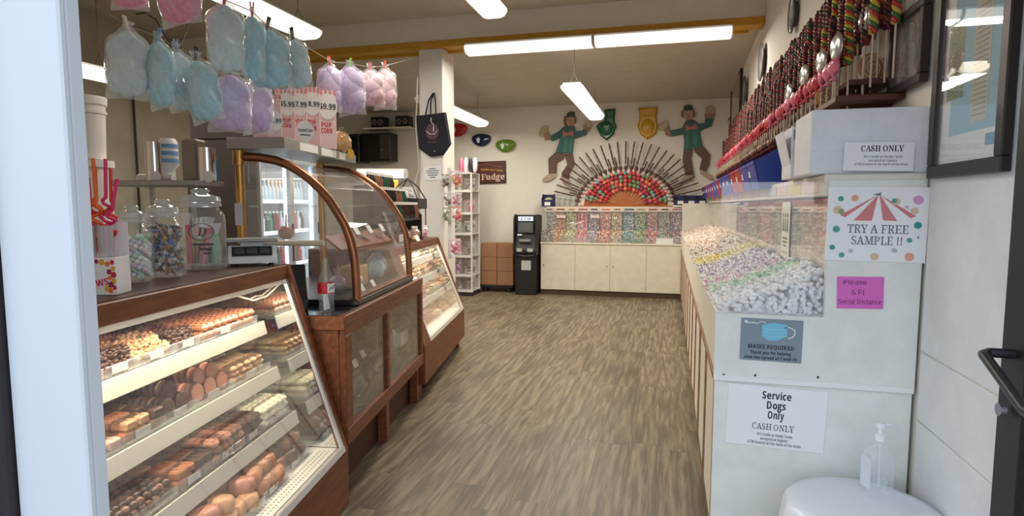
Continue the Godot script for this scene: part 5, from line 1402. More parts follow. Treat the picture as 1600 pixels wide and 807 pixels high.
	part(s, "border", mb().box(Vector3(0, shh / 2 - 0.008, 0.02), Vector3(sw, 0.016, 0.008)).box(Vector3(0, -shh / 2 + 0.008, 0.02), Vector3(sw, 0.016, 0.008)).box(Vector3(sw / 2 - 0.008, 0, 0.02), Vector3(0.016, shh - 0.032, 0.008)).box(Vector3(-sw / 2 + 0.008, 0, 0.02), Vector3(0.016, shh - 0.032, 0.008)).m(), mt("border_dark", rgb(46, 24, 20), 0.5))
	text(s, "Fudge", 0.105, mt("sign_cream", rgb(232, 206, 190), 0.5), Vector3(sw * 0.13, -shh * 0.2, 0.0215), true)
	text(s, "make our own", 0.042, mt("sign_yellow", rgb(198, 154, 50), 0.5), Vector3(sw * 0.1, shh * 0.12, 0.0215), true, true, Basis(Vector3.BACK, -0.09))
	part(s, "ribbon_print", mb().tube([Vector3(-sw * 0.4, shh * 0.3, 0.021), Vector3(0, shh * 0.38, 0.021), Vector3(sw * 0.3, shh * 0.24, 0.021), Vector3(sw * 0.42, shh * 0.22, 0.021)], 0.006, 6).m(), mt("ribbon_rose", rgb(150, 92, 80), 0.5))
	# oval plates and frames on the right wall
	var spots := [[1241, 22, 0.11, "pewter oval plate high on the right wall, nearest the beam's end"], [1192, 97, 0.11, "pewter oval plate on the right wall, the middle one of three"], [1165, 142, 0.10, "small pewter oval plate on the right wall, beside the framed picture"]]
	for d in spots:
		var p := on_x(d[0], d[1], XW - 0.02)
		var hh: float = on_x(d[0], d[1] - [28, 28, 22][spots.find(d)], XW - 0.02).y - p.y
		var o := thing("oval_plate", d[3], "wall plate", Transform3D(Basis(Vector3.BACK, PI / 2), Vector3(XW - 0.002, p.y, p.z)))
		part(o, "plate", mb().lathe([Vector2(0, 0.012), Vector2(0.6, 0.014), Vector2(0.7, 0.03), Vector2(0.97, 0.04), Vector2(1.0, 0.036), Vector2(0.72, 0.018), Vector2(0.6, 0.0), Vector2(0, 0.0)], 28).m(), mt("pewter", rgb(150, 150, 146), 0.4, 0.6), Transform3D(Basis.from_scale(Vector3(hh, 1, hh * 0.8)), Vector3()))
		part(o, "rim", mb().lathe([Vector2(0.95, 0.036), Vector2(0.99, 0.046), Vector2(1.03, 0.036), Vector2(0.99, 0.03), Vector2(0.95, 0.036)], 28).m(), mt("pewter_dark", rgb(92, 90, 86), 0.4, 0.6), Transform3D(Basis.from_scale(Vector3(hh, 1, hh * 0.8)), Vector3()))
	framed("small dark framed picture on the far right wall above the lollipops", 1142, 1156, 140, 222, "pic_far", 0.02, rgb(150, 140, 122))
	framed("smallest dark framed picture on the right wall next to the back corner", 1134, 1141, 195, 268, "pic_corner", 0.015, rgb(140, 124, 104))
	framed("dark framed grey photograph on the right wall beside the lollipops", 1397, 1450, 60, 105, "pic_grey", 0.035, rgb(120, 120, 116), 0.62)
	framed("large black framed clipping on pale blue paper by the open door", 1459, 1578, 20, 278, "pic_blue", 0.045, rgb(150, 196, 214), 0.8)

func framed(label: String, xl: float, xr: float, yt: float, yb: float, key: String, fw: float, col: Color, hgt := 0.0) -> void:
	var xw := XW - 0.012
	var a := on_x(xl, yb, xw)
	var b := on_x(xr, yb, xw)
	var zc := (a.z + b.z) / 2
	var w := absf(a.z - b.z)
	var y0: float
	var y1: float
	if key == "pic_grey":
		y0 = on_x(xl, 152, xw).y; y1 = on_x(xl, 38, xw).y
	elif key == "pic_blue":
		y0 = on_x(xl, 280, xw).y; y1 = on_x(xl, -6, xw).y
	else:
		y0 = on_x(xl, yb, xw).y; y1 = on_x(xl, yt, xw).y
	var h := y1 - y0
	var o := thing("picture_frame", label, "picture", Transform3D(Basis(Vector3.UP, -PI / 2), Vector3(XW - 0.009, (y0 + y1) / 2, zc)))
	var blk := mt("frame_dark", rgb(38, 27, 26), 0.4)
	var d := 0.028
	part(o, "frame", mb().box(Vector3(0, h / 2 - fw / 2, d / 2), Vector3(w, fw, d), 0.004).box(Vector3(0, -h / 2 + fw / 2, d / 2), Vector3(w, fw, d), 0.004).box(Vector3(w / 2 - fw / 2, 0, d / 2), Vector3(fw, h - 2 * fw, d), 0.004).box(Vector3(-w / 2 + fw / 2, 0, d / 2), Vector3(fw, h - 2 * fw, d), 0.004).m(), blk)
	var iw := w - fw * 2
	var ih := h - fw * 2
	part(o, "mount", bx(Vector3(0, 0, 0.004), Vector3(iw, ih, 0.006)), mt("mount_white", rgb(232, 236, 236), 0.6) if key == "pic_blue" else noisy(key, col.darkened(0.45), col.lightened(0.15), Vector3(5, 5, 5), 0.6, null, 0.02, 50))
	part(o, "pane", bx(Vector3(0, 0, 0.018), Vector3(iw, ih, 0.003)), glass("picture_glass", 0.04))
	if key == "pic_blue":
		part(o, "blue_paper", bx(Vector3(iw * 0.08, 0.04, 0.0075), Vector3(iw * 0.84, ih * 0.82, 0.001)), mt("blue_paper", rgb(136, 190, 212), 0.6))
		part(o, "photo_print", bx(Vector3(-iw * 0.28, ih * 0.08, 0.0085), Vector3(iw * 0.27, ih * 0.42, 0.001)), noisy("photo_green", rgb(70, 92, 66), rgb(196, 206, 180), Vector3(14, 14, 14), 0.6, rgb(120, 140, 96), 0.02, 51))
		var col2 := part(o, "clipping", bx(Vector3(iw * 0.14, 0.02, 0.0085), Vector3(iw * 0.26, ih * 0.66, 0.001)), mt("clipping", rgb(190, 192, 178), 0.6))
		for i in 22: part(col2, "print_bar", bx(Vector3(iw * 0.14, ih * (0.31 - i * 0.027), 0.0093), Vector3(iw * [0.22, 0.2, 0.21][i % 3], 0.004, 0.0006)), mt("print_grey", rgb(130, 134, 128), 0.6))
		part(o, "blue_corner", bx(Vector3(iw * 0.38, -ih * 0.4, 0.0085), Vector3(iw * 0.22, ih * 0.06, 0.001)), mt("blue_deep", rgb(70, 150, 182), 0.6))
	elif key == "pic_grey":
		part(o, "inner_mount", bx(Vector3(0, 0.0, 0.0072), Vector3(iw * 0.86, ih * 0.8, 0.001)), noisy("pic_grey_in", rgb(86, 88, 84), rgb(150, 150, 144), Vector3(7, 3, 7), 0.6, null, 0.015, 52))

# ------------------------------------------------------------------ lollipops along the right wall
func rope_mesh(cols: Array, length: float, r: float) -> ArrayMesh:
	var b := mb()
	for s in 3:
		b.tint(cols[s])
		var pts := []
		var rad := []
		for i in 33:
			var t := i / 32.0
			var a := TAU * (s / 3.0 + t * 6.5)
			var k := r * 0.52 * (1.0 - smoothstep(0.9, 1.0, t) * 0.7)
			pts.append(Vector3(cos(a) * k, t * length, sin(a) * k))
			rad.append(r * 0.6 * (1.0 - smoothstep(0.92, 1.0, t) * 0.5))
		b.tube(pts, rad, 6)
	return b.m()

func lollipops() -> void:
	var wood := mt("rack_wood", rgb(92, 44, 34), 0.45)
	var o := thing("lollipop_rack", "dark wood rack board holding rows of lollipops along the right wall", "lollipop rack")
	part(o, "board", span(0.66, XW - 0.005, 1.93, 1.955, -9.3, -2.79, 0.003), wood)
	part(o, "board", span(0.74, XW - 0.005, 2.02, 2.045, -9.3, -2.93, 0.003), wood)
	var q := on_z(1369, 160, -2.93)
	part(o, "end_block", span(0.72, XW - 0.005, 1.89, 1.985, -2.96, -2.935, 0.004), wood)
	for k in 6: part(o, "bracket", span(0.86, XW - 0.004, 1.64, 1.93, -3.0 - k * 1.25 - 0.02, -3.0 - k * 1.25, 0.003), wood)
	var white := mt("paper_stick", rgb(214, 196, 172), 0.6)
	var vm := vc("rope_gloss", 0.3)
	var kinds := [[[rgb(98, 36, 38), rgb(58, 34, 30), rgb(132, 66, 48)], "maroon"], [[rgb(44, 88, 54), rgb(150, 40, 44), rgb(70, 36, 36)], "green and red"], [[rgb(176, 92, 48), rgb(104, 44, 40), rgb(74, 44, 36)], "orange and maroon"], [[rgb(206, 172, 60), rgb(60, 110, 60), rgb(180, 50, 44)], "rainbow"], [[rgb(96, 56, 44), rgb(56, 34, 30), rgb(140, 96, 70)], "brown"], [[rgb(150, 40, 46), rgb(74, 36, 38), rgb(112, 44, 48)], "red"]]
	var ms := []
	for k in kinds: ms.append(rope_mesh(k[0], 0.42, 0.0185))
	var stick := mb().tube([Vector3(0, -0.22, 0), Vector3(0, 0.01, 0)], 0.0045, 6).m()
	for row in 3:
		var n: int = [62, 60, 44][row]
		for i in n:
			var z := -2.78 - (i + 0.5 * row) * (6.3 / n)
			var ki := [0, 4, 1, 0, 2, 5, 4, 0, 1, 5][(i * 7 + row * 3 + i / 5) % 10] as int
			if z > -3.6 and i % 3 == 0: ki = 3
			var x: float = [0.865, 0.80, 0.735][row]
			var y: float = [2.24, 2.2, 2.1][row] + rr(-0.025, 0.03)
			var t := thing("rope_lollipop", "%s twisted rope lollipop standing in the %s row of the wall rack" % [kinds[ki][1], ["back", "middle", "front"][row]], "lollipop", Transform3D(Basis(Vector3.UP, rr(0, TAU)) * Basis(Vector3.RIGHT, rr(-0.03, 0.03)) , Vector3(x, y, z)), "%s rope lollipops, %s row" % [kinds[ki][1], ["back", "middle", "front"][row]])
			var sy := 1.0 if row < 2 else 0.7
			part(t, "twist", ms[ki], vm, Transform3D(Basis.from_scale(Vector3(1, sy, 1)), Vector3()))
			part(t, "stick", stick, white)
	# big flat ones with foil backs
	var foil := noisy("foil", rgb(150, 148, 142), rgb(235, 235, 230), Vector3(14, 14, 14), 0.22, null, 0.04, 55)
	foil.metallic = 0.7
	var flat := mb().lathe([Vector2(0, -0.012), Vector2(0.045, -0.011), Vector2(0.058, -0.004), Vector2(0.058, 0.004), Vector2(0.045, 0.011), Vector2(0, 0.012)], 26).m()
	var back := mb().lathe([Vector2(0, 0.0135), Vector2(0.046, 0.0125), Vector2(0.06, 0.004), Vector2(0.061, 0.0), Vector2(0.06, 0.0), Vector2(0, 0.0)], 26).m()
	var ordn := ["nearest", "second nearest", "third from the near end", "fourth from the near end", "fifth from the near end", "sixth from the near end"]
	var fc := [[1353, 30], [1333, 52], [1308, 74], [1284, 97], [1257, 119], [1233, 147]]
	for i in 6:
		var p := on_x(fc[i][0], fc[i][1], 0.80 if i < 2 else 0.69)
		var t := thing("flat_lollipop", "big flat lollipop with a silver foil face, %s" % ordn[i], "lollipop", Transform3D(Basis(Vector3.UP, 0.12) * Basis(Vector3.BACK, PI / 2), p), "foil faced flat lollipops")
		part(t, "candy", flat, mt("swirl_%d" % (i % 3), [rgb(190, 60, 50), rgb(210, 150, 60), rgb(160, 40, 60)][i % 3], 0.3))
		part(t, "foil", back, foil)
		part(t, "stick", mb().tube([Vector3(-0.05, 0, 0), Vector3(-(p.y - 1.95), 0, 0)], 0.005, 6).m(), white)
	for d in [[1361, 106, 0.066, rgb(214, 150, 96), "large orange and white swirl lollipop at the near end of the pink row"], [1288, 152, 0.05, rgb(206, 150, 70), "large amber swirl lollipop behind the pink row"]]:
		var p := on_x(d[0], d[1], 0.87 if d[0] > 1300 else 0.70)
		var t := thing("swirl_lollipop", d[4], "lollipop", Transform3D(Basis(Vector3.UP, 0.45), p))
		var sp := []
		for k in 40: sp.append(Vector3(cos(k * 0.45), sin(k * 0.45), 0) * d[2] * 0.9 * (1.0 - k / 42.0))
		part(t, "candy", mb().at(Transform3D(Basis(Vector3.RIGHT, PI / 2), Vector3())).lathe([Vector2(0, -0.01), Vector2(d[2] * 0.9, -0.008), Vector2(d[2], 0), Vector2(d[2] * 0.9, 0.008), Vector2(0, 0.01)], 24).m(), mt("swirl_base_%d" % d[0], d[3], 0.3))
		var q2 := []
		for v in sp: q2.append(v + Vector3(0, 0, 0.0085))
		part(t, "swirl", mb().tube(q2, 0.0032, 6).m(), mt("swirl_white", rgb(240, 226, 206), 0.35))
		part(t, "stick", mb().tube([Vector3(0, -d[2], 0), Vector3(0, -(p.y - 1.95), 0)], 0.005, 6).m(), white)
	# the row of pink wrapped ones
	var fn := FastNoiseLite.new(); fn.seed = 8; fn.frequency = 1.8
	var pink := mb().ell(Vector3(), Vector3(0.018, 0.036, 0.04), 14, 10, 0.35, fn)
	pink.tube([Vector3(0, -0.03, 0), Vector3(0, -0.045, 0), Vector3(0, -0.06, 0)], [0.008, 0.005, 0.02], 7)
	var pmesh := pink.m()
	var pk := [[rgb(212, 70, 88), "red"], [rgb(226, 116, 140), "pink"], [rgb(196, 52, 70), "deep red"]]
	for i in 62:
		var z := -2.86 - i * 0.104
		var ki := rng.randi() % 3
		var t := thing("wrapped_lollipop", "%s wrapped lollipop in the low slanting line under the rope lollipops" % pk[ki][1], "lollipop", W(0.665, 2.09 + rr(-0.006, 0.006), z, rr(-0.5, 0.5)), "%s wrapped lollipops in the low line" % pk[ki][1])
		part(t, "candy", pmesh, mt("pinkwrap_%d" % ki, pk[ki][0], 0.22))
		part(t, "stick", mb().tube([Vector3(0, -0.03, 0), Vector3(0, -0.14, 0)], 0.004, 5).m(), white)
	for i in 40:
		var z := -3.3 - i * 0.14
		var t := thing("ball_lollipop", "small brown wrapped ball lollipop under the pink line on the wall rack", "lollipop", W(0.632, 1.905 + rr(-0.004, 0.004), z, rr(-0.3, 0.3)), "small brown lollipops under the pink line")
		part(t, "candy", mb().ell(Vector3(), Vector3(0.022, 0.022, 0.022), 9, 6, 0.2, fn).m(), mt("ballwrap_%d" % (i % 3), [rgb(120, 76, 60), rgb(160, 110, 80), rgb(90, 80, 60)][i % 3], 0.3))
		part(t, "stick", mb().tube([Vector3(0.01, 0.0, 0), Vector3(0.05, 0.0, 0)], 0.004, 5).m(), white)
	part(o, "front_strip", span(0.655, 0.69, 1.885, 1.93, -9.3, -3.0, 0.003), wood)

# ------------------------------------------------------------------ the pillar, the white rack and the far case's top
func pouch(called: String, label: String, p: Vector3, w: float, h: float, d: float, col: Color, col2: Color, turn := 0.0, group := "") -> Node3D:
	var o := thing(called, label, "candy bag", W(p.x, p.y, p.z, turn), group)
	var fn := FastNoiseLite.new(); fn.seed = rng.randi() % 1000; fn.frequency = 1.3
	var g := []
	for i in 9:
		var t := i / 8.0
		var row := []
		for j in 16:
			var a := TAU * j / 16.0
			var puff := sin(PI * clampf(t, 0.04, 0.9)) * (1.0 + 0.25 * fn.get_noise_3d(cos(a) * 2.0, t * 4.0, sin(a) * 2.0))
			row.append(Vector3(cos(a) * w / 2 * (0.92 + 0.08 * puff), t * h, sin(a) * d / 2 * maxf(puff, 0.08)))
		g.append(row)
	part(o, "film", mb().grid(g, Vector3(0, h / 2, 0), true).m(), glass("film", 0.16, rgb(240, 240, 240), 0.08))
	for i in 9:
		var q := Vector3(rr(-0.32, 0.32) * w, h * (0.14 + 0.6 * i / 9.0), rr(-0.15, 0.15) * d)
		var k := col if i % 3 else col2
		part(o, "candy", mb().ell(Vector3(), Vector3(w * 0.2, h * 0.1, d * 0.24), 9, 6, 0.3, fn).m(), mt("pouch_%d_%d_%d" % [int(k.r * 255), int(k.g * 255), int(k.b * 255)], k, 0.4), Transform3D(Basis.from_euler(Vector3(rr(-1, 1), rr(-1, 1), rr(-1, 1))), q))
	part(o, "header_card", bx(Vector3(0, h * 0.96, 0), Vector3(w * 0.95, h * 0.14, 0.004), 0.001), mt("pouchcard_%d_%d" % [int(col2.r * 255), int(col2.g * 255)], col2.lightened(0.2), 0.5))
	return o

func pillar_and_rack() -> void:
	var zp := -6.815
	# tote bag on a hook
	var c := on_z(679, 212, zp)
	var o := thing("tote_bag", "black cloth tote bag with a round pinkish emblem hanging on the white pillar", "bag", Transform3D(Basis(), c))
	var blk := noisy("tote_cloth", rgb(24, 24, 34), rgb(36, 36, 48), Vector3(20, 20, 20), 0.85, null, 0.05, 70)
	var q := poly_z([[35, 212], [265, 183], [305, 430], [245, 518], [145, 530], [58, 468]], 5.043, 645, 140, zp, c)
	part(o, "body", mb().prism(q, 0.0, 0.05, 0.012).m(), blk)
	for s in [[[108, 205], [132, 90], [165, 35], [180, 32]], [[150, 200], [150, 90], [172, 35], [180, 32]], [[190, 190], [186, 80], [176, 35]]]:
		var pts := []
		for p in s:
			var w: Vector3 = on_z(645 + p[0] / 5.043, 140 + p[1] / 5.043, zp) - c
			pts.append(Vector3(w.x, w.y, 0.03))
		part(o, "handle", mb().tube(pts, 0.016, 6, true, 0.4).m(), blk)
	var e: Vector3 = on_z(645 + 165 / 5.043, 140 + 335 / 5.043, zp) - c
	var em := part(o, "emblem", mb().at(W(e.x, e.y, 0)).disc(0.085, 0.049, 0.0515, 28, 1.15).m(), mt("emblem_rose", rgb(88, 62, 72), 0.7))
	part(em, "swirl_print", mb().at(W(e.x, e.y, 0)).tube([Vector3(-0.075, 0.01, 0.052), Vector3(-0.03, -0.03, 0.053), Vector3(0.03, -0.03, 0.053), Vector3(0.08, 0.02, 0.052)], [0.006, 0.018, 0.018, 0.006], 8, true, 0.3).tube([Vector3(-0.01, 0.16, 0.052), Vector3(-0.015, 0.12, 0.052), Vector3(0.02, 0.08, 0.052), Vector3(0.02, 0.0, 0.052)], [0.012, 0.01, 0.008, 0.02], 8, true, 0.3).m(), mt("emblem_pale", rgb(206, 196, 202), 0.6))
	part(em, "print_bar", bx(Vector3(e.x, e.y - 0.125, 0.0512), Vector3(0.12, 0.012, 0.001)), mt("emblem_rose"))
	part(o, "snap", mb().at(W(0.02, -0.19, 0)).disc(0.009, 0.05, 0.054, 10).m(), mt("pewter", rgb(150, 150, 146), 0.4, 0.6))
	# typed note
	c = on_z(676, 271, zp)
	var n := sheet("typed_note", "small white typed note taped to the pillar below the black tote bag", "note", c, Basis(Vector3.BACK, 0.02), 0.22, 0.17, mt("paper", rgb(244, 245, 246), 0.6))
	var ink := mt("ink", rgb(38, 38, 42), 0.6)
	for i in 5: part(n, "print_bar", bx(Vector3(0, 0.055 - i * 0.026, 0.0035), Vector3([0.09, 0.17, 0.16, 0.12, 0.07][i], 0.009, 0.001)), ink)
	# white wire cable down the pillar's left edge
	var cb := []
	for p in [[652, 120], [650, 200], [655, 260], [645, 300], [638, 318]]: cb.append(on_z(p[0], p[1], -6.78))
	single("hanging_cable", mb().tube(cb, 0.008, 6).m(), mt("cord_white", rgb(206, 202, 190), 0.6), "thin white cable hanging beside the pillar's left edge", "cable")
	# rack
	var zr := -9.3
	var xa := on_z(701, 400, zr).x
	var xb := on_z(737, 400, zr).x
	var rw := xb - xa
	var white := mt("rack_white", rgb(230, 228, 222), 0.45)
	var r := thing("wire_rack", "tall white shelf rack of bagged candy beside the cardboard boxes", "rack", W(xa, 0, zr))
	var topy := on_z(724, 270, zr).y
	for x in [0.0, rw]:
		for z in [0.0, -0.4]:
			part(r, "post", span(x - 0.014, x + 0.014, 0.05, topy, z - 0.014, z + 0.014, 0.003), white)
	part(r, "base", span(-0.02, rw + 0.02, 0.0, 0.06, -0.42, 0.03, 0.01), mt("base_dark2", rgb(48, 44, 42), 0.6))
	part(r, "back_panel", span(0, rw, 0.06, topy, -0.41, -0.4), mt("rack_back", rgb(216, 210, 200), 0.6))
	var sy := []
	for y in [298, 333, 365, 400, 430, 464]:
		var h: float = on_z(724, y, zr).y
		h = maxf(h, 0.09)
		sy.append(h)
		var sh := part(r, "shelf", span(-0.01, rw + 0.01, h - 0.02, h, -0.4, 0.02, 0.003), white)
		part(sh, "price_strip", span(0, rw, h - 0.028, h + 0.012, 0.02, 0.026), mt("strip_pale", rgb(236, 234, 228), 0.5))
	var P := [[0, -0.1, "clear bag of striped wrapped candy on the rack's top shelf, left", rgb(150, 140, 120), rgb(196, 190, 180)], [0, 0.13, "clear bag of dark speckled candy on the rack's top shelf, right", rgb(110, 104, 84), rgb(180, 176, 160)], [1, -0.1, "clear bag of silver wrapped candy on the second rack shelf", rgb(190, 188, 186), rgb(220, 218, 214)], [1, 0.13, "pink candy bag lying on the second rack shelf", rgb(196, 90, 110), rgb(220, 150, 160)], [2, -0.1, "clear bag of pale sticks on the third rack shelf, left", rgb(210, 206, 200), rgb(70, 66, 66)], [2, 0.13, "clear bag of black and white candy on the third rack shelf, right", rgb(60, 56, 56), rgb(220, 216, 212)], [3, -0.1, "pink and white ribbon candy bag on the fourth rack shelf", rgb(214, 90, 112), rgb(240, 190, 200)], [3, 0.13, "dull brown candy bag on the fourth rack shelf", rgb(150, 100, 96), rgb(186, 160, 150)], [4, -0.1, "lilac candy bag on the fifth rack shelf", rgb(176, 110, 160), rgb(220, 180, 210)], [4, 0.13, "brown and white boxlike candy bag on the fifth rack shelf", rgb(130, 96, 70), rgb(214, 206, 190)], [5, -0.1, "grey candy bag on the bottom rack shelf, left", rgb(170, 160, 146), rgb(210, 204, 196)], [5, 0.13, "grey candy bag on the bottom rack shelf, right", rgb(160, 150, 130), rgb(206, 200, 190)]]
	for p in P:
		var hh := 0.2 if p[0] < 3 else 0.24
		pouch("candy_bag", p[2], Vector3(xa + rw / 2 + p[1], sy[p[0]] + 0.001, zr - 0.12), 0.2, hh, 0.12, p[3], p[4], 0.0, "")
	# bags hung on a peg strip at the pillar's right edge
	var H := [[690, 702, 273, 293, "dark brown candy bag hung at the pillar's peg strip, uppermost on the left", rgb(74, 62, 46), rgb(120, 104, 80)], [703, 723, 268, 292, "red and yellow candy bag hung at the top of the pillar's peg strip", rgb(204, 44, 44), rgb(220, 180, 60)], [692, 706, 302, 322, "dark red candy bag hung under the brown bag", rgb(120, 60, 60), rgb(206, 196, 190)], [706, 722, 302, 322, "pink and white candy bag hung under the red and yellow bag", rgb(220, 120, 140), rgb(240, 226, 226)], [691, 704, 325, 347, "green candy bag hung low on the left of the pillar's peg strip", rgb(90, 130, 60), rgb(160, 180, 110)], [705, 722, 323, 347, "bright red candy bag hung low on the pillar's peg strip", rgb(206, 40, 48), rgb(230, 130, 120)], [700, 720, 374, 398, "bunch of pink and white twists hung lowest on the pillar's peg strip", rgb(222, 70, 110), rgb(250, 200, 210)]]
	for h in H:
		var a := on_z(h[0], h[3], -6.74)
		var b := on_z(h[1], h[2], -6.74)
		pouch("hanging_bag", h[4], Vector3((a.x + b.x) / 2, a.y, -6.74), b.x - a.x, b.y - a.y, 0.08, h[5], h[6])
	var ps0 := on_z(703, 405, -6.8)
	var ps1 := on_z(703, 262, -6.8)
	var pst := thing("peg_strip", "white peg strip on the pillar's right edge carrying bright candy bags", "peg strip", W(ps0.x, 0, -6.8))
	part(pst, "strip", span(-0.025, 0.025, ps0.y, ps1.y, -0.016, -0.006, 0.002), white)
	part(pst, "back_plate", span(-0.13, 0.05, ps1.y - 0.2, ps1.y - 0.1, -0.022, -0.015), white)
	for h in H:
		var b := on_z((h[0] + h[1]) / 2.0, h[2], -6.74)
		part(pst, "peg", mb().tube([Vector3(0, b.y, -0.01), Vector3(b.x - ps0.x, b.y, 0.04), Vector3(b.x - ps0.x, b.y - 0.004, 0.09)], 0.004, 6).m(), white)
	var tb := on_z(727, 268, zr)
	var ST := [[rgb(214, 110, 140), "pink"], [rgb(226, 222, 222), "silver"], [rgb(48, 44, 48), "black"], [rgb(236, 232, 230), "white"]]
	for i in 4:
		var t := single("candy_tube", mb().ell(Vector3(0, 0.13, 0), Vector3(0.04, 0.13, 0.05), 12, 9, 0.12, FastNoiseLite.new()).m(), mt("tube_%d" % i, ST[i][0], 0.25), "%s wrapped candy pack standing on top of the white rack" % ST[i][1], "candy bag", W(tb.x - 0.12 + i * 0.08, topy + 0.0, zr - 0.15, 0.3 * i), "packs on top of the white rack")
	part(r, "top_shelf", span(-0.01, rw + 0.01, topy - 0.02, topy, -0.4, 0.02, 0.003), white)
	far_case_top()

func far_case_top() -> void:
	var top := 1.168
	# rack of dark bottles with white caps
	var o := thing("bottle_rack", "dark stepped rack of small capped bottles on the far case by the curved cabinet", "rack", LT(-1.5, top, -5.35))
	var dk := mt("rack_black", rgb(36, 30, 28), 0.5)
	for i in 3: part(o, "step", span(-0.07, 0.07, 0.19 + i * 0.13, 0.21 + i * 0.13, -0.4, 0.4, 0.004), dk, W(-0.12 * i, 0, 0))
	for s in [-1, 1]: part(o, "side", mb().at(Transform3D(Basis(), Vector3(0, 0, s * 0.36 - 0.01))).prism(PackedVector2Array([Vector2(-0.34, 0), Vector2(0.08, 0), Vector2(0.08, 0.24), Vector2(-0.18, 0.5), Vector2(-0.34, 0.5)]), 0, 0.02).m(), dk)
	var bm := mb().lathe([Vector2(0, 0), Vector2(0.024, 0), Vector2(0.026, 0.01), Vector2(0.026, 0.08), Vector2(0.012, 0.11), Vector2(0.011, 0.13), Vector2(0, 0.13)], 12).m()
	var cap := mb().lathe([Vector2(0, 0.15), Vector2(0.014, 0.15), Vector2(0.015, 0.125), Vector2(0, 0.125)], 10).m()
	var cols := [[rgb(28, 74, 60), "green"], [rgb(62, 34, 24), "brown"], [rgb(30, 28, 28), "black"], [rgb(120, 84, 60), "amber"]]
	for r in 3:
		for i in 11:
			var k: Array = cols[(i / 3 + r) % 4]
			var b := thing("small_bottle", "%s small bottle with a white cap on step %s of the dark rack" % [k[1], ["one", "two", "three"][r]], "bottle", LT(-1.5 + 0.03 - 0.12 * r, top + 0.211 + r * 0.13, -5.35 + 0.35 - i * 0.07), "%s bottles on step %s" % [k[1], ["one", "two", "three"][r]])
			part(b, "glass_body", bm, mt("bottle_" + k[1], k[0], 0.12))
			part(b, "cap", cap, mt("cap_white", rgb(226, 224, 216), 0.4))
	# leaning acrylic holder
	var h := thing("sign_holder", "clear leaning acrylic holder on the edge of the far case", "holder", LT(-1.42, top, -4.85, 0.2))
	part(h, "panel", mb().at(Transform3D(Basis(Vector3.BACK, 0.35), Vector3())).box(Vector3(0, 0.15, 0), Vector3(0.006, 0.3, 0.2)).m(), glass("holder_acrylic", 0.3, rgb(225, 228, 222), 0.08))
	part(h, "foot", bx(Vector3(0.03, 0.005, 0), Vector3(0.12, 0.008, 0.2)), glass("holder_acrylic"))
	part(h, "paper", mb().at(Transform3D(Basis(Vector3.BACK, 0.35), Vector3())).box(Vector3(-0.006, 0.09, 0), Vector3(0.002, 0.14, 0.17)).m(), mt("paper_tan", rgb(200, 178, 150), 0.6))
	# wire stand with a black basket
	var s := thing("wire_stand", "black wire stand with a basket of silver bags on the far case's end", "stand", LT(-1.62, top, -5.95))
	var wire := mt("wire_black", rgb(44, 40, 40), 0.5)
	part(s, "basket", mb().box(Vector3(0, 0.3, 0), Vector3(0.3, 0.012, 0.36)).box(Vector3(0.15, 0.35, 0), Vector3(0.008, 0.1, 0.36)).box(Vector3(-0.15, 0.35, 0), Vector3(0.008, 0.1, 0.36)).box(Vector3(0, 0.35, 0.18), Vector3(0.3, 0.1, 0.008)).box(Vector3(0, 0.35, -0.18), Vector3(0.3, 0.1, 0.008)).m(), wire)
	for a in [-1, 1]:
		for b in [-1, 1]:
			part(s, "leg", mb().tube([Vector3(a * 0.14, 0, b * 0.17), Vector3(a * 0.14, 0.31, b * 0.17)], 0.006, 6).m(), wire)
			part(s, "bail", mb().tube([Vector3(a * 0.14, 0.4, b * 0.17), Vector3(a * 0.08, 0.52, b * 0.1), Vector3(0, 0.6, 0)], 0.006, 6).m(), wire)
	var p := L(-1.62, top + 0.307, -5.95)
	for i in 3: pouch("candy_bag", "silver candy bag in the black wire basket, %s" % ["left", "middle", "right"][i], p + LB * Vector3(0.02, 0, 0.1 - i * 0.1), 0.1, 0.2, 0.08, rgb(206, 204, 202), rgb(226, 222, 218), 0.5, "bags in the wire basket")
	# loose bags on the top
	var cc := [[rgb(206, 70, 70), rgb(230, 200, 120), "red and yellow"], [rgb(120, 160, 90), rgb(226, 210, 170), "green and cream"], [rgb(220, 150, 90), rgb(240, 220, 190), "orange"], [rgb(226, 214, 200), rgb(190, 110, 90), "cream and rust"], [rgb(206, 110, 130), rgb(240, 226, 220), "pink"]]
	for i in 5:
		var q := L(-1.44 - 0.05 * (i % 2), top, -5.2 - i * 0.16)
		pouch("candy_bag", "%s candy bag lying along the front of the far case's top" % cc[i][2], q, 0.16, 0.13, 0.1, cc[i][0], cc[i][1], LYAW + PI / 2 + rr(-0.4, 0.4), "")
	var k := thing("price_card", "white price card clipped to the front edge of the far case's top", "price card", LT(-1.375, top, -5.35))
	part(k, "card", mb().at(Transform3D(Basis(Vector3.BACK, 0.6), Vector3(0, 0.03, 0))).box(Vector3(), Vector3(0.003, 0.06, 0.12)).m(), mt("card_white", rgb(240, 240, 238), 0.6))

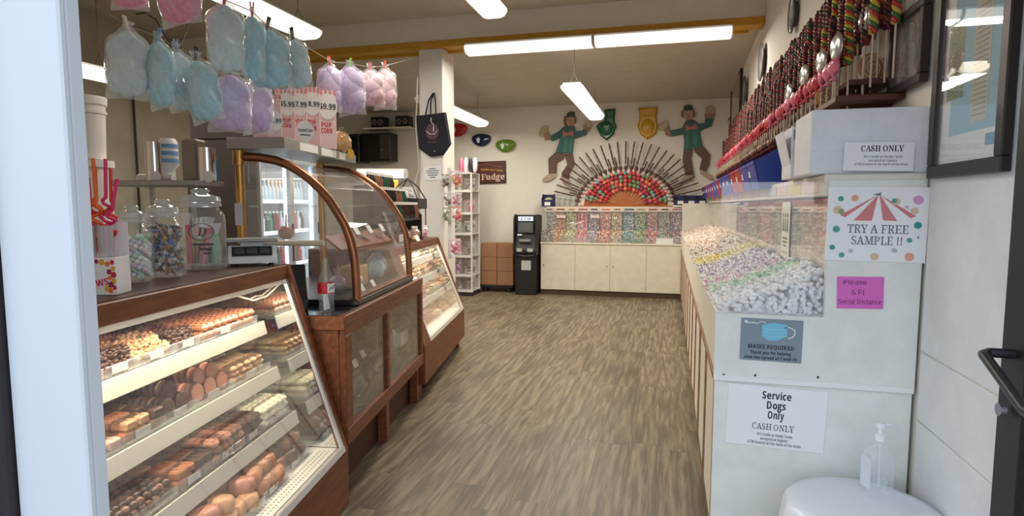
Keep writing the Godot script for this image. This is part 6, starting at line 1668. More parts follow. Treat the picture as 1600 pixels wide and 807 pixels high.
# ------------------------------------------------------------------ behind the left counters
func back_of_counter() -> void:
	var dark := mt("appliance_black", rgb(26, 25, 26), 0.4)
	var grey := mt("counter_grey", rgb(96, 92, 86), 0.6)
	# black boxes on the back wall: shelf with two speakers, a wall cabinet, a microwave
	var z := ZW + 0.02
	var a := on_z(580, 203, z)
	var b := on_z(650, 203, z)
	struct("trim_4", span(a.x, b.x, a.y - 0.03, a.y, z, z + 0.3, 0.004), mt("ledge_white", rgb(232, 230, 224), 0.5), "thin white wall shelf under the two black speakers")
	for i in 2:
		var s := on_z([594, 632][i], 203, z + 0.14)
		var o := thing("speaker", "small black speaker on the white wall shelf, %s" % ["farther from the pillar", "nearer the pillar"][i], "speaker", W(s.x, a.y, z + 0.14), "speakers on the wall shelf")
		part(o, "cabinet", bx(Vector3(0, 0.1, 0), Vector3(0.26, 0.2, 0.22), 0.01), dark)
		for k in [-1, 1]: part(o, "cone", mb().at(W(k * 0.06, 0.1, 0.11)).ring(0.02, 0.05, 0.0, 0.008, 18).m(), mt("cone_grey", rgb(110, 108, 104), 0.4))
	a = on_z(578, 254, z)
	b = on_z(621, 206, z)
	var cab := thing("wall_cabinet", "black wall cabinet with a grey door under the speaker shelf", "cabinet", W((a.x + b.x) / 2, a.y, z))
	part(cab, "body", span(-(b.x - a.x) / 2, (b.x - a.x) / 2, 0, b.y - a.y - 0.05, 0, 0.3, 0.006), dark)
	part(cab, "door", span((b.x - a.x) * 0.15, (b.x - a.x) / 2 - 0.01, 0.03, b.y - a.y - 0.08, 0.3, 0.32, 0.004), mt("door_grey", rgb(70, 66, 62), 0.5))
	part(cab, "knob", mb().ell(Vector3((b.x - a.x) * 0.22, 0.2, 0.33), Vector3(0.014, 0.014, 0.014), 8, 6).m(), mt("pewter", rgb(150, 150, 146), 0.4, 0.6))
	a = on_z(550, 256, z)
	b = on_z(577, 213, z)
	var mw := thing("wall_oven", "black wall oven beside the black wall cabinet", "oven", W((a.x + b.x) / 2, a.y, z))
	part(mw, "body", span(-(b.x - a.x) / 2, (b.x - a.x) / 2, 0, b.y - a.y, 0, 0.4, 0.008), dark)
	part(mw, "door_glass", span(-(b.x - a.x) * 0.4, (b.x - a.x) * 0.3, 0.05, b.y - a.y - 0.06, 0.4, 0.406), mt("oven_glass", rgb(14, 14, 16), 0.1))
	# yellow board and the low strip light over the far counter
	var s0 := on_d(560, 272, 7.4)
	var s1 := on_d(635, 276, 7.4)
	s1.y = s0.y
	var along := (s1 - s0).normalized()
	strip_light("low strip light over the far bottles, behind the curved cabinet", (s0 + s1) / 2, Basis(along.cross(Vector3.UP).normalized() * -1.0, Vector3.UP, along), s0.distance_to(s1), 0.5)
	var yb := on_d(604, 291, 7.5)
	var ob := thing("ochre_sign", "ochre board on a dark post below the low strip light behind the bottles", "board", Transform3D(LB, Vector3(yb.x, 0, yb.z)))
	part(ob, "board", bx(Vector3(0, yb.y, 0), Vector3(0.3, 0.15, 0.03), 0.004), noisy("ochre_dark", rgb(150, 108, 34), rgb(168, 124, 44), Vector3(2, 2, 2), 0.6))
	part(ob, "post", span(-0.03, 0.03, 0, yb.y, -0.04, -0.01), mt("storage_dark", rgb(44, 36, 30), 0.6))
	# back counter
	var o := thing("back_counter", "grey work counter along the wall behind the left display cases", "counter", Transform3D(LB, Vector3()))
	part(o, "top", span(-3.5, -2.6, 0.92, 0.96, -1.9, -4.4, 0.004), mt("steel", rgb(190, 190, 190), 0.25, 0.9))
	part(o, "body", span(-3.5, -2.65, 0, 0.92, -1.9, -4.4), grey)
	# drinks cooler
	var c := thing("drinks_cooler", "tall lit glass door drinks cooler behind the curved cabinet", "cooler", Transform3D(LB, Vector3()))
	var cf := -3.0
	part(c, "body", mb().box(Vector3(cf - 0.62, 1.03, -6.2), Vector3(0.04, 2.0, 1.4)).box(Vector3(cf - 0.31, 1.03, -5.52), Vector3(0.62, 2.0, 0.04)).box(Vector3(cf - 0.31, 1.03, -6.88), Vector3(0.62, 2.0, 0.04)).box(Vector3(cf - 0.31, 0.06, -6.2), Vector3(0.62, 0.12, 1.4)).box(Vector3(cf - 0.31, 2.06, -6.2), Vector3(0.62, 0.12, 1.4)).m(), mt("cooler_white", rgb(214, 220, 224), 0.4))
	for i in 2:
		var z0 := -5.53 - i * 0.67
		var d := part(c, "door", mb().box(Vector3(cf + 0.02, 1.06, z0 - 0.02), Vector3(0.04, 1.88, 0.04)).box(Vector3(cf + 0.02, 1.06, z0 - 0.65), Vector3(0.04, 1.88, 0.04)).box(Vector3(cf + 0.02, 0.14, z0 - 0.335), Vector3(0.04, 0.05, 0.67)).box(Vector3(cf + 0.02, 1.98, z0 - 0.335), Vector3(0.04, 0.05, 0.67)).m(), mt("door_alu", rgb(196, 200, 202), 0.35, 0.5))
		part(d, "pane", span(cf + 0.016, cf + 0.022, 0.16, 1.96, z0 - 0.04, z0 - 0.63), glass("cooler_glass", 0.05))
		part(d, "handle", mb().tube([Vector3(cf + 0.06, 0.9, z0 - 0.62), Vector3(cf + 0.06, 1.3, z0 - 0.62)], 0.01, 8).m(), dark)
	for k in 3:
		var zz: float = [-5.56, -6.2, -6.84][k]
		part(c, "lamp_tube", mb().tube([Vector3(cf - 0.04, 0.2, zz), Vector3(cf - 0.04, 1.95, zz)], 0.02, 10).m(), glow("cooler_lamp", Color(0.88, 0.95, 1.0), 1.5))
	for h in [0.45, 0.85, 1.22, 1.55]:
		var sh := part(c, "shelf", span(cf - 0.58, cf - 0.08, h - 0.012, h, -5.56, -6.84), mt("shelf_white", rgb(235, 240, 244), 0.4))
		part(sh, "price_rail", span(cf - 0.08, cf - 0.072, h - 0.03, h + 0.012, -5.56, -6.84), mt("shelf_white"))
	var al := AreaLight3D.new()
	al.name = "cooler_lamp_glow"; al.area_size = Vector2(1.2, 1.7); al.light_color = Color(0.88, 0.95, 1.0); al.light_energy = 1.0; al.shadow_enabled = true; al.area_range = 8.0; al.area_attenuation = 2.0
	al.transform = Transform3D(Basis(Vector3.UP, PI / 2), Vector3(cf - 0.03, 1.05, -6.2))
	c.add_child(al)
	var bm := mb().lathe([Vector2(0, 0), Vector2(0.03, 0), Vector2(0.032, 0.012), Vector2(0.032, 0.12), Vector2(0.013, 0.17), Vector2(0.013, 0.2), Vector2(0, 0.2)], 12).m()
	var cp := mb().lathe([Vector2(0, 0.214), Vector2(0.015, 0.214), Vector2(0.015, 0.196), Vector2(0, 0.196)], 10).m()
	var cols := [[rgb(190, 205, 210), "clear"], [rgb(60, 40, 34), "dark"], [rgb(50, 120, 90), "green"], [rgb(160, 40, 46), "red"], [rgb(206, 200, 190), "pale"]]
	for r in 4:
		for i in 15:
			var k: Array = cols[[0, 0, 4, 0, 0][i % 5] if r > 2 else [0, 1, 2, 1, 3][(i + r) % 5]]
			var q := thing("drink_bottle", "%s drink bottle on %s cooler shelf" % [k[1], ["the lowest", "the second lowest", "the second highest", "the highest"][r]], "bottle", LT(cf - 0.14, [0.451, 0.851, 1.221, 1.551][r], -5.62 - i * 0.083), "%s bottles on %s cooler shelf" % [k[1], ["the lowest", "the second lowest", "the second highest", "the highest"][r]])
			part(q, "glass_body", bm, mt("drink_" + k[1], k[0], 0.12))
			part(q, "cap", cp, mt("cap_white", rgb(226, 224, 216), 0.4))
	# a black pipe down the left wall
	var pp := on_x(213, 240, -6.46)
	struct("trim_5", mb().tube([Vector3(-6.46, 0.3, pp.z), Vector3(-6.46, 3.6, pp.z)], 0.014, 10).m(), mt("pipe_black", rgb(30, 26, 24), 0.5), "thin black pipe running down the grey left wall")
	# dark shelving seen under the bags
	var sc := thing("storage_cabinet", "dark storage cabinet on top of the drinks cooler under the hanging purple bags", "cabinet", Transform3D(LB, Vector3()))
	part(sc, "body", span(-3.6, -3.0, 2.125, 2.68, -5.45, -7.3, 0.01), mt("storage_dark", rgb(44, 36, 30), 0.6))
	for i in 4: part(sc, "door", span(-3.0, -2.98, 2.14, 2.66, -5.46 - i * 0.458, -5.46 - i * 0.458 - 0.45, 0.004), mt("storage_door", rgb(52, 42, 36), 0.55))
	part(sc, "side_panel", span(-3.64, -2.95, 0, 2.12, -5.44, -5.48), mt("storage_dark"))
	# things on the stand behind the jars: cup holders, towel box, blue boxes
	var st := thing("steel_ledge", "steel ledge behind the jars carrying the cup holders", "ledge", Transform3D(LB, Vector3()))
	var ly := l_z(270, 283, -2.95).y
	var x0 := l_z(196, 283, -2.95).x
	var x1 := minf(l_z(345, 283, -2.95).x, -1.86)
	part(st, "plate", span(x0, x1, ly - 0.03, ly, -2.85, -3.1, 0.004), mt("brushed_steel", rgb(176, 174, 170), 0.35, 0.6))
	for x in [x0 + 0.03, minf(x1 - 0.12, -2.05)]: part(st, "leg", span(x - 0.01, x + 0.01, 0, ly - 0.03, -3.1, -3.12), mt("brushed_steel"))
	for i in 2:
		var c0 := l_z([242, 324][i], 280, -2.98)
		var hh: float = l_z(240, [222, 232][i], -2.98).y - ly
		var r: float = [0.04, 0.042][i]
		var u := thing("cup_holder", "polished steel cup tube on the ledge, %s" % ["in front of the blue cups", "beside the grey towel box"][i], "cup holder", LT(c0.x, ly, -2.98))
		part(u, "tube", mb().lathe([Vector2(0, 0), Vector2(r, 0), Vector2(r, hh), Vector2(r - 0.003, hh), Vector2(r - 0.003, 0.01), Vector2(0, 0.01)], 24).m(), mt("chrome", rgb(206, 200, 194), 0.12, 0.95))
		part(u, "bracket", mb().at(Transform3D(Basis(), Vector3(0.035, 0.02, r))).disc(0.03, 0, 0.006, 18).m(), mt("bracket_white", rgb(216, 214, 206), 0.4))
	var cz := l_z(264, 258, -3.08)
	var cup := thing("paper_cup", "blue and white paper cups stacked upside down behind the steel tube", "cup", LT(cz.x, ly, -3.08))
	var ch: float = l_z(264, 217, -3.08).y - ly
	part(cup, "cup_wall", mb().lathe([Vector2(0, 0.0), Vector2(0.03, 0.0), Vector2(0.03, ch * 0.3), Vector2(0.05, ch * 0.38), Vector2(0.046, ch * 0.92), Vector2(0.036, ch), Vector2(0, ch)], 24).m(), mt("cup_white", rgb(236, 236, 234), 0.45))
	for i in 3: part(cup, "blue_print", mb().lathe([Vector2(0.0512 - i * 0.001, ch * (0.44 + i * 0.17)), Vector2(0.0506 - i * 0.001, ch * (0.53 + i * 0.17))], 24).m(), mt("cup_blue", rgb(116, 160, 206), 0.45))
	var tz := l_z(304, 255, -3.03)
	single("towel_box", bx(Vector3(0, 0.11, 0), Vector3(0.085, 0.22, 0.1), 0.01), mt("towel_grey", rgb(126, 116, 104), 0.35, 0.4), "grey metal towel box between the two steel cup tubes", "towel box", LT(tz.x, ly + 0.001, -3.03))
	var bz := l_z(351, 278, -3.04)
	for i in 2: single("blue_box", bx(Vector3(0, 0.06, 0), Vector3(0.06, 0.12, 0.1), 0.003), mt("box_blue%d" % i, [rgb(24, 104, 168), rgb(30, 130, 190)][i], 0.4), "small blue box beside the brass post, %s" % ["nearer the towel box", "nearer the post"][i], "box", LT(minf(bz.x, -1.93) - 0.05 + i * 0.065, ly, -3.04), "blue boxes by the brass post")
	# bucket on its stand
	var b0 := on_d(139, 250, 3.5)
	var bt := on_d(139, 153, 3.5).y
	var br := 0.1
	var bu := thing("plastic_bucket", "white plastic bucket with a ribbed lid at the far left behind the straws", "bucket", W(b0.x, b0.y, b0.z))
	var bh := bt - b0.y
	part(bu, "pail", mb().lathe([Vector2(0, 0), Vector2(br * 0.86, 0), Vector2(br * 0.95, bh * 0.72), Vector2(br * 1.03, bh * 0.73), Vector2(br * 1.03, bh * 0.77), Vector2(br * 0.96, bh * 0.78), Vector2(br * 0.97, bh * 0.88), Vector2(0, bh * 0.88)], 32).m(), mt("bucket_white", rgb(226, 224, 218), 0.4))
	part(bu, "lid", mb().lathe([Vector2(0, bh * 0.97), Vector2(br * 0.9, bh * 0.97), Vector2(br * 0.92, bh), Vector2(br * 1.05, bh), Vector2(br * 1.07, bh * 0.97), Vector2(br * 1.05, bh * 0.87), Vector2(br * 0.98, bh * 0.87), Vector2(0, bh * 0.87)], 32).m(), mt("bucket_white"))
	part(bu, "label_print", mb().at(Transform3D(CB * Basis(Vector3.UP, 0.45), Vector3(0.03, bh * 0.38, br * 0.86))).box(Vector3(0, 0, 0), Vector3(0.035, bh * 0.35, 0.002)).m(), mt("label_greyprint", rgb(150, 146, 138), 0.5))
	var bs := thing("white_dispenser", "white drink machine under the plastic bucket", "machine", W(b0.x, 0, b0.z))
	part(bs, "spout", bx(Vector3(0.05, 1.3, 0.12), Vector3(0.05, 0.06, 0.06), 0.008), mt("bucket_white"))
	part(bs, "housing", mb().lathe([Vector2(0, 0.962), Vector2(0.11, 0.962), Vector2(0.11, b0.y - 0.05), Vector2(0.125, b0.y - 0.045), Vector2(0.125, b0.y - 0.005), Vector2(0, b0.y - 0.005)], 28).m(), mt("bucket_white"))
	var kz := l_z(225, 268, -2.95)
	single("paper_roll", mb().tube([L(x0 + 0.0, ly + 0.02, -3.05), L(x0 + 0.2, ly + 0.02, -3.05)], 0.022, 12).m(), mt("roll_white", rgb(214, 212, 204), 0.6), "white paper roll lying on the steel ledge by the bucket", "paper roll")

# ------------------------------------------------------------------ on the near case and the register counter
func jar(label: String, x: float, z: float, r: float, h: float, square: bool, top: float) -> Node3D:
	var o := thing("candy_jar", label, "jar", LT(x, top, z, 0.2))
	var g := []
	var lv := [[0.0, 0.9], [0.012, 1.0], [h * 0.62, 1.0], [h * 0.7, 0.92], [h * 0.74, 0.76], [h * 0.78, 0.74]]
	for l in lv:
		var row := []
		for j in 32:
			var a := TAU * j / 32.0
			var e := 0.55 if square else 1.0
			row.append(Vector3(signf(cos(a)) * pow(absf(cos(a)), e), 0, signf(sin(a)) * pow(absf(sin(a)), e)) * r * l[1] + Vector3(0, l[0], 0))
		g.append(row)
	var m := mb().grid(g, Vector3(0, h * 0.4, 0), true)
	part(o, "glass_body", m.m(), glass("jar_glass", 0.1, rgb(225, 232, 232), 0.03))
	part(o, "glass_base", mb().lathe([Vector2(0, 0.0), Vector2(r * 0.88, 0.0), Vector2(r * 0.9, 0.008), Vector2(0, 0.008)], 28).m(), glass("jar_glass"))
	part(o, "collar", mb().lathe([Vector2(r * 0.76, h * 0.77), Vector2(r * 0.86, h * 0.78), Vector2(r * 0.86, h * 0.82), Vector2(r * 0.76, h * 0.83)], 28).m(), glass("jar_rim", 0.35, rgb(215, 222, 222), 0.06))
	part(o, "lid", mb().lathe([Vector2(r * 0.8, h * 0.83), Vector2(r * 0.86, h * 0.845), Vector2(r * 0.8, h * 0.9), Vector2(r * 0.4, h * 0.93), Vector2(r * 0.3, h * 0.945), Vector2(r * 0.42, h * 0.97), Vector2(r * 0.3, h), Vector2(0, h)], 28).m(), glass("jar_rim"))
	return o

func counter_top() -> void:
	var top := 1.2145
	var straw := mb()
	# straw display
	var sp := l_y(166, 462, top)
	var face := 0.094
	var o := thing("straw_box", "white display box with red and orange dots and straw lettering, at the door end", "display box", LT(sp.x - 0.04, top, sp.z - 0.04, face + 0.12))
	var sc := 1.77 / F
	part(o, "carton", bx(Vector3(0, 0.06, 0), Vector3(0.125, 0.12, 0.09), 0.002), mt("carton_white", rgb(236, 232, 230), 0.5))
	part(o, "back_card", bx(Vector3(0.03, 0.15, -0.04), Vector3(0.065, 0.16, 0.003)), mt("carton_white"))
	text(o, "CRAZY", 0.014, mt("ink", rgb(38, 38, 42), 0.6), Vector3(-0.03, 0.086, 0.0455), false, false, Basis(Vector3.BACK, 0.1))
	text(o, "POP", 0.013, mt("ink"), Vector3(-0.03, 0.066, 0.0455), false, false, Basis(Vector3.BACK, 0.1))
	text(o, "STRAWS", 0.022, mt("straw_red", rgb(206, 50, 84), 0.5), Vector3(-0.01, 0.036, 0.0455), false, true, Basis(Vector3.BACK, 0.2), "lettering", 0.85)
	var dc := [rgb(206, 40, 70), rgb(236, 120, 40), rgb(226, 170, 40), rgb(160, 40, 90)]
	for i in 15:
		var p: Array = [[0.052, 0.105], [0.038, 0.1], [0.022, 0.106], [0.006, 0.108], [-0.012, 0.107], [-0.03, 0.106], [0.054, 0.085], [0.042, 0.075], [0.055, 0.065], [0.043, 0.055], [0.055, 0.045], [0.046, 0.034], [0.056, 0.024], [0.044, 0.014], [0.034, 0.022]][i]
		part(o, "dot_print", mb().at(W(p[0], p[1], 0.045)).disc(0.0062 + 0.001 * (i % 3), 0, 0.001, 12, 1.2).m(), mt("straw_dot_%d" % (i % 4), dc[i % 4], 0.5))
	# clear tubs of straws standing in the box
	for i in 2:
		var tx := -0.032 + i * 0.05
		var t := thing("straw_tub", "clear tub of %s curly straws standing in the dotted box" % ["orange", "red"][i], "tub", LT(sp.x - 0.04, top, sp.z - 0.04, face + 0.12) * W(tx, 0.121, 0.008))
		part(t, "tub_wall", mb().lathe([Vector2(0, 0), Vector2(0.021, 0), Vector2(0.024, 0.1), Vector2(0.023, 0.1), Vector2(0.02, 0.003), Vector2(0, 0.003)], 20).m(), glass("jar_rim", 0.35, rgb(215, 222, 222), 0.06))
		for k in 5: part(t, "candy", mb().ell(Vector3(rr(-0.01, 0.01), 0.012 + k * 0.006, rr(-0.01, 0.01)), Vector3(0.009, 0.008, 0.009), 8, 6).m(), mt("tub_candy_%d" % i, [rgb(236, 130, 50), rgb(226, 60, 110)][i], 0.3))
	var cs := [rgb(232, 84, 32), rgb(214, 40, 70), rgb(240, 110, 40), rgb(226, 50, 110), rgb(222, 60, 40)]
	var cn := ["orange", "red", "bright orange", "pink", "scarlet"]
	for i in 9:
		var pts := []
		var tx := -0.045 + (i % 5) * 0.018
		var lean := Vector3(rr(-0.05, 0.06), 1, rr(-0.06, 0.03)).normalized()
		if i == 3: lean = Vector3(0.22, 1, 0).normalized()
		for k in 30:
			var q := k / 29.0
			var rr2 := 0.016 * smoothstep(0.08, 0.3, q) * (1.0 - smoothstep(0.5, 0.62, q))
			pts.append(lean * (q * (0.24 + 0.03 * (i % 3))) + Vector3(cos(q * 36.0 + i), 0, sin(q * 36.0 + i)) * rr2)
		single("curly_straw", mb().tube(pts, 0.0055, 6).m(), mt("straw_%d" % (i % 5), cs[i % 5], 0.3), "%s curly plastic straw standing above the dotted box" % cn[i % 5], "straw", LT(sp.x - 0.04, top, sp.z - 0.04, face + 0.12) * W(tx, 0.135, -0.01 + 0.012 * (i % 2)), "%s curly straws" % cn[i % 5])
	# jars and what they hold
	var spots := [[214, 446, 0.056, 0.285, "first glass jar from the straws, full of pastel candy balls"], [262, 438, 0.068, 0.31, "second glass jar from the straws, full of gold and dark wrapped candy"], [322, 426, 0.098, 0.36, "largest glass jar, printed with an oval and holding bright wrapped sticks"]]
	var P := []
	for s in spots:
		var p := l_y(s[0], s[1] - 5, top)
		P.append(p)
		jar(s[4], p.x - s[2] * 0.3, p.z - s[2] * 0.3, s[2], s[3], s != spots[2], top)
	var past := [[rgb(206, 214, 226), "pale blue"], [rgb(190, 214, 196), "mint"], [rgb(222, 204, 222), "lilac"], [rgb(232, 232, 228), "white"], [rgb(160, 200, 170), "green"]]
	var ball := mb().ell(Vector3(), Vector3(0.0095, 0.0095, 0.0095), 10, 7).m()
	for i in 150:
		var a := i * 2.39996
		var ring := 0.044 if i % 4 else 0.022
		var y := 0.018 + 0.155 * i / 150.0
		var k: Array = past[4 if y > 0.15 and i % 2 else rng.randi() % 4]
		single("candy_ball", ball, mt("pastel_" + k[1], k[0], 0.3), "%s candy ball in the first glass jar from the straws" % k[1], "candy", LT(P[0].x - 0.0168, top, P[0].z - 0.0168, 0.2) * W(clampf(cos(a) * ring * 1.1, -0.043, 0.043), y, clampf(sin(a) * ring * 1.1, -0.043, 0.043)), "%s candy balls in the first jar" % k[1])
	var wr := [[rgb(64, 40, 34), "dark brown"], [rgb(196, 150, 86), "gold"], [rgb(206, 206, 210), "silver"], [rgb(66, 92, 160), "blue"], [rgb(150, 98, 60), "copper"], [rgb(40, 34, 36), "black"]]
	var tm := taffy_mesh(6)
	for i in 110:
		var a := i * 2.39996
		var ring := 0.05 if i % 4 else 0.025
		var y := 0.02 + 0.19 * i / 110.0
		var k: Array = wr[rng.randi() % 6]
		single("wrapped_candy", tm, mt("wrap_" + k[1], k[0], 0.25), "%s foil wrapped candy in the second glass jar from the straws" % k[1], "candy", LT(P[1].x - 0.0204, top, P[1].z - 0.0204, 0.2) * Transform3D(Basis.from_euler(Vector3(rr(-3, 3), rr(-3, 3), rr(-3, 3))) * Basis.from_scale(Vector3(0.62, 0.75, 0.75)), Vector3(clampf(cos(a) * ring, -0.048, 0.048), y, clampf(sin(a) * ring, -0.048, 0.048))), "%s candies in the second jar" % k[1])
	var jx := LT(P[2].x - 0.0294, top, P[2].z - 0.0294, 0.2)
	var sk := [[rgb(96, 168, 60), "green"], [rgb(206, 44, 70), "red"], [rgb(226, 130, 140), "pink"], [rgb(110, 170, 150), "teal"], [rgb(170, 190, 90), "lime"]]
	for i in 14:
		var a := i * 2.39996
		var ring := 0.055 if i % 3 else 0.02
		var k: Array = sk[[0, 1, 1, 3, 4][i % 5]]
		var hh := rr(0.12, 0.2) if i % 2 else 0.09
		var b := thing("candy_stick", "%s wrapped candy stick standing in the largest glass jar" % k[1], "candy", jx * Transform3D(Basis.from_euler(Vector3(rr(-0.15, 0.15), 0, rr(-0.15, 0.15))), Vector3(cos(a) * ring, 0.012, sin(a) * ring)), "%s sticks in the largest jar" % k[1])
		part(b, "stick", mb().tube([Vector3(0, 0.014, 0), Vector3(0, hh * 0.5, 0), Vector3(0, hh, 0)], [0.014, 0.013, 0.01], 8).m(), mt("jarstick_" + k[1], k[0], 0.3))
		part(b, "wrapper", mb().tube([Vector3(0, 0.004, 0), Vector3(0, hh * 0.6, 0), Vector3(0, hh, 0), Vector3(0, hh + 0.05, 0)], [0.019, 0.018, 0.007, 0.022], 9, false).m(), glass("film", 0.16, rgb(240, 240, 240), 0.08))
	var pr := sheet("jar_print", "black oval and letter printed label on the largest jar", "label", jx * Vector3(0.035, 0.17, 0.099), LB * Basis(Vector3.UP, 0.3), 0.001, 0.001, mt("ink", rgb(38, 38, 42), 0.6))
	part(pr, "oval_print", mb().ring(0.97, 1.03, 0, 0.001, 32).m(), mt("ink"), Transform3D(Basis.from_scale(Vector3(0.05, 0.037, 1)), Vector3()))
	text(pr, "D", 0.036, mt("ink"), Vector3(0.004, 0, 0.0), true, false, Basis(Vector3(1, 0, 0), Vector3(0.25, 1, 0), Vector3(0, 0, 1)))
	part(pr, "print_bar", mb().box(Vector3(0.005, -0.055, 0), Vector3(0.085, 0.01, 0.001)).box(Vector3(0.015, -0.076, 0), Vector3(0.05, 0.01, 0.001)).box(Vector3(0.02, -0.094, 0), Vector3(0.03, 0.008, 0.001)).m(), mt("ink_soft", rgb(90, 88, 90), 0.6))
	# scale
	var s := thing("counter_scale", "white shop scale with three dark displays and a steel plate", "scale", LT(-1.515, top, -2.735, 0.5))
	part(s, "housing", mb().at(Transform3D(Basis(Vector3(0, 0, 1), Vector3.UP, Vector3(-1, 0, 0)), Vector3(0.105, 0, 0))).prism(PackedVector2Array([Vector2(0.10, 0.015), Vector2(0.09, 0.04), Vector2(0.035, 0.095), Vector2(-0.1, 0.095), Vector2(-0.1, 0.015)]), 0, 0.21, 0.005).m(), mt("scale_white", rgb(220, 220, 218), 0.4))
	var tilt := Basis(Vector3.RIGHT, -0.785)
	var panel := part(s, "display_panel", mb().at(Transform3D(tilt, Vector3(0, 0.069, 0.065))).box(Vector3(), Vector3(0.175, 0.058, 0.004), 0.001).m(), mt("display_black", rgb(32, 32, 34), 0.3))
	for i in 3: part(panel, "display", mb().at(Transform3D(tilt, Vector3(-0.055 + i * 0.055, 0.071, 0.067))).box(Vector3(), Vector3(0.044, 0.035, 0.003)).m(), mt("display_grey", rgb(74, 76, 78), 0.25))
	part(s, "steel_plate", bx(Vector3(0, 0.118, -0.03), Vector3(0.23, 0.014, 0.18), 0.005), mt("brushed_steel", rgb(176, 174, 170), 0.35, 0.6))
	part(s, "column", bx(Vector3(0, 0.105, -0.03), Vector3(0.1, 0.02, 0.09)), mt("scale_white"))
	for x in [-0.08, 0.08]:
		for z in [-0.08, 0.07]: part(s, "foot", mb().lathe([Vector2(0, 0), Vector2(0.012, 0), Vector2(0.012, 0.016), Vector2(0, 0.016)], 10).m(), mt("foot_black", rgb(30, 30, 30), 0.6), W(x, 0, z))
	# white cable inside the top of the near case
	var cb := []
	for p in [[345, 452], [365, 462], [390, 468], [402, 462], [400, 445], [396, 436]]: cb.append(L(l_x(p[0], p[1], -1.52).x, l_x(p[0], p[1], -1.52).y, l_x(p[0], p[1], -1.52).z))
	single("white_cable", mb().tube(cb, 0.005, 8).m(), mt("cord_white", rgb(206, 202, 190), 0.6), "white cable looping behind the near case's glass under its top", "cable")
	cb = []
	for p in [[368, 462], [395, 470], [420, 462], [432, 448]]: cb.append(L(l_x(p[0], p[1], -1.5).x, l_x(p[0], p[1], -1.5).y, l_x(p[0], p[1], -1.5).z))
	single("white_cable", mb().tube(cb, 0.005, 8).m(), mt("cord_white"), "second white cable loop reaching the far end of the near case", "cable")
	# card terminal, paper and bottle on the black stone top
	var dk := mt("terminal_black", rgb(24, 24, 28), 0.3)
	var t := thing("cash_terminal", "black card terminal with a tilted screen on the stone counter behind the bottle", "terminal", LT(-1.47, 0.953, -2.98, 0.5))
	part(t, "base", mb().box(Vector3(0, 0.03, 0), Vector3(0.2, 0.06, 0.2), 0.012).m(), dk)
	part(t, "screen", mb().at(Transform3D(Basis(Vector3.RIGHT, -0.7), Vector3(0, 0.14, 0))).box(Vector3(), Vector3(0.2, 0.22, 0.03), 0.006).m(), dk)
	part(t, "neck", bx(Vector3(0, 0.09, -0.03), Vector3(0.06, 0.1, 0.04)), dk)
	part(t, "sticker", mb().at(Transform3D(Basis(Vector3.RIGHT, -0.7), Vector3(-0.06, 0.11, 0.045))).box(Vector3(), Vector3(0.045, 0.06, 0.002)).m(), mt("card_white", rgb(240, 240, 238), 0.6))
	single("white_screen", bx(Vector3(0, 0.11, 0), Vector3(0.16, 0.2, 0.012), 0.004), mt("paper_blue", rgb(206, 218, 232), 0.5), "white card standing behind the black card terminal", "card", LT(-1.52, 0.953, -3.1, 0.2))
	var bp := l_y(507, 488, 0.953)
	var b := thing("glass_bottle", "glass soda bottle with a red and white label, holding paper slips", "bottle", LT(bp.x, 0.953, bp.z - 0.03, 0.3))
	part(b, "glass_body", mb().lathe([Vector2(0, 0), Vector2(0.036, 0), Vector2(0.04, 0.008), Vector2(0.038, 0.06), Vector2(0.041, 0.1), Vector2(0.041, 0.15), Vector2(0.03, 0.19), Vector2(0.015, 0.225), Vector2(0.013, 0.27), Vector2(0.015, 0.275)], 24).m(), glass("soda_glass", 0.14, rgb(200, 232, 215), 0.03))
	part(b, "red_label", mb().lathe([Vector2(0.0418, 0.095), Vector2(0.0418, 0.152)], 24).m(), mt("label_red", rgb(196, 30, 46), 0.35))
	part(b, "white_label", mb().at(Transform3D(Basis(Vector3.UP, 0.75), Vector3(0, 0, 0))).box(Vector3(0, 0.123, 0.0385), Vector3(0.042, 0.05, 0.008), 0.003).m(), mt("label_white", rgb(232, 230, 228), 0.4))
	part(b, "swirl_print", mb().at(Transform3D(Basis(Vector3.UP, 0.75), Vector3(0, 0, 0.0))).tube([Vector3(-0.014, 0.112, 0.043), Vector3(-0.002, 0.13, 0.0435), Vector3(0.006, 0.118, 0.0435), Vector3(0.016, 0.136, 0.043)], 0.0022, 6).m(), mt("swirl_dark", rgb(96, 50, 54), 0.5))
	for i in 6: part(b, "paper_slip", mb().at(Transform3D(Basis.from_euler(Vector3(rr(-0.2, 0.2), rr(0, 3), rr(-0.2, 0.2))), Vector3(rr(-0.012, 0.012), 0.05, rr(-0.012, 0.012)))).box(Vector3(), Vector3(0.016, 0.085, 0.0015)).m(), mt("paper", rgb(244, 245, 246), 0.6))
	popcorn()

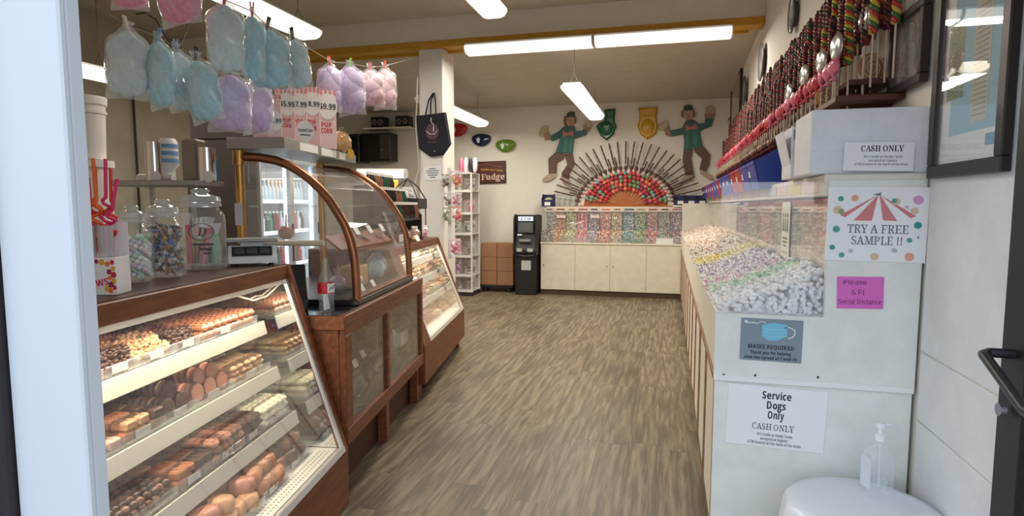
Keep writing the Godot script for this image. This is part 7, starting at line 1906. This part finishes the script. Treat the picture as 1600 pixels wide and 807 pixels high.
func popcorn() -> void:
	var zs := 1.8655
	var stripe := rgb(226, 150, 150)
	# [px left, px right, y top, z, price]
	var B := [[401, 418, 153, -3.16, "", "pink and white popcorn box without a price, at the near end of the steel shelf"], [417, 437, 150, -3.22, "$4.99", "pink popcorn box with a $4.99 price disc"], [436, 458, 141, -3.36, "$5.95", "pink popcorn box with a $5.95 price disc"], [455, 477, 140, -3.5, "$7.99", "striped popcorn box with a $7.99 price disc"], [475, 497, 138, -3.62, "$8.99", "striped popcorn box with a price disc, behind the caramel corn sign"], [497, 522, 142, -3.8, "$9.99", "tallest popcorn box, with a $9.99 price disc and large red lettering"]]
	var red := mt("pop_red", rgb(196, 40, 60), 0.5)
	for i in B.size():
		var d: Array = B[i]
		var a := l_z(d[0], 222, d[3])
		var b := l_z(d[1], 222, d[3])
		var w := (b.x - a.x) * 1.18
		var h: float = l_z(d[0], d[2], d[3]).y - zs
		var o := thing("popcorn_box", d[5], "popcorn box", LT((a.x + b.x) / 2, zs, d[3], 0.62), "popcorn boxes on the steel shelf")
		part(o, "carton", bx(Vector3(0, h * 0.46, 0), Vector3(w, h * 0.92, 0.05), 0.003), mt("pop_pink%d" % (i % 2), [rgb(232, 196, 194), rgb(236, 210, 206)][i % 2], 0.5))
		var sp := 9
		for k in sp:
			if k % 2 == 0: part(o, "stripe", bx(Vector3(-w / 2 + w * (k + 0.5) / sp, h * 0.95, 0.0), Vector3(w / sp, h * 0.12, 0.046)), mt("pop_stripe", stripe, 0.5))
		part(o, "top_edge", bx(Vector3(0, h * 0.945, 0), Vector3(w * 0.99, h * 0.11, 0.042)), mt("pop_white", rgb(238, 226, 222), 0.5))
		var ly := h * (0.5 if i < 2 else 0.36)
		fit(text(o, "POP", h * 0.085, red, Vector3(0, ly + h * 0.05, 0.0255)), w * 0.5)
		fit(text(o, "CORN", h * 0.085, red, Vector3(0, ly - h * 0.05, 0.0255)), w * 0.55)
		if d[4] != "":
			var py := h * (0.42 if i == 1 else 0.72)
			var disc := part(o, "price_disc", mb().at(Transform3D(Basis(), Vector3(w * 0.08, py, 0.0))).disc(w * 0.48, 0.027, 0.0285, 22, 1.35).m(), mt("disc_white", rgb(240, 240, 236), 0.5))
			fit(text(disc, d[4], w * 0.3, mt("ink", rgb(38, 38, 42), 0.6), Vector3(w * 0.08, py, 0.0292), false, true), w * 0.8)
	var cp := l_z(476, 206, -3.48)
	var s := thing("caramel_sign", "round white caramel corn card leaning before the popcorn boxes", "sign", Transform3D(LB * Basis(Vector3.UP, 0.62), L(cp.x + 0.02, cp.y, -3.44)))
	part(s, "card", mb().disc(0.052, 0, 0.003, 24, 1.15).m(), mt("disc_white"))
	fit(text(s, "Caramel Corn", 0.02, mt("ink"), Vector3(0, 0.004, 0.0036)), 0.085)
	part(s, "print_bar", bx(Vector3(0, -0.024, 0.0034), Vector3(0.06, 0.006, 0.001)), mt("ink"))
	part(s, "foot", bx(Vector3(0, -0.07, 0.004), Vector3(0.02, cp.y - zs - 0.025, 0.003)), mt("disc_white"))
	# caramel corn ball with a tag
	var q := l_z(533, 236, -4.02)
	var fn := FastNoiseLite.new(); fn.seed = 12; fn.frequency = 3.2
	var o := thing("caramel_corn_bag", "clear bag of golden caramel corn with a round yellow tag on the steel shelf's end", "bag", LT(q.x, zs, -4.02, 0.6))
	part(o, "popcorn", mb().ell(Vector3(0, 0.068, 0), Vector3(0.066, 0.068, 0.06), 26, 18, 0.22, fn).m(), noisy("caramel_corn", rgb(196, 120, 40), rgb(246, 212, 150), Vector3(9, 9, 9), 0.45, null, 0.03, 71))
	part(o, "film", mb().lathe([Vector2(0.03, 0.001), Vector2(0.07, 0.03), Vector2(0.074, 0.07), Vector2(0.05, 0.125), Vector2(0.012, 0.14), Vector2(0.022, 0.17)], 18).m(), glass("clear_acrylic", 0.05))
	part(o, "tag", mb().at(Transform3D(Basis(Vector3.BACK, 0.1), Vector3(0.05, -0.015, 0.066))).disc(0.022, 0, 0.003, 18, 1.6).m(), mt("tag_yellow", rgb(222, 176, 40), 0.4))

# ------------------------------------------------------------------ cotton candy on its lines
func cotton_candy() -> void:
	var film := glass("bag_film", 0.2, rgb(244, 247, 248), 0.08)
	var cols := {"blue": [rgb(158, 210, 224), rgb(186, 224, 234)], "grey blue": [rgb(196, 220, 228), rgb(214, 230, 236)], "purple": [rgb(206, 182, 224), rgb(224, 206, 236)], "pink": [rgb(232, 142, 172), rgb(240, 176, 196)], "rose": [rgb(222, 178, 190), rgb(236, 204, 210)], "violet": [rgb(196, 172, 220), rgb(222, 204, 236)]}
	# [x0, y0, x1, y1, depth, colour, tilt, label]
	var B := [
		[168, 44, 229, 152, 2.45, "grey blue", 0.05, "leftmost blue bag of cotton candy on the lower line"],
		[221, 62, 272, 168, 2.5, "blue", -0.05, "second blue bag of cotton candy from the left on the lower line"],
		[252, 78, 298, 172, 2.62, "grey blue", -0.12, "blue bag of cotton candy wedged third on the lower line"],
		[277, 92, 335, 190, 2.55, "blue", -0.2, "fourth blue bag of cotton candy on the lower line"],
		[322, 4, 379, 112, 2.5, "grey blue", 0.0, "large pale blue bag of cotton candy, first on the upper line"],
		[372, 22, 416, 124, 2.62, "blue", 0.0, "second blue bag of cotton candy on the upper line"],
		[384, 44, 450, 138, 2.72, "blue", -0.05, "third blue bag of cotton candy on the upper line"],
		[436, 60, 478, 138, 2.82, "grey blue", -0.16, "last blue bag of cotton candy on the upper line"],
		[328, 114, 392, 205, 2.75, "purple", 0.04, "purple bag of cotton candy at the near end beside the popcorn boxes"],
		[372, 126, 428, 208, 2.95, "purple", 0.0, "purple bag of cotton candy partly behind another beside the popcorn boxes"],
		[170, -70, 228, 12, 2.4, "pink", 0.0, "pink bag of cotton candy cut off by the top edge, the smaller bit"],
		[234, -70, 306, 36, 2.4, "pink", -0.12, "pink bag of cotton candy cut off by the top edge, the larger bit"],
		[496, 100, 535, 172, 3.9, "violet", 0.05, "purple bag of cotton candy on the far line, first of four"],
		[522, 102, 570, 178, 4.0, "violet", -0.05, "purple bag of cotton candy on the far line, second of four"],
		[556, 108, 600, 165, 4.15, "rose", 0.0, "rose bag of cotton candy on the far line, third of four"],
		[582, 106, 620, 170, 4.3, "rose", 0.0, "rose bag of cotton candy on the far line, last of four"]]
	var pins := [[rgb(206, 196, 170), "pale wood"], [rgb(100, 150, 200), "blue"], [rgb(110, 160, 206), "light blue"], [rgb(30, 28, 30), "black"], [rgb(206, 50, 70), "red"], [rgb(216, 60, 110), "pink"], [rgb(50, 48, 52), "dark grey"], [rgb(60, 56, 56), "grey"], [rgb(40, 38, 40), "black"], [rgb(200, 200, 196), "white"], [rgb(36, 34, 60), "navy"], [rgb(206, 60, 90), "red"], [rgb(236, 84, 50), "orange"], [rgb(110, 180, 50), "green"], [rgb(206, 60, 100), "pink"], [rgb(226, 84, 60), "orange"]]
	var fl := noisy("candy_floss_base", Color.WHITE, Color.WHITE, Vector3(1, 1, 1))
	for i in B.size():
		var d: Array = B[i]
		var dep: float = d[4]
		var ctr := on_d((d[0] + d[2]) / 2.0, d[1], dep)
		var w: float = (d[2] - d[0]) * dep / F
		var h: float = (d[3] - d[1]) * dep / F
		var fn := FastNoiseLite.new(); fn.seed = 30 + i; fn.frequency = 1.1; fn.fractal_octaves = 2
		var turn := Basis(Vector3.UP, deg_to_rad(14.75) + [0.2, -0.3, 0.1, -0.2][i % 4]) * Basis(Vector3.BACK, -d[6])
		var o := thing("cotton_candy_bag", d[7], "cotton candy", Transform3D(turn, ctr), "bags of %s cotton candy on the lines" % d[5])
		# film: flat gathered at the top, square corners at the bottom
		var g := []
		for r in 15:
			var t := r / 14.0
			var wide := lerpf(0.16, 0.5, smoothstep(0.0, 0.2, t)) * (1.0 - 0.05 * smoothstep(0.7, 0.9, t))
			var thick := 0.34 * sin(PI * clampf(t * 0.94 + 0.03, 0, 1)) + 0.015
			if t > 0.9: thick *= (1.0 - t) * 8.0 + 0.1; wide = 0.5
			var row := []
			for j in 32:
				var a := TAU * j / 32.0
				var crease := 1.0 + 0.09 * fn.get_noise_3d(cos(a) * 3.0, t * 4.0, sin(a) * 3.0) + 0.03 * sin(a * 9.0 + t * 5.0) * (1.0 - t)
				var sag := -0.05 * absf(cos(a)) * smoothstep(0.85, 1.0, t)
				row.append(Vector3(cos(a) * w * wide * crease, -h * (t - sag * 0.6), sin(a) * w * thick * crease))
			g.append(row)
		part(o, "film", mb().grid(g, Vector3(0, -h * 0.5, 0), true).m(), film)
		var k: Array = cols[d[5]]
		var m := noisy("floss_" + d[5], k[0], k[1], Vector3(7, 7, 7), 0.95, null, 0.012, 72)
		m.rim_enabled = true; m.rim = 0.4
		var f2 := FastNoiseLite.new(); f2.seed = 50 + i; f2.frequency = 2.2; f2.fractal_octaves = 4
		var fluff := mb()
		for q in [[-0.14, 0.33, 0.32], [0.15, 0.35, 0.31], [-0.13, 0.67, 0.34], [0.14, 0.69, 0.33], [0.0, 0.5, 0.4], [0.0, 0.22, 0.25], [-0.22, 0.8, 0.22], [0.22, 0.8, 0.22], [0.0, 0.8, 0.26]]:
			fluff.ell(Vector3(q[0] * w, -h * q[1], 0), Vector3(q[2] * w * 1.02, q[2] * h * 0.74, q[2] * w * 0.85), 22, 15, 0.045, f2)
		part(o, "floss", fluff.m(), m)
		part(o, "twist_tie", mb().tube([Vector3(0, 0, 0), Vector3(0, 0.012, 0), Vector3(0.006, 0.03, 0)], [w * 0.12, w * 0.1, w * 0.16], 9, false).m(), film)
		var pin := pins[i] as Array
		var cp := thing("clothespin", "%s clothespin clipping %s" % [pin[1], d[7].replace(" of cotton candy", "").split(",")[0].replace("leftmost", "the leftmost") if not d[7].begins_with("l") else "the " + d[7].replace(" of cotton candy", "").split(",")[0]], "clothespin", Transform3D(Basis(Vector3.UP, 0.4 + i) * Basis(Vector3.BACK, [0.2, -0.25, -0.3, 0.1][i % 4]), ctr + Vector3(0, 0.004, 0)), "")
		var pmat := mt("pin_%d" % i, pin[0], 0.45)
		for s in [-1, 1]:
			part(cp, "jaw", mb().at(Transform3D(Basis(Vector3.RIGHT, s * 0.1), Vector3(0, 0.016, s * 0.004))).box(Vector3(), Vector3(0.011, 0.062, 0.006), 0.0015).m(), pmat)
		part(cp, "spring", mb().tube([Vector3(-0.008, 0.022, 0), Vector3(0.008, 0.022, 0)], 0.004, 8).m(), mt("spring_metal", rgb(150, 148, 140), 0.3, 0.8))
	# the lines
	var twine := mt("line_grey", rgb(150, 142, 124), 0.7)
	var runs := [[[[100, -30, 2.4], [150, 14, 2.42], [198, 44, 2.45], [246, 62, 2.5], [275, 78, 2.62], [306, 92, 2.55], [360, 116, 2.75], [400, 126, 2.95], [440, 140, 3.2]], "pale line carrying the lower row of blue bags"], [[[220, -90, 2.4], [270, -70, 2.4], [350, 4, 2.5], [394, 22, 2.62], [417, 44, 2.72], [457, 60, 2.82], [484, 80, 3.2], [505, 92, 3.6], [516, 100, 3.9], [546, 102, 4.0], [578, 108, 4.15], [601, 106, 4.3], [648, 92, 6.7]], "dark line carrying the upper blue bags and the far purple ones"], [[[90, -110, 2.4], [199, -70, 2.4], [270, -70, 2.4]], "short line above the pink bags"]]
	for r in runs:
		var pts := []
		for p in r[0]: pts.append(on_d(p[0], p[1], p[2]) + Vector3(0, 0.012, 0))
		single("hanging_line", mb().tube(pts, 0.0022, 5).m(), twine, r[1], "line")
	var wire := mt("wire_dark", rgb(46, 38, 32), 0.6)
	var ws := [[[[212, 22, 2.7], [226, 20, 2.7], [243, 30, 2.7], [258, 55, 2.7], [272, 75, 2.7], [288, 92, 2.68]], "black wire curling down to the lower row of blue bags"], [[[302, 20, 3.0], [292, 45, 2.9], [282, 72, 2.8]], "short black wire behind the blue bags"]]
	for r in ws:
		var pts := []
		for p in r[0]: pts.append(on_d(p[0], p[1], p[2]))
		single("dark_wire", mb().tube(pts, 0.0035, 6).m(), wire, r[1], "wire")
